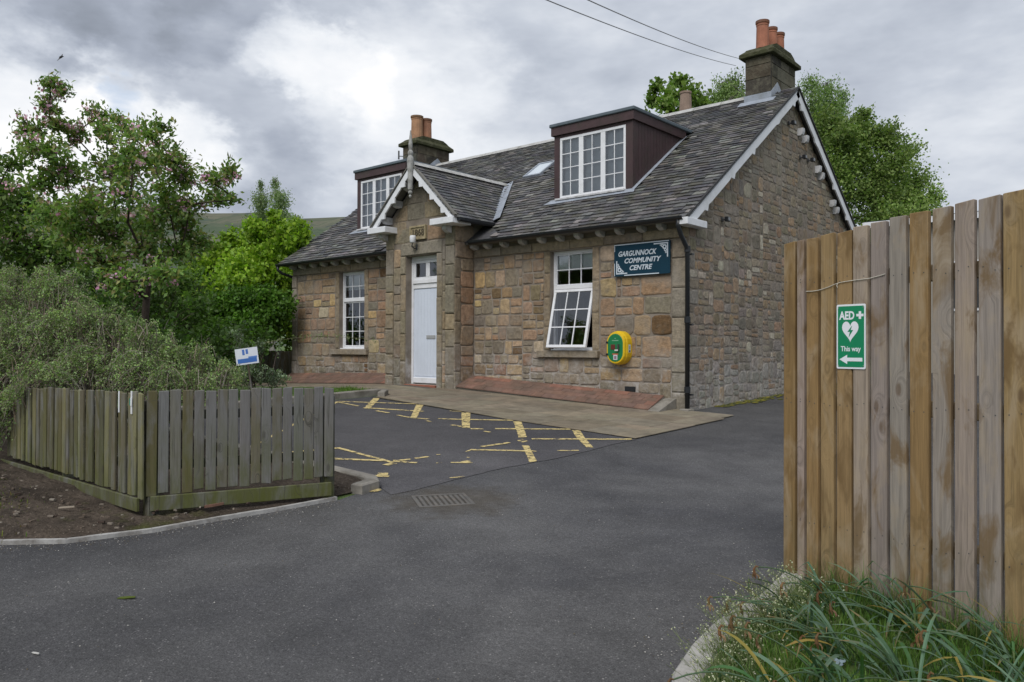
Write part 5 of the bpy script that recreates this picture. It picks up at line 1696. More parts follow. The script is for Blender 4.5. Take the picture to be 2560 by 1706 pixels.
# left arm runs away along the bed
nleft = 34
for i in range(nleft):
    x = 0.262 - 0.088 * i
    zt = 1.262 - 0.0016 * i + random.uniform(-0.010, 0.008); zb_ = 0.49 + 0.0012 * i + random.uniform(-0.01, 0.01)
    c = jit(random.choice(OLD[:2] + OLD[3:4] + [(0.20, 0.185, 0.10)]), 0.14)
    plank(pf, 'picket', x - 0.073, -8.655 + random.choice((-0.012, 0.0, 0.006, 0.004)) , 1, 0, random.uniform(0.060, 0.076), 0.020, zb_, zt, c, 'old_timber', random.uniform(-0.01, 0.01), top=random.uniform(-0.008, 0.008))
for z in (1.05, 0.68):
    m2 = MB()
    plank(pf, 'rail', A_.x + 0.0, A_.y + 0.02, dv.x, dv.y, L_, 0.035, z, z + 0.07, (0.10, 0.095, 0.075), 'old_timber')
    plank(pf, 'rail', -2.85, -8.634, 1, 0, 3.03, 0.035, z, z + 0.07, (0.09, 0.085, 0.06), 'old_timber')
q = A_ + Vector((dv.y, -dv.x)) * 0.045 + dv * 0.03
plank(pf, 'gravel_board', q.x, q.y, dv.x, dv.y, L_ - 0.05, 0.025, 0.385, 0.495, (0.10, 0.102, 0.05), 'old_timber')
plank(pf, 'gravel_board', -2.85, -8.672, 1, 0, 3.06, 0.025, 0.385, 0.485, (0.085, 0.08, 0.05), 'old_timber')
for (x, y_) in ((0.20, -8.60), (0.63, -7.34), (-1.4, -8.60)):
    obj('post', MB().cbox(x - 0.045, x + 0.045, y_ - 0.0, y_ + 0.09, 0.15, 1.20, 0.006, (0.085, 0.078, 0.06)), 'old_timber', pf, (x, y_, 0.15))
# two small plates fixed edge-on to the far face
o = tag(obj('plate', MB().box(-0.105, -0.090, -8.676, -8.670, 1.10, 1.262, (0.7, 0.71, 0.73)), 'painted'), 'thin white plate fixed edge-on to the picket fence, left one', 'plate')
o = tag(obj('plate', MB().box(0.112, 0.130, -8.676, -8.670, 1.10, 1.27, (0.72, 0.73, 0.75)).box(0.100, 0.116, -8.680, -8.6762, 1.165, 1.215, (0.0, 0.19, 0.13)).box(0.1165, 0.138, -8.680, -8.6762, 1.16, 1.22, (0.72, 0.73, 0.75)), 'painted'), 'thin white plate with a green mark fixed to the picket fence', 'plate')

# ------------------------------------------------------------------ tall new fence
FO = Vector((4.221, -6.598)); FD = Vector((0.96979, -0.24395)); FN = Vector((-FD.y, FD.x))
tf = thing('board_fence', 'tall fence of pale new vertical boards on the right', 'fence', (4.8, -6.75, zg(4.8, -6.75)))
BR, GR = [(0.235, 0.152, 0.066), (0.205, 0.132, 0.056), (0.26, 0.178, 0.086)], [(0.28, 0.228, 0.188), (0.25, 0.216, 0.188), (0.31, 0.252, 0.202)]
boards = [(-0.01, 0.074, 2.227, 'b'), (0.086, 0.139, 2.237, 'g'), (0.148, 0.231, 2.241, 'b'), (0.242, 0.33, 2.25, 'b'), (0.341, 0.437, 2.25, 'b'), (0.444, 0.536, 2.274, 'g'), (0.547, 0.642, 2.284, 'g'), (0.652, 0.749, 2.298, 'g'), (0.76, 0.864, 2.306, 'b'), (0.875, 0.974, 2.312, 'g'), (0.984, 1.083, 2.322, 'g'), (1.099, 1.205, 2.327, 'g'), (1.213, 1.318, 2.339, 'b')]
u = 1.325
while u < 2.9:
    boards.append((u, u + 0.1, 2.345 + 0.05 * (u - 1.3), random.choice('bg'))); u += 0.108
for i, (u0, u1, zt, k) in enumerate(boards):
    p0 = FO + FD * u0
    zb_ = zg(p0.x, p0.y) + 0.02
    col = jit(random.choice(BR if k == 'b' else GR), 0.07)
    plank(tf, 'board', p0.x, p0.y, FD.x, FD.y, u1 - u0 - 0.008, 0.036, zb_, zt, col, 'new_timber', random.uniform(-0.002, 0.002), 0.003, top=random.uniform(0.0, 0.012))
for z in (0.55, 1.25, 1.95):
    p0 = FO + FD * 0.0 + FN * 0.039
    plank(tf, 'rail', p0.x, p0.y, FD.x, FD.y, 2.9, 0.04, z, z + 0.085, (0.20, 0.155, 0.10), 'new_timber')
for u in (0.02, 1.75, 2.8):
    p0 = FO + FD * u + FN * 0.081
    plank(tf, 'post', p0.x, p0.y, FD.x, FD.y, 0.095, 0.095, 0.15, 2.15, (0.19, 0.15, 0.10), 'new_timber')

nails = MB()
for (u0, u1, zt, k) in boards:
    for z in (0.55, 1.25, 1.95):
        for uu in (u0 + 0.022, u1 - 0.030):
            q = FO + FD * uu - FN * 0.0
            n3 = Vector((-FN.x, -FN.y, 0)); t3_ = Vector((FD.x, FD.y, 0)); c3 = Vector((q.x, q.y, z + 0.042 + random.uniform(-0.015, 0.015)))
            nails.add([tuple(c3 + (t3_ * math.cos(a) + Vector((0, 0, 1)) * math.sin(a)) * 0.0034 + n3 * 0.001) for a in [j * math.pi / 3 for j in range(6)]], [(0, 1, 2, 3, 4, 5)], (0.05, 0.045, 0.04))
obj('nail_heads', nails, 'dark_metal', tf)['kind'] = 'stuff'
FT = lambda u, o, z: tuple(FO + FD * u - FN * o) + (z,)
fs = thing('direction_sign', 'green AED sign with heart, This way and arrow on the board fence', 'sign', FT(0.43, 0.01, 1.49))
U0, U1, Z0, Z1 = 0.346, 0.519, 1.490, 1.848
WHT, GRN = (0.72, 0.74, 0.78), (0.0, 0.205, 0.085)
def fpoly(poly, o0, o1, col):
    return MB().prism(poly, o0, o1, 'y', col, T=lambda x, y_, z: FT(x, y_, z))
obj('plate', fpoly(rrect(U0, U1, Z0, Z1, 0.008), 0.002, 0.0055, WHT), 'painted', fs)
obj('green_field', fpoly(rrect(U0 + 0.008, U1 - 0.008, Z0 + 0.010, Z1 - 0.010, 0.006), 0.0056, 0.0064, GRN), 'painted', fs)
def fs_text(body, u_, z, size, width, name, bold=0.0):
    V, F = text_mesh(body, size, 0, bold, 0.0002)
    mn = min(v[0] for v in V); wd = max(v[0] for v in V) - mn
    k = width / wd
    obj(name, MB().add([FT(u_ + (x - mn) * k, 0.0068 + zz, z + y_) for x, y_, zz in V], F, WHT), 'painted', fs)
fs_text('AED', U0 + 0.016, Z1 - 0.083, 0.062, 0.092, 'lettering', 0.0022)
fs_text('This way', U0 + 0.026, Z0 + 0.098, 0.040, 0.120, 'lettering', 0.0007)
cx, cz = U1 - 0.032, Z1 - 0.062
obj('cross', fpoly([(cx + a, cz + b2) for a, b2 in ((-0.007, -0.021), (0.007, -0.021), (0.007, -0.007), (0.021, -0.007), (0.021, 0.007), (0.007, 0.007), (0.007, 0.021), (-0.007, 0.021), (-0.007, 0.007), (-0.021, 0.007), (-0.021, -0.007), (-0.007, -0.007))], 0.0065, 0.0070, WHT), 'painted', fs)
hc = ((U0 + U1) / 2 - 0.003, Z0 + 0.205)
heart = []
for k in range(32):
    t = 2 * math.pi * k / 32
    heart.append((hc[0] + 0.0031 * 16 * math.sin(t) ** 3, hc[1] + 0.0040 * (13 * math.cos(t) - 5 * math.cos(2 * t) - 2 * math.cos(3 * t) - math.cos(4 * t)) + 0.010))
hv = [FT(x, 0.0070, z) for x, z in heart] + [FT(hc[0], 0.0070, hc[1])]
obj('heart', MB().add(hv, [(k, (k + 1) % 32, 32) for k in range(32)], WHT), 'painted', fs)
bolt = [(0.012, 0.032), (-0.017, -0.004), (-0.002, -0.004), (-0.010, -0.036), (0.018, 0.006), (0.003, 0.006)]
obj('bolt', fpoly([(hc[0] + a, hc[1] + 0.004 + b2) for a, b2 in bolt], 0.0072, 0.0076, GRN), 'painted', fs)
az_ = Z0 + 0.052
obj('arrow', fpoly([(U0 + 0.018, az_), (U0 + 0.065, az_ + 0.026), (U0 + 0.065, az_ + 0.010), (U1 - 0.018, az_ + 0.010), (U1 - 0.018, az_ - 0.010), (U0 + 0.065, az_ - 0.010), (U0 + 0.065, az_ - 0.026)], 0.0065, 0.0070, WHT), 'painted', fs)
for a, b2 in ((U0 + 0.012, Z1 - 0.018), (U1 - 0.012, Z1 - 0.018), (U0 + 0.012, Z0 + 0.018), (U1 - 0.012, Z0 + 0.018)):
    obj('screw', fpoly([(a + 0.0028 * math.cos(t), b2 + 0.0028 * math.sin(t)) for t in [k * math.pi / 4 for k in range(8)]], 0.0065, 0.0075, (0.3, 0.31, 0.3)), 'painted', fs)
st = [(0.148, 1.935), (0.19, 1.934), (0.225, 1.936), (0.26, 1.943), (0.295, 1.952), (0.33, 1.964), (0.363, 1.972), (0.40, 1.976), (0.442, 1.979), (0.49, 1.981), (0.544, 1.984), (0.59, 1.992), (0.63, 2.001)]
tag(obj('string', MB().tube([FT(a, 0.005, b2) for a, b2 in st], 0.0022, 5).tube([FT(0.352, 0.006, 1.970), FT(0.348, 0.008, 1.955), FT(0.351, 0.006, 1.945)], 0.0022, 5), 'rope'), 'pale string stretched across the tall fence boards above the green sign', 'string')

# board fence beyond the left corner of the cottage
bf = thing('back_fence', 'brown board fence seen between the bush and the cottage corner', 'fence', (-12.3, 0.4, 0.75))
for i in range(26):
    x = -14.0 + 0.118 * i
    plank(bf, 'board', x, 0.4, 1, 0, 0.108, 0.02, 0.66, 1.50 + random.uniform(-0.01, 0.01), jit((0.105, 0.085, 0.055), 0.15), 'old_timber')
plank(bf, 'rail', -14.0, 0.421, 1, 0, 3.05, 0.04, 1.2, 1.28, (0.1, 0.08, 0.05), 'old_timber')

# small leaning notice on two stakes in the bed
nt = thing('notice_board', 'small leaning white and blue notice sticking out of the bush', 'sign', (-3.03, -5.95, zg(-3.03, -5.95)))
nd = Vector((0.753, 0.658)); nn2 = Vector((0.658, -0.753))
def NTf(u_, o, z):
    a = R(8)
    uu = u_ * math.cos(a) - z * math.sin(a); zz_ = u_ * math.sin(a) + z * math.cos(a)
    return (-3.10 + nd.x * uu + nn2.x * o, -5.99 + nd.y * uu + nn2.y * o, 1.362 + zz_)
obj('panel', MB().box(0, 0.285, 0, 0.008, 0, 0.205, (0.62, 0.66, 0.72), T=NTf), 'painted', nt)
m2 = MB().box(0.02, 0.265, 0.0085, 0.0095, 0.02, 0.075, (0.045, 0.14, 0.42), T=NTf).box(0.09, 0.12, 0.0085, 0.0095, 0.12, 0.19, (0.07, 0.16, 0.45), T=NTf).box(0.135, 0.165, 0.0085, 0.0095, 0.13, 0.19, (0.07, 0.16, 0.45), T=NTf)
m2.box(0.16, 0.27, 0.0085, 0.0095, 0.075, 0.095, (0.09, 0.2, 0.5), T=NTf)
obj('print', m2, 'painted', nt)
obj('stake', MB().box(0.13, 0.15, -0.02, 0.0, -0.7, 0.15, (0.08, 0.066, 0.048), T=NTf), 'old_timber', nt)

# overhead wires and a far chimney pot over the ridge
for k, (a, c, lab) in enumerate((((0.486, -4.232, 5.567), (-2.469, 6.433, 8.357), 'lower of two overhead cables crossing the sky to the roof'), ((0.841, -3.922, 5.569), (-2.287, 6.59, 8.494), 'upper of two overhead cables crossing the sky to the roof'))):
    a, c = Vector(a), Vector(c)
    far = a + (a - c) * 0.5
    c = c + (c - a) * 0.10
    pts = []
    for i in range(25):
        t = i / 24
        q = far.lerp(c, t); q.z -= 0.30 * 4 * t * (1 - t) * 0.5 - 0.13
        pts.append(q)
    tag(obj('overhead_cable', MB().tube(pts, 0.007, 5, (0.22, 0.22, 0.23)), 'painted'), lab, 'cable', 'overhead cables')
pole_t = thing('rear_flue', 'rear flue pot showing above the ridge in front of the tree', 'flue', (-3.63, 6.5, 5.0))
obj('pot', MB().lathe(-3.63, 6.5, [(0.16, 5.0), (0.155, 7.6), (0.135, 7.97), (0.15, 7.98), (0.15, 8.03), (0.12, 8.03)], 14, (0.26, 0.19, 0.15)), 'clay_pot', pole_t)
obj('flue_base', MB().cbox(-3.9, -3.36, 6.2, 6.8, 4.6, 7.2, 0.02, (0.1, 0.09, 0.08)), 'sooty_stone', pole_t)

# ------------------------------------------------------------------ right-hand verge
VK = [(4.20, -6.45), (4.27, -7.066), (4.259, -7.287), (4.262, -7.59), (4.304, -7.89), (4.384, -8.211), (4.56, -8.55), (4.86, -8.90), (5.3, -9.2), (6.2, -9.45), (8.0, -9.6)]
vk = thing('verge_kerb', 'curved pale kerb round the planted verge by the board fence', 'kerb', (4.3, -7.9, zg(4.3, -7.9)))
for (xa, ya), (xb, yb_) in zip(VK, VK[1:]):
    a, c = Vector((xa, ya)), Vector((xb, yb_))
    d = (c - a).normalized(); n = Vector((-d.y, d.x))
    a2, c2_ = a + d * 0.003, c - d * 0.003
    w = 0.125
    m2 = MB()
    lv = lambda p_, z: (p_.x, p_.y, zg(p_.x, p_.y) + z)
    q = [a2, c2_, c2_ + n * w, a2 + n * w]; q2 = [a2 + n * 0.012 + d * 0.005, c2_ + n * 0.012 - d * 0.005, c2_ + n * (w - 0.01) - d * 0.005, a2 + n * (w - 0.01) + d * 0.005]
    m2.add([lv(p_, -0.05) for p_ in q] + [lv(p_, 0.035) for p_ in q] + [lv(p_, 0.05) for p_ in q2], [(8, 9, 10, 11)] + [(t, (t + 1) % 4, (t + 1) % 4 + 4, t + 4) for t in range(4)] + [(t + 4, (t + 1) % 4 + 4, (t + 1) % 4 + 8, t + 8) for t in range(4)])
    obj('kerb_stone', m2, 'pale_kerb', vk, (a.x, a.y, zg(a.x, a.y)))
inner = [(4.32, -6.4), (4.38, -7.06), (4.37, -7.29), (4.375, -7.58), (4.415, -7.86), (4.49, -8.16), (4.66, -8.47), (4.94, -8.80), (5.35, -9.08), (6.2, -9.33), (8.0, -9.48), (9.5, -8.9), (9.5, -6.4)]
bed_mesh('verge', inner, 0.03, 0.03, 'turf', 0.2, 5)


def np_mesh(name, V, F, C, mat, parent=None, loc=(0, 0, 0), smooth=False):
    """V (n,3), F (m,k), C (m,3) numpy"""
    me = bpy.data.meshes.new(name)
    m_, k = F.shape
    me.vertices.add(len(V)); me.vertices.foreach_set('co', (V - np.array(loc)).astype(np.float32).ravel())
    me.loops.add(m_ * k); me.loops.foreach_set('vertex_index', F.astype(np.int32).ravel())
    me.polygons.add(m_); me.polygons.foreach_set('loop_start', np.arange(0, m_ * k, k, dtype=np.int32))
    a = me.attributes.new('Col', 'FLOAT_COLOR', 'FACE')
    arr = np.ones((m_, 4), dtype=np.float32); arr[:, :3] = C
    a.data.foreach_set('color', arr.ravel())
    me.update(calc_edges=True)
    if smooth:
        me.polygons.foreach_set('use_smooth', [True] * m_)
    return link(name, me, mat, parent, loc)


def unit(v):
    return v / np.maximum(np.linalg.norm(v, axis=1, keepdims=True), 1e-9)


def leaf_arrays(P, size, asp, cols, droop=0.35, up=0.6, svar=0.35):
    n = len(P)
    a = unit(RNG.normal(size=(n, 3)) + np.array([0, 0, -droop]))
    nrm = unit(RNG.normal(size=(n, 3)) * 0.9 + np.array([0, 0, up]))
    b = unit(np.cross(a, nrm))
    s = (size * (1 + RNG.uniform(-svar, svar, size=(n, 1))))
    w = s * asp
    fold = unit(np.cross(b, a)) * s * 0.08
    V = np.stack([P - a * s * 0.5, P + b * w * 0.5 + fold - a * s * 0.05, P + a * s * 0.5, P - b * w * 0.5 + fold - a * s * 0.05], axis=1).reshape(-1, 3)
    F = np.arange(4 * n).reshape(n, 4)
    return V, F, cols


def pick_cols(n, base, var=0.22, tint=None):
    base = np.array(base)
    c = base[RNG.integers(0, len(base), n)]
    c = c * (1 + RNG.uniform(-var, var, size=(n, 1))) * (1 + RNG.uniform(-0.06, 0.06, size=(n, 3)))
    return np.clip(c, 0.003, 0.9)


def tree(name, label, base, fork, tr, lobes, nleaf, size, asp, cols, bark, group=None, ntw=7, spread=0.55, hang=0.0, cat='tree', leafmat_='leaf', flowers=None, shell=0.5, lobe_var=0.22, limb_r=None, loosen=1.0, reach=1.2):
    t = thing(name, label, cat, base, group)
    wood = MB()
    b0 = Vector(base); f0 = Vector(fork)
    trunk = MB()
    pts = []
    for i in range(6):
        k = i / 5
        q = b0.lerp(f0, k) + Vector((math.sin(k * 5 + b0.x) * tr * 0.5, math.cos(k * 4) * tr * 0.4, 0)) * (k * (1 - k) * 4)
        pts.append(q)
    trunk.tube([pts[0] - Vector((0, 0, 0.15))] + pts, [tr * 1.35] + [tr * (1.2 - 0.35 * i / 5) for i in range(6)], 9, bark)
    nodes = [(f0, tr * 0.85)]
    order = sorted(lobes, key=lambda l: (Vector(l[:3]) - f0).length)
    PL, CLs = [], []
    tot = sum(l[3] ** 2 for l in lobes)
    for l in order:
        c = Vector(l[:3]); r = l[3]
        best = min(nodes, key=lambda nd: (nd[0] - c).length + max(0, nd[0].z - c.z + 0.1) * 2.0 + (0.0 if nd[1] > 0.012 else 0.5))
        rad = max(0.012, best[1] * 0.62)
        mid = best[0].lerp(c, 0.5) + Vector((random.uniform(-1, 1), random.uniform(-1, 1), random.uniform(-0.2, 0.7))) * (c - best[0]).length * 0.10
        wood.tube([best[0], mid, c], [best[1] * 0.8 if best[0] is not f0 else rad * 1.2, rad, rad * 0.7], 6, bark, cap=False)
        nodes.append((c, rad * 0.8))
        n_l = max(20, int(nleaf * r * r / tot))
        tips = []
        for _ in range(ntw):
            d = Vector((random.gauss(0, 1), random.gauss(0, 1), random.gauss(0.25, 0.8) - hang)).normalized()
            e_ = c + d * r * random.uniform(0.8, reach)
            m1 = c.lerp(e_, 0.5) + Vector((random.uniform(-1, 1), random.uniform(-1, 1), random.uniform(0, 1))) * r * 0.12
            wood.tube([c, m1, e_], [rad * 0.5, rad * 0.3, 0.003], 4, bark, cap=False)
            tips.append((c, m1, e_))
        # clumps of leaves strung along the twigs, thicker towards the tip
        ti = RNG.integers(0, len(tips), n_l)
        A = np.array([tuple(tips[i][0]) for i in range(len(tips))]); Bm = np.array([tuple(tips[i][1]) for i in range(len(tips))]); E_ = np.array([tuple(tips[i][2]) for i in range(len(tips))])
        k = RNG.uniform(0, 1, n_l) ** shell
        k = k[:, None]
        P = A[ti] * (1 - k) ** 2 + 2 * Bm[ti] * k * (1 - k) + E_[ti] * k ** 2
        P = P + RNG.normal(size=(n_l, 3)) * r * 0.27 * loosen
        if hang:
            P[:, 2] -= np.abs(RNG.normal(size=n_l)) * r * hang
        lc = pick_cols(n_l, cols) * (1 + random.uniform(-lobe_var, lobe_var))
        PL.append(P); CLs.append(lc)
    P = np.concatenate(PL); Cc = np.concatenate(CLs)
    obj('trunk', trunk, 'bark', t, base, smooth=True)
    obj('branches', wood, 'bark', t, base, smooth=True)
    V, F, Cc = leaf_arrays(P, size, asp, Cc, droop=0.35 + hang)
    np_mesh('crown', V, F, Cc, leafmat_, t, base)
    if flowers:
        nf, fsz, per, fcols, wts = flowers
        ids = RNG.choice(len(P), nf, replace=False)
        FP = []
        for i in ids:
            if RNG.uniform() > wts(P[i]): continue
            FP.append(P[i] + np.array([0, 0, -0.03]) + RNG.normal(size=(per, 3)) * np.array([fsz, fsz, fsz * 0.6]))
        if FP:
            FP = np.concatenate(FP)
            V, F, c2_ = leaf_arrays(FP, 0.045, 0.9, pick_cols(len(FP), fcols, 0.15), droop=0.0, up=0.3)
            np_mesh('blossom', V, F, c2_, 'petal', t, base)
    return t


CHERRY = [(-6.55,-7.02,5.45,0.14),(-7.03,-6.71,5.47,0.15),(-6.84,-6.95,5.14,0.16),(-7.5,-6.97,4.93,0.2),(-7.24,-6.69,5.01,0.2),(-6.47,-7.35,4.42,0.17),(-6.13,-7.18,4.33,0.21),(-7.45,-6.37,4.98,0.21),(-6.43,-6.85,4.13,0.25),(-6.62,-7.07,3.99,0.25),(-7.46,-6.0,5.34,0.18),(-6.37,-6.3,4.8,0.23),(-6.82,-5.82,5.05,0.21),(-5.91,-5.88,4.81,0.18),(-6.02,-5.59,5.02,0.14),(-5.51,-6.3,4.34,0.28),(-6.65,-6.15,4.28,0.3),(-6.56,-5.51,4.58,0.28),(-5.69,-5.58,4.43,0.23),(-5.97,-5.3,4.25,0.24),(-6.98,-6.34,3.88,0.34),(-5.35,-6.37,3.74,0.31),(-6.21,-5.46,3.98,0.31),(-5.61,-5.34,3.79,0.23),(-4.87,-5.38,4.02,0.19),(-4.22,-5.47,4.04,0.15),(-5.77,-4.82,3.95,0.21),(-4.91,-5.01,3.82,0.1),(-6.3,-5.63,3.49,0.34),(-7.01,-5.86,3.39,0.35),(-7.16,-6.39,3.35,0.38),(-6.24,-5.09,3.48,0.25),(-5.81,-5.97,2.95,0.29),(-6.13,-5.28,3.03,0.28),(-6.35,-6.32,2.89,0.3),(-7.86,-6.47,3.69,0.32),(-6.01,-4.99,3.26,0.17),(-5.04,-6.0,2.58,0.22),(-5.53,-6.34,2.52,0.25)]
TREE2 = [(-9.3,-6.73,4.7,0.26),(-10.79,-6.44,4.49,0.41),(-9.59,-6.51,4.1,0.34),(-9.7,-6.2,4.07,0.27),(-9.4,-6.63,3.53,0.45),(-9.43,-6.21,3.34,0.39),(-9.96,-6.94,4.61,0.46),(-9.89,-6.95,3.69,0.61),(-9.22,-5.86,3.13,0.39),(-9.74,-6.32,3.05,0.39),(-11.22,-6.95,4.39,0.65),(-10.63,-6.89,2.98,0.63)]
MAPLE = [(-14.02,0.41,4.48,0.42),(-13.31,0.8,4.46,0.48),(-13.32,1.21,4.75,0.37),(-13.19,0.32,4.76,0.29),(-11.25,0.39,4.36,0.33),(-14.14,0.09,4.1,0.48),(-14.83,-0.18,3.88,0.49),(-14.97,-0.49,3.5,0.48),(-12.88,0.27,3.67,0.7),(-12.66,0.92,3.83,0.53),(-12.62,-0.64,3.14,0.67),(-13.09,0.94,2.9,0.72),(-13.07,0.13,2.39,0.7),(-13.29,-0.98,2.7,0.68),(-13.2,-1.61,2.45,0.55),(-13.05,1.05,2.06,0.48),(-14.53,0.19,2.06,0.61),(-11.62,0.57,3.23,0.40),(-14.82,-0.68,3.0,0.48)]
BIRCH = [(-36.77,14.71,10.76,0.66),(-35.52,15.12,10.93,0.73),(-35.93,15.13,11.72,0.31),(-37.42,15.12,9.56,0.94),(-36.59,16.11,9.87,0.94),(-34.51,15.73,9.33,0.47),(-37.17,14.89,11.64,0.27),(-35.34,15.02,8.81,1.04),(-35.52,16.65,8.75,0.67),(-37.03,14.3,8.89,0.66)]
BACK1 = [(-7.17,11.08,10.08,0.25),(-6.72,11.68,10.28,0.28),(-6.55,10.83,9.61,0.3),(-7.38,11.15,9.64,0.26),(-5.98,10.91,9.51,0.34),(-6.31,10.14,9.05,0.29),(-5.95,11.56,9.31,0.28),(-5.97,10.34,8.76,0.33)]
BACK2 = [(-6.85,15.05,11.17,0.44),(-6.68,15.75,11.47,0.4),(-7.47,15.61,11.04,0.48),(-6.34,15.39,10.83,0.47),(-6.59,14.87,10.37,0.46)]
BACK3 = [(-5.36,19.44,12.14,0.42),(-4.46,18.77,11.59,0.46),(-4.54,20.41,11.69,0.37),(-5.26,19.62,11.31,0.59),(-4.26,19.12,10.82,0.49),(-4.69,18.97,10.37,0.58)]
BACK4 = [(-3.32,16.38,9.09,0.67),(-2.77,17.35,9.2,0.6),(-2.16,17.7,8.71,0.6),(-2.92,16.9,8.08,0.9),(-1.96,17.99,7.82,0.83),(-1.65,19.53,7.42,0.7),(-2.42,17.14,7.0,0.89),(-0.9,18.17,6.59,0.44),(-1.82,18.52,6.67,0.69),(-2.81,15.71,8.42,0.58),(-2.33,16.37,9.35,0.26),(-1.8,19.54,8.7,0.25),(-3.56,16.2,7.6,0.89),(-2.35,17.38,5.83,0.9),(-0.9,16.51,5.58,0.7)]
BUSH = [(-4.1,-8.2,2.37,0.25),(-3.32,-8.18,2.33,0.23),(-3.11,-8.0,2.24,0.26),(-2.4,-8.04,1.94,0.26),(-2.2,-7.87,1.85,0.22),(-1.77,-7.75,1.72,0.21),(-1.54,-7.55,1.59,0.19),(-1.35,-7.38,1.5,0.21),(-1.16,-7.21,1.4,0.17),(-1.21,-6.99,1.3,0.1),(-2.74,-8.23,1.76,0.35),(-2.15,-8.15,1.46,0.34),(-1.59,-7.95,1.38,0.29),(-1.21,-7.79,1.3,0.22),(-3.19,-8.42,1.76,0.36),(-3.0,-8.50,1.32,0.35),(-0.94,-7.55,1.26,0.14),(-2.62,-8.70,0.91,0.18),(-3.85,-8.6,2.05,0.42),(-3.27,-8.75,1.36,0.44)]
SAGE = [(-3.53,-5.75,1.79,0.1),(-3.35,-5.5,1.64,0.09),(-3.04,-5.53,1.71,0.05),(-3.54,-5.65,1.59,0.12),(-3.15,-5.3,1.73,0.04)]

BARK = (0.055, 0.042, 0.034)
tree('cherry_tree', 'tall cherry tree with pink blossom behind the bush', (-6.0, -5.85, zg(-6, -5.85)), (-5.97, -5.85, 2.35), 0.062, CHERRY, 17500, 0.088, 0.46,
     [(0.18, 0.288, 0.07), (0.144, 0.24, 0.062), (0.228, 0.324, 0.082), (0.252, 0.246, 0.096), (0.156, 0.258, 0.084)], BARK, ntw=16, shell=0.8, loosen=1.0, reach=1.7,
     flowers=(430, 0.045, 14, [(0.72, 0.40, 0.60), (0.80, 0.54, 0.70), (0.64, 0.32, 0.50)], lambda p_: 0.95 if p_[2] > 4.85 and p_[0] < -6.3 else 0.36))
tree('cherry_tree', 'darker leafy tree at the far left edge behind the bush', (-9.9, -6.6, zg(-9.9, -6.6)), (-9.9, -6.6, 2.2), 0.11, TREE2, 9500, 0.10, 0.5,
     [(0.125, 0.213, 0.05), (0.1, 0.175, 0.044), (0.163, 0.237, 0.06)], BARK, ntw=14, shell=0.8, loosen=0.9, reach=1.5,
     flowers=(60, 0.045, 10, [(0.6, 0.34, 0.48)], lambda p_: 0.5))
tree('maple_tree', 'bright yellow-green tree beside the left corner of the cottage', (-13.1, -0.1, zg(-13.1, -0.1)), (-13.1, 0.0, 1.6), 0.11, MAPLE + [(-13.6, 0.5, 4.9, 0.22), (-13.25, 0.9, 5.2, 0.2), (-12.2, 0.6, 4.55, 0.28), (-11.6, 0.55, 4.75, 0.2), (-14.3, 0.1, 4.6, 0.2)], 36000, 0.11, 0.75,
     [(0.215, 0.34, 0.028), (0.18, 0.30, 0.026), (0.25, 0.37, 0.034), (0.14, 0.24, 0.026)], BARK, ntw=16, shell=0.7, loosen=0.85, reach=1.45)
tree('birch_tree', 'thin pale birch standing far off against the hill', (-36.2, 15.2, zg(-36, 15)), (-36.2, 15.2, 6.5), 0.16, BIRCH, 22000, 0.11, 0.6,
     [(0.248, 0.333, 0.163), (0.202, 0.287, 0.139), (0.295, 0.364, 0.186)], (0.2, 0.19, 0.175), ntw=14, hang=1.0, shell=0.8, loosen=0.9)
tree('sycamore_tree', 'leafy tree top showing over the ridge beside the far flue', (-6.3, 11.0, zg(-6.3, 11)), (-6.3, 11.0, 7.6), 0.12, BACK1, 2100, 0.15, 0.8,
     [(0.15, 0.23, 0.05), (0.12, 0.20, 0.04), (0.18, 0.26, 0.06)], BARK, ntw=9, shell=0.85, loosen=1.2)
tree('birch_tree', 'birch top showing over the ridge left of the near chimney', (-6.8, 15.3, zg(-6.8, 15.3)), (-6.8, 15.3, 8.6), 0.14, BACK2, 7500, 0.085, 0.6,
     [(0.196, 0.276, 0.098), (0.161, 0.236, 0.086)], (0.12, 0.11, 0.1), ntw=14, hang=1.1, shell=0.7)
tree('birch_tree', 'drooping birch top showing right of the near chimney', (-4.8, 19.3, zg(-4.8, 19.3)), (-4.8, 19.3, 8.4), 0.16, BACK3, 9500, 0.085, 0.6,
     [(0.192, 0.276, 0.102), (0.156, 0.234, 0.084)], (0.10, 0.09, 0.085), ntw=14, hang=1.2, shell=0.7)
tree('broadleaf_tree', 'big dense green tree behind the gable and the board fence', (-2.4, 17.3, zg(-2.4, 17.3)), (-2.4, 17.3, 4.8), 0.22, BACK4, 42000, 0.10, 0.7,
     [(0.214, 0.301, 0.083), (0.173, 0.256, 0.07), (0.249, 0.333, 0.096), (0.145, 0.218, 0.064)], BARK, ntw=16, shell=0.75, loosen=0.9, reach=1.5)

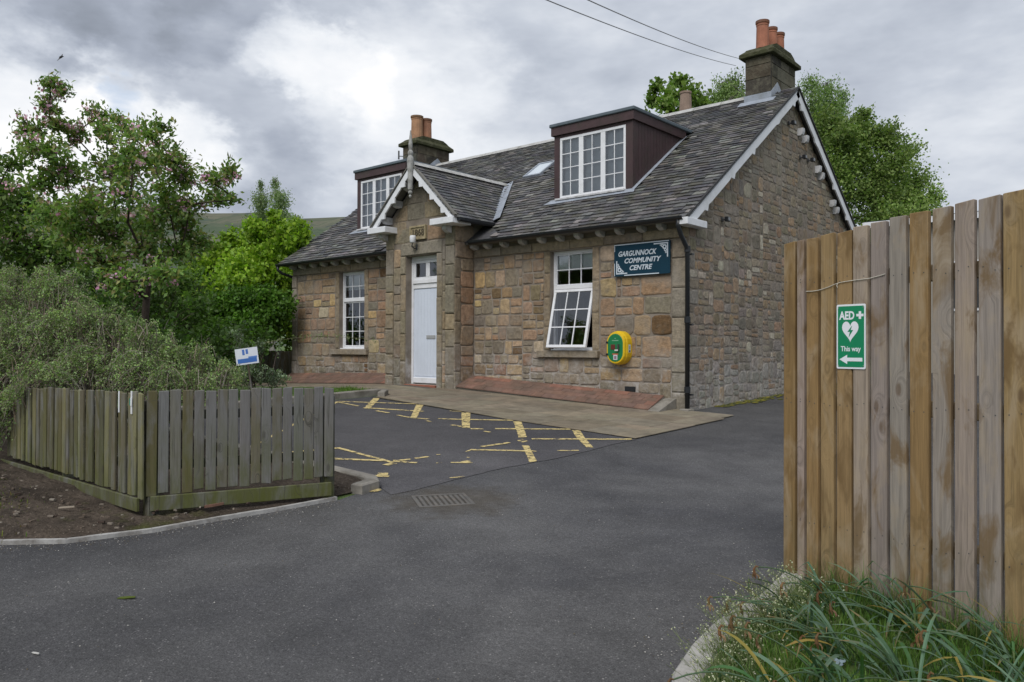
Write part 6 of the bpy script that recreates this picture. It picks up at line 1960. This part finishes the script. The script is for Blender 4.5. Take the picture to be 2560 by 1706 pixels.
# sprawling small-leaved shrubs: many arching shoots, leafy towards their ends
def shrub(name, label, base, lobes, nshoot, per, size, asp, cols, feet, barkc, shoot_r=0.004, scatter=0.02, fence=False, bare=0.12, droop=0.14):
    t = thing(name, label, 'shrub', base)
    wood = MB()
    wts = [l[3] ** 2 for l in lobes]
    PL, CLs = [], []
    for _ in range(nshoot):
        l = random.choices(lobes, wts)[0]
        c = Vector(l[:3]); r = l[3]
        d = Vector((random.gauss(0, 1), random.gauss(-0.1, 1), random.gauss(0.35, 0.8))).normalized()
        e_ = c + d * r * random.uniform(0.55, 1.12)
        ft = min(feet, key=lambda q: abs(q[0] - e_.x) + random.uniform(0, 0.9))
        f0 = Vector((ft[0] + random.uniform(-0.2, 0.2), ft[1] + random.uniform(-0.12, 0.12), zg(ft[0], ft[1])))
        s0 = f0.lerp(c, random.uniform(0.55, 1.0)) + Vector((random.gauss(0, 0.35), random.gauss(0, 0.3), random.gauss(0, 0.2))) * r
        m1 = s0.lerp(e_, 0.55) + Vector((random.gauss(0, 0.05), random.gauss(0, 0.05), random.uniform(0.4, 1.0) * droop))
        pts = [s0 * (1 - k) ** 2 + m1 * 2 * k * (1 - k) + e_ * k * k - Vector((0, 0, droop * 0.6 * k ** 3)) for k in (0, 0.17, 0.34, 0.5, 0.67, 0.84, 1.0)]
        if fence:
            pts = [q if (q.y > -8.57 or q.z > 1.30 or q.x < -1.9) else Vector((q.x, -8.55, q.z)) for q in pts]
        isbare = random.random() < bare
        bc = jit(random.choice(((0.19, 0.17, 0.145), (0.24, 0.215, 0.185), (0.12, 0.10, 0.085))), 0.2) if isbare else jit(barkc, 0.35)
        wood.tube(pts, [shoot_r * (1 - 0.75 * i / 6) * (1.25 if isbare else 1.0) for i in range(7)], 3, bc, cap=False)
        n_l = int(per * random.uniform(0.5, 1.4) * (0.12 if isbare else 1))
        if n_l < 2: continue
        A = np.array([tuple(q) for q in pts])
        k = RNG.uniform(0.30, 1.0, n_l) ** 0.8 * 6
        i0 = np.minimum(k.astype(int), 5); fr_ = (k - i0)[:, None]
        P = A[i0] * (1 - fr_) + A[i0 + 1] * fr_ + RNG.normal(size=(n_l, 3)) * scatter
        if fence:
            bad = (P[:, 1] < -8.56) & (P[:, 2] < 1.29) & ((P[:, 0] > -1.9) | (P[:, 1] > -8.69))
            P = P[~bad]
        PL.append(P); CLs.append(pick_cols(len(P), cols, 0.3) * (1 + random.uniform(-0.42, 0.42)))
    for q in feet:
        f0 = Vector((q[0], q[1], zg(q[0], q[1]) - 0.02))
        for _ in range(3):
            l = min(lobes, key=lambda z: abs(z[0] - q[0]) + abs(z[1] - q[1]) * 0.5 + random.uniform(0, 0.8))
            c = Vector(l[:3])
            wood.tube([f0, f0.lerp(c, 0.45) + Vector((random.gauss(0, 0.06), random.gauss(0, 0.06), 0.06)), c], [shoot_r * 4.5, shoot_r * 3.2, shoot_r * 1.2], 5, jit(barkc, 0.2), cap=False)
    P = np.concatenate(PL); Cc = np.concatenate(CLs)
    obj('branches', wood, 'bark', t, base)
    V, F, Cc = leaf_arrays(P, size, asp, Cc, droop=0.1, up=0.8)
    np_mesh('foliage', V, F, Cc, 'leaf', t, base)
    return t


shrub('sprawling_shrub', 'sprawling grey-green twiggy shrub behind the picket fence', (-2.2, -7.9, zg(-2.2, -7.9)), BUSH + [(-2.25, -8.72, 1.24, 0.15), (-2.55, -8.76, 1.05, 0.2), (-1.75, -8.62, 1.34, 0.14), (-2.0, -8.66, 1.38, 0.16), (-2.75, -8.8, 0.8, 0.17)], 2500, 50, 0.022, 0.6,
      [(0.22, 0.32, 0.13), (0.27, 0.36, 0.165), (0.18, 0.265, 0.10), (0.235, 0.235, 0.15), (0.29, 0.40, 0.14)], [(-3.9, -8.1), (-3.2, -8.1), (-2.5, -7.95), (-1.9, -7.8), (-1.3, -7.5)], (0.20, 0.165, 0.13), 0.0036, 0.020, True, 0.36, 0.26)
BUSH2 = [(-3.0 - 0.5 * i, -7.4 + 0.25 * math.sin(i * 2.1), 1.5 + 0.10 * i, 0.42) for i in range(6)] + [(-1.9, -7.2, 1.15, 0.28), (-2.5, -7.1, 1.25, 0.32)]
shrub('hedge_shrub', 'dark green shrub filling the bed behind the twiggy one', (-4.0, -7.3, zg(-4, -7.3)), BUSH2, 420, 70, 0.036, 0.6, [(0.10, 0.15, 0.05), (0.12, 0.175, 0.06), (0.08, 0.125, 0.045)], [(-5, -7.4), (-4, -7.3), (-3, -7.3), (-2.2, -7.2)], (0.07, 0.058, 0.045), 0.005, 0.04)
shrub('grey_leaved_shrub', 'pale grey-green sprigs rising beside the small notice', (-3.4, -5.6, zg(-3.4, -5.6)), SAGE + [(-3.4, -5.6, 1.25, 0.2), (-3.1, -5.4, 1.2, 0.18), (-3.7, -5.9, 1.3, 0.18)], 70, 45, 0.038, 0.45, [(0.20, 0.26, 0.17), (0.17, 0.225, 0.14)], [(-3.4, -5.6)], (0.09, 0.08, 0.06), 0.004, 0.018, droop=0.03, bare=0.0)
FILL = [(-11.75,-5.69,2.97,0.39),(-11.55,-5.75,2.43,0.39),(-11.03,-5.91,1.9,0.38),(-12.27,-5.08,3.04,0.41),(-10.39,-5.71,2.39,0.37),(-11.48,-5.34,1.92,0.4),(-11.96,-4.72,3.05,0.42),(-10.2,-5.35,2.4,0.38),(-11.22,-4.98,1.92,0.4),(-10.98,-4.62,3.0,0.4),(-9.77,-5.08,2.4,0.37),(-10.49,-4.8,1.92,0.39),(-10.79,-4.22,3.02,0.41),(-10.28,-4.43,2.45,0.39),(-10.84,-4.19,1.93,0.41),(-9.32,-4.38,2.92,0.38),(-9.48,-4.3,2.43,0.38),(-9.23,-4.41,1.91,0.38),(-9.66,-3.75,2.99,0.4),(-10.48,-3.35,2.5,0.42),(-9.82,-3.66,1.93,0.4),(-9.8,-3.17,3.03,0.41),(-9.06,-3.54,2.44,0.39),(-9.75,-3.19,1.94,0.41)]
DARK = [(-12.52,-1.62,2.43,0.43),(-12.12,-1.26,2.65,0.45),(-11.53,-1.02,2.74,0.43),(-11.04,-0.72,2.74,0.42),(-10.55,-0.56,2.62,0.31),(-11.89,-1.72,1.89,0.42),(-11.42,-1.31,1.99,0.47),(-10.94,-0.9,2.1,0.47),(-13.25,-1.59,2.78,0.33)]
BUSH3 = [(-5.6 - 0.7 * i, -4.9 + 0.9 * math.sin(i * 1.7), 1.45 + 0.25 * math.sin(i), 0.55) for i in range(7)] + [(-8.6, -6.0, 2.0, 0.7), (-7.6, -5.8, 1.9, 0.6), (-10.6, -4.8, 1.9, 0.8), (-12.0, -3.4, 1.8, 0.8), (-13.2, -2.6, 2.0, 0.9), (-12.6, -2.2, 1.4, 0.5)] + FILL
shrub('garden_hedge', 'dark hedge under the cherry tree and the bright tree', (-8.5, -5.0, zg(-8.5, -5)), BUSH3, 900, 46, 0.085, 0.65, [(0.08, 0.15, 0.032), (0.10, 0.175, 0.038), (0.065, 0.12, 0.03)], [(-6, -5), (-7.5, -5.2), (-9, -5.5), (-10.5, -4.8), (-12, -3.4), (-13, -2.4)], (0.06, 0.05, 0.038), 0.007, 0.08)
shrub('dark_green_shrub', 'dark green bushy growth under the bright tree by the cottage corner', (-12.6, -0.9, zg(-12.6, -0.9)), DARK, 420, 70, 0.085, 0.7, [(0.075, 0.165, 0.02), (0.06, 0.135, 0.018), (0.10, 0.20, 0.026)], [(-13.5, -1.2), (-12.6, -0.9), (-12.0, -0.4)], (0.06, 0.05, 0.038), 0.007, 0.09, droop=0.1, bare=0.0)  # mass of darker leaves below the bright crown
# one long spray of small leaves reaching in front of the corner
sp = thing('briar_shoot', 'thin leafy shoot reaching across the cottage corner', 'shoot', (-3.5, -5.6, zg(-3.5, -5.6)))
pts = [Vector((-3.3, -5.45, 1.66)), Vector((-3.05, -5.2, 1.72)), Vector((-2.8, -4.95, 1.745)), Vector((-2.55, -4.7, 1.735)), Vector((-2.25, -4.45, 1.70))]
obj('stem', MB().tube([Vector((-3.5, -5.6, 0.8))] + pts, [0.006, 0.005, 0.004, 0.004, 0.003, 0.002], 4, (0.09, 0.08, 0.05)), 'bark', sp)
PP = np.concatenate([np.array(tuple(pts[i].lerp(pts[i + 1], t))) [None, :] + RNG.normal(size=(5, 3)) * 0.022 for i in range(4) for t in np.linspace(0, 1, 7)])
V, F, c_ = leaf_arrays(PP, 0.035, 0.5, pick_cols(len(PP), [(0.17, 0.22, 0.10), (0.22, 0.25, 0.13)]), up=0.5)
np_mesh('leaves', V, F, c_, 'leaf', sp)

# ------------------------------------------------------------------ spent daffodils on the verge
def ribbon(base, dirh, length, width, arch, kink, col, tipcol, twist=0.0, n=9, start_el=1.2):
    """leaf that rises and arches over; returns MB"""
    m2 = MB()
    p_ = Vector(base)
    dh = Vector((dirh[0], dirh[1], 0)).normalized()
    side0 = Vector((-dh.y, dh.x, 0))
    el = start_el
    st_ = length / n
    L_, R_s, Cn = [], [], []
    for i in range(n + 1):
        k = i / n
        d = dh * math.cos(el) + Vector((0, 0, 1)) * math.sin(el)
        nrm = dh * -math.sin(el) + Vector((0, 0, 1)) * math.cos(el)
        a = twist * k
        sd_ = side0 * math.cos(a) + nrm * math.sin(a)
        w = width * (0.75 + 0.25 * math.sin(k * 2.4)) * (1 - max(0, k - 0.75) * 3.4)
        w = max(w, width * 0.1)
        L_.append(p_ + sd_ * w * 0.5 + nrm * w * 0.12); R_s.append(p_ - sd_ * w * 0.5 + nrm * w * 0.12); Cn.append(p_.copy())
        p_ = p_ + d * st_
        el -= arch / n * (0.6 + 0.8 * k)
        if kink and abs(k - kink) < 0.5 / n: el -= 1.3
    V = [tuple(q) for t in zip(L_, Cn, R_s) for q in t]
    F = []
    cl = []
    for i in range(n):
        a = i * 3
        F += [(a, a + 1, a + 4, a + 3), (a + 1, a + 2, a + 5, a + 4)]
        k = i / n
        c = col if k < 0.72 else tuple(col[j] * (1 - (k - 0.72) / 0.28) + tipcol[j] * (k - 0.72) / 0.28 for j in range(3))
        cl += [c, tuple(q * 0.93 for q in c)]
    for f, c in zip(F, cl):
        pass
    m2.v = V; m2.f = F; m2.c = cl
    return m2, Cn[-1], d


LEFTV = Vector((-0.753, -0.658))
GREENS = [(0.085, 0.155, 0.095), (0.07, 0.135, 0.075), (0.11, 0.185, 0.12), (0.065, 0.15, 0.05), (0.14, 0.21, 0.145)]
TIP = (0.26, 0.15, 0.055)
labels = ['nearest the kerb, its leaves sweeping left', 'by the kerb in front of the first boards', 'below the green sign', 'in the middle of the verge', 'against the fence right of the sign',
          'low at the bottom edge of the picture', 'with yellowing leaves near the pale blue flower', 'at the foot of the greyish boards', 'right of the pale blue flower', 'by the right edge of the picture', 'at the fence foot near the right edge', 'in the bottom right corner']
spots = [(4.66, -7.42, 0.8), (4.70, -7.08, 0.7), (4.92, -7.62, 0.9), (5.02, -7.95, 0.7), (5.16, -7.15, 0.5), (4.90, -8.20, 0.7), (5.22, -7.72, 0.5), (4.98, -7.02, 0.4), (5.42, -7.62, 0.3), (5.62, -7.42, 0.2), (5.50, -7.12, 0.3), (5.75, -7.80, 0.1)]
for (bx, by, leftness), lab in zip(spots, labels):
    bz = zg(bx, by) + 0.05
    t = thing('daffodil_clump', 'spent daffodil clump ' + lab, 'plant', (bx, by, bz), 'daffodils on the verge')
    for i in range(23):
        ang = random.uniform(0, 2 * math.pi)
        dh = Vector((math.cos(ang), math.sin(ang))) * 0.8 + LEFTV * leftness * random.uniform(0.3, 1.6) * 0.9
        b_ = (bx + random.uniform(-0.09, 0.09), by + random.uniform(-0.09, 0.09), bz - 0.03)
        # stay on the road side of the fence
        if (Vector((b_[0], b_[1])) - FO).dot(FN) > -0.1: b_ = (b_[0], b_[1] - 0.15, b_[2])
        if dh.dot(FN) > 0: dh = dh - FN * dh.dot(FN) * 0.9
        c = jit(random.choice(GREENS), 0.15)
        yel = random.random()
        if yel < 0.12: c = jit((0.25, 0.20, 0.05), 0.2)
        m2, e_, d = ribbon(b_, dh, random.uniform(0.26, 0.50), random.uniform(0.009, 0.017), random.uniform(0.9, 2.3), random.choice((0, 0, 0, 0.6, 0.75)), c, TIP if random.random() < 0.5 else c, random.uniform(-1.0, 1.0), start_el=random.uniform(0.75, 1.4))
        obj('leaf', m2, 'blade', t, b_)
    for i in range(random.choice((2, 2, 3, 3))):
        ang = random.uniform(0, 2 * math.pi)
        dh = (Vector((math.cos(ang), math.sin(ang))) * 0.45 + LEFTV * (leftness + 0.25)).normalized()
        if dh.dot(FN) > 0: dh = (dh - FN * dh.dot(FN)).normalized()
        p_ = Vector((bx + random.uniform(-0.06, 0.06), by + random.uniform(-0.06, 0.06), bz - 0.02))
        el = random.uniform(0.7, 1.15); pts = [p_.copy()]
        n = 10; L = random.uniform(0.38, 0.60)
        for k in range(n):
            p_ = p_ + (Vector((dh.x, dh.y, 0)) * math.cos(el) + Vector((0, 0, math.sin(el)))) * L / n
            el -= 0.10 + 0.05 * k / n * random.uniform(0.5, 2)
            pts.append(p_.copy())
        obj('stalk', MB().tube(pts, [0.0038] * 6 + [0.0034] * 5, 5, jit((0.085, 0.14, 0.075), 0.12)), 'blade', t, pts[0], smooth=True)
        hd = MB()
        q = pts[-1]
        hp = [q, q + Vector((dh.x, dh.y, 0)) * 0.012 + Vector((0, 0, 0.004)), q + Vector((dh.x, dh.y, 0)) * 0.022 + Vector((0, 0, -0.012)), q + Vector((dh.x, dh.y, 0)) * 0.02 + Vector((0, 0, -0.035)), q + Vector((dh.x, dh.y, 0)) * 0.012 + Vector((0, 0, -0.062))]
        hd.tube(hp, [0.0035, 0.0045, 0.0065, 0.0085, 0.002], 5, jit((0.20, 0.115, 0.055), 0.25))
        for w_ in range(3):
            m2, _, _ = ribbon(hp[3], (random.uniform(-1, 1), random.uniform(-1, 1)), 0.045, 0.012, 2.2, 0, jit((0.27, 0.175, 0.10), 0.25), (0.13, 0.07, 0.035), 1.5, 4, -0.4)
            hd.join(m2)
        obj('withered_flower', hd, 'petal', t, q)

# forget-me-not
fx, fy = 5.06, -8.12
fm = thing('forget_me_not', 'small pale blue flower head low among the daffodil leaves', 'flower', (fx, fy, zg(fx, fy) + 0.04))
fz = zg(fx, fy) + 0.26
obj('stem', MB().tube([(fx, fy, fz - 0.24), (fx + 0.01, fy, fz - 0.1), (fx, fy - 0.01, fz)], 0.002, 4, (0.09, 0.16, 0.05)), 'blade', fm)
for k in range(8):
    cx_, cy_, cz_ = fx + random.uniform(-0.018, 0.018), fy + random.uniform(-0.015, 0.015), fz + random.uniform(-0.006, 0.01)
    m2 = MB()
    for j in range(5):
        t0 = 2 * math.pi * j / 5
        a, b2 = Vector((0.753, 0.658, 0)), Vector((0.2, -0.3, 0.93))
        o_ = Vector((cx_, cy_, cz_))
        c_ = o_ + (a * math.cos(t0) + b2 * math.sin(t0)) * 0.004
        m2.add([tuple(o_)] + [tuple(c_ + (a * math.cos(t0 + s2) + b2 * math.sin(t0 + s2)) * 0.0036) for s2 in (-1.2, -0.4, 0.4, 1.2)], [(0, 1, 2, 3, 4)], (0.50, 0.58, 0.78))
    obj('floret', m2, 'petal', fm)

# grass on the verge and along kerbs
def grass(name, label, pts, hmin, hmax, cols, wid=0.004, lean=0.5):
    n = len(pts)
    P = np.array([(x, y, zg(x, y) + h) for x, y, h in pts])
    ang = RNG.uniform(0, 2 * np.pi, n)
    dh = np.stack([np.cos(ang), np.sin(ang), np.zeros(n)], 1)
    sd_ = np.stack([-np.sin(ang), np.cos(ang), np.zeros(n)], 1)
    h = RNG.uniform(hmin, hmax, (n, 1)); ln = RNG.uniform(0.1, 1.0, (n, 1)) * lean
    up = np.array([0, 0, 1.0])
    p1 = P + up * h * 0.55 + dh * h * ln * 0.3; p2 = P + up * h * (1 - 0.3 * ln) + dh * h * ln
    w = wid
    V = np.stack([P - sd_ * w, P + sd_ * w, p1 + sd_ * w * 0.8, p1 - sd_ * w * 0.8, p2], 1).reshape(-1, 3)
    base = np.arange(n)[:, None] * 5
    c = pick_cols(n, cols, 0.25)
    Fq = base + np.array([[0, 1, 2, 3]])
    Ft = base + np.array([[3, 2, 4, 4]])
    F = np.concatenate([Fq, Ft]); C2 = np.concatenate([c, c * 1.08])
    me = bpy.data.meshes.new(name)
    me.from_pydata([tuple(v) for v in V.tolist()], [], [tuple(f) for f in Fq.tolist()] + [(f[0], f[1], f[2]) for f in Ft.tolist()])
    a = me.attributes.new('Col', 'FLOAT_COLOR', 'FACE')
    arr = np.ones((len(me.polygons), 4), dtype=np.float32); arr[:, :3] = C2
    a.data.foreach_set('color', arr.ravel())
    o = link(name, me, 'blade')
    tag(o, label, 'grass', None, 'stuff')
    return o


def in_verge(x, y):
    e = 4.44 if y > -7.9 else 4.44 + (-7.9 - y) * 0.45
    return x > e and (Vector((x, y)) - FO).dot(FN) < -0.03 and x < 7.0
pts = []
while len(pts) < 17000:
    x, y = random.uniform(4.4, 6.4), random.uniform(-9.0, -6.7)
    if in_verge(x, y): pts.append((x, y, 0.03))
grass('verge_grass', 'green grass growing on the verge below the board fence', pts, 0.04, 0.115, [(0.075, 0.155, 0.024), (0.058, 0.125, 0.02), (0.10, 0.18, 0.032)], 0.0034)
pts = []
for _ in range(900):
    u = random.uniform(0.25, 2.4); q = FO + FD * u - FN * random.uniform(0.03, 0.16)
    pts.append((q.x, q.y, 0.03))
grass('fence_foot_grass', 'longer grass along the foot of the board fence', pts, 0.08, 0.28, [(0.085, 0.15, 0.034), (0.15, 0.16, 0.06), (0.10, 0.17, 0.04)], 0.0022, 0.6)
pts = [(random.uniform(-5.9, -5.15), random.uniform(-3.6, -2.1), 0.05) for _ in range(1500)]
grass('kerb_grass', 'bright grass behind the kerb at the end of the bay', pts, 0.04, 0.10, [(0.085, 0.165, 0.02), (0.10, 0.19, 0.025)], 0.004)
pts = []
for _ in range(2600):
    x, y = random.gauss(-1.55, 0.55), random.gauss(-9.35, 0.17)
    if -10.0 < y < -8.75: pts.append((x, y, 0.03))
grass('bed_grass', 'patch of moss and short grass on the bare earth at the left edge', pts, 0.015, 0.05, [(0.10, 0.12, 0.02), (0.13, 0.11, 0.025), (0.07, 0.12, 0.02)], 0.004)

# small white-flowered weeds spilling over the kerb
WV, WF, WC = [], [], []
stem = MB()
fl = []
for _ in range(560):
    t = random.random() ** 0.8
    y = -8.55 + 1.55 * t; x0 = 4.47 + max(0, (-7.9 - y)) * 0.42 + abs(random.gauss(0, 0.11)) - 0.01
    b_ = Vector((x0, y, zg(x0, y) + 0.03))
    h = random.uniform(0.08, 0.22)
    ln = Vector((random.gauss(-0.35, 0.35), random.gauss(-0.15, 0.3), 0)) * h
    tip = b_ + ln + Vector((0, 0, h))
    stem.tube([b_, b_.lerp(tip, 0.55) + Vector((0, 0, 0.015)), tip], [0.0012, 0.001, 0.0007], 3, jit((0.15, 0.19, 0.075), 0.25), cap=False)
    for k in range(random.choice((1, 2, 3, 4))):
        q = tip + Vector((random.gauss(0, 0.014), random.gauss(0, 0.014), random.gauss(-0.008, 0.012)))
        stem.tube([b_.lerp(tip, 0.8), q], [0.0008, 0.0006], 3, (0.16, 0.20, 0.085), cap=False)
        fl.append(tuple(q))
wd = obj('white_flowered_weeds', stem, 'blade'); tag(wd, 'haze of tiny white-flowered weeds spilling over the pale kerb', 'weeds', None, 'stuff')
FP = np.array(fl)
FP = np.concatenate([FP + RNG.normal(size=FP.shape) * 0.002 for _ in range(2)])
V, F, c_ = leaf_arrays(FP, 0.0072, 0.9, pick_cols(len(FP), [(0.60, 0.60, 0.46), (0.52, 0.54, 0.36), (0.35, 0.40, 0.2)], 0.12), up=0.2)
o = np_mesh('weed_flowers', V, F, c_, 'petal', wd)

# litter on the ground
def chip(name, label, x, y, l, w, h, ang, col, mat='painted', cat='debris', dz=0.03):
    m2 = MB()
    a = R(ang)
    T = lambda u, v, z: (x + u * math.cos(a) - v * math.sin(a), y + u * math.sin(a) + v * math.cos(a), zg(x, y) + dz + z + u * 0.08)
    m2.prism([(-l / 2, -w * 0.3), (-l * 0.1, -w / 2), (l / 2, -w * 0.2), (l * 0.42, w * 0.35), (0, w / 2), (-l * 0.45, w * 0.3)], 0, h, 'z', col, T=T)
    return tag(obj(name, m2, mat), label, cat)
chip('broken_tile', 'broken red-brown piece of tile lying in front of the gravel board', 0.42, -8.18, 0.14, 0.06, 0.018, 70, (0.16, 0.085, 0.06), 'red_tile', dz=0.06)
chip('wood_splinter', 'pale splinter of wood on the bare earth left of the fence', -0.25, -8.98, 0.12, 0.02, 0.01, 40, (0.34, 0.29, 0.23), 'painted', dz=0.075)
chip('fallen_leaf', 'small green leaf lying on the road', 1.714, -9.371, 0.10, 0.035, 0.004, 35, (0.13, 0.17, 0.03), 'leaf', 'leaf', 0.005)
chip('white_scrap', 'tiny white scrap lying on the road at lower left', 2.113, -9.943, 0.055, 0.012, 0.004, 10, (0.5, 0.49, 0.46), 'painted', 'scrap', 0.006)
rb = random.Random(4)
crumbs = MB()
for _ in range(420):
    x, y = rb.uniform(-2.4, 0.6), rb.uniform(-9.6, -7.0)
    if y < -8.72 - max(0, -x) * 0.02 and y > -9.45 - 0.35 * max(0, -x) + (0.3 if x > 0.2 else 0):
        pass
    elif not (x > 0.25 and y > -8.6 and x < 0.62):
        continue
    s2 = rb.uniform(0.006, 0.024); z = zg(x, y) + 0.05 + rb.uniform(0, 0.03)
    a = rb.uniform(0, 6.28)
    T = lambda u, v, w_: (x + u * math.cos(a) - v * math.sin(a), y + u * math.sin(a) + v * math.cos(a), z + w_)
    c = rb.choice(((0.20, 0.17, 0.14), (0.11, 0.085, 0.065), (0.28, 0.25, 0.21), (0.07, 0.05, 0.04)))
    crumbs.box(-s2, s2, -s2 * 0.4, s2 * 0.4, -0.004, s2 * 0.35, c, T)
tag(obj('wood_chips', crumbs, 'bark'), 'scattered bark chips and crumbs on the bare earth', 'bark chips', None, 'stuff')
m2 = MB()
for k in range(260):
    y = rb.uniform(0.9, 7.0); x = 0.03 + abs(rb.gauss(0, 0.13)) * (0.4 + 0.25 * y)
    s2 = rb.uniform(0.02, 0.07); a = rb.uniform(0, 6.28)
    m2.add([(x + s2 * math.cos(a + t) * rb.uniform(0.6, 1), y + s2 * 1.8 * math.sin(a + t), zg(x, y) + 0.004 + k * 0.00002) for t in (0, 1.2, 2.5, 3.7, 5)] + [(x, y, zg(x, y) + 0.02)], [(0, 1, 5), (1, 2, 5), (2, 3, 5), (3, 4, 5), (4, 0, 5)], rb.choice(((0.10, 0.105, 0.02), (0.16, 0.14, 0.02), (0.07, 0.075, 0.025))))
tag(obj('moss', m2, 'bark'), 'yellow-green moss along the foot of the gable', 'moss', None, 'stuff')

# ------------------------------------------------------------------ far things
# hills
az = np.arange(95, 206, 1.0)
slope = np.interp(az, [95, 120, 142.3, 144.1, 145.9, 147.7, 149.9, 152.2, 155.7, 164.2, 180, 205], [0.12, 0.15, 0.1632, 0.1609, 0.158, 0.1586, 0.1612, 0.1583, 0.1601, 0.1507, 0.13, 0.09])
rr_ = np.array([350, 480, 620, 780, 950, 1120, 1300, 1500, 1700, 2100])
pf_ = np.array([0.0, 0.10, 0.24, 0.40, 0.56, 0.71, 0.86, 1.0, 1.03, 0.7])
V, F = [], []
for i, a in enumerate(az):
    for r_, p_ in zip(rr_, pf_):
        th = math.radians(a)
        wob = 1 + 0.05 * math.sin(a * 0.9 + r_ * 0.01) * (0 if r_ >= 1500 else 1)
        V.append((CAM.x + r_ * math.cos(th), CAM.y + r_ * math.sin(th), 0.9 + slope[i] * 1500 * p_ * wob))
nr = len(rr_)
for i in range(len(az) - 1):
    for j in range(nr - 1):
        F.append((i * nr + j, i * nr + j + 1, (i + 1) * nr + j + 1, (i + 1) * nr + j))
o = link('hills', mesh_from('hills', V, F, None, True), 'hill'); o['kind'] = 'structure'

# outbuilding behind the board fence: only its roof edge shows
ob = thing('outbuilding', 'low outbuilding with flat grey roof just showing above the board fence', 'building', (1.2, 13.5, zg(1.2, 13.5)))
zb_ = zg(1.2, 13.5)
obj('wall', MB().box(-0.7, 3.6, 11.9, 15.4, zb_ - 0.3, 4.95, (0.30, 0.28, 0.25)), 'painted', ob)
obj('roof', MB().cbox(-0.95, 3.85, 11.65, 15.65, 4.95, 5.12, 0.02).prism([(11.65, 5.121), (15.65, 5.121), (13.65, 5.32)], -0.95, 3.85, 'x'), 'felt_roof', ob)
obj('fascia', MB().box(-0.97, 3.87, 11.62, 11.649, 4.94, 5.10), 'white_paint', ob)
wf_ = obj('window', MB().box(0.8, 2.2, 11.86, 11.899, 2.6, 3.9), 'upvc', ob)
obj('pane', MB().box(0.87, 1.48, 11.84, 11.859, 2.68, 3.82, (0.03, 0.035, 0.04)).box(1.52, 2.13, 11.84, 11.859, 2.68, 3.82, (0.03, 0.035, 0.04)), 'painted', wf_)

# bird high over the cherry tree
bp = Vector((-37.374, 3.74, 16.239)); r2 = Vector((0.753, 0.658, 0)); up_ = Vector((0, 0, 1)); fw_ = Vector((-0.658, 0.753, 0))
bd = thing('bird', 'dark bird flying high above the cherry tree', 'bird', tuple(bp))
m2 = MB().tube([bp - r2 * 0.10 - up_ * 0.10, bp - r2 * 0.03, bp + r2 * 0.05 + up_ * 0.05, bp + r2 * 0.14 + up_ * 0.03], [0.02, 0.05, 0.045, 0.015], 7, (0.02, 0.02, 0.022))
for sg, k in ((1, 1.0), (-1, 0.8)):
    a = bp + r2 * 0.03; b2 = bp + up_ * 0.20 * sg + r2 * (0.03 if sg > 0 else -0.12) + fw_ * 0.1 * sg
    m2.add([tuple(a + r2 * 0.05), tuple(a - r2 * 0.05), tuple(b2 - r2 * 0.03), tuple(b2), tuple(a + r2 * 0.05 + fw_ * 0.012), tuple(a - r2 * 0.05 + fw_ * 0.012), tuple(b2 - r2 * 0.03 + fw_ * 0.01), tuple(b2 + fw_ * 0.01)],
           [(0, 1, 2, 3), (7, 6, 5, 4), (0, 3, 7, 4), (1, 5, 6, 2), (2, 6, 7, 3)], (0.02, 0.02, 0.022))
obj('body', m2, 'painted', bd, bp)
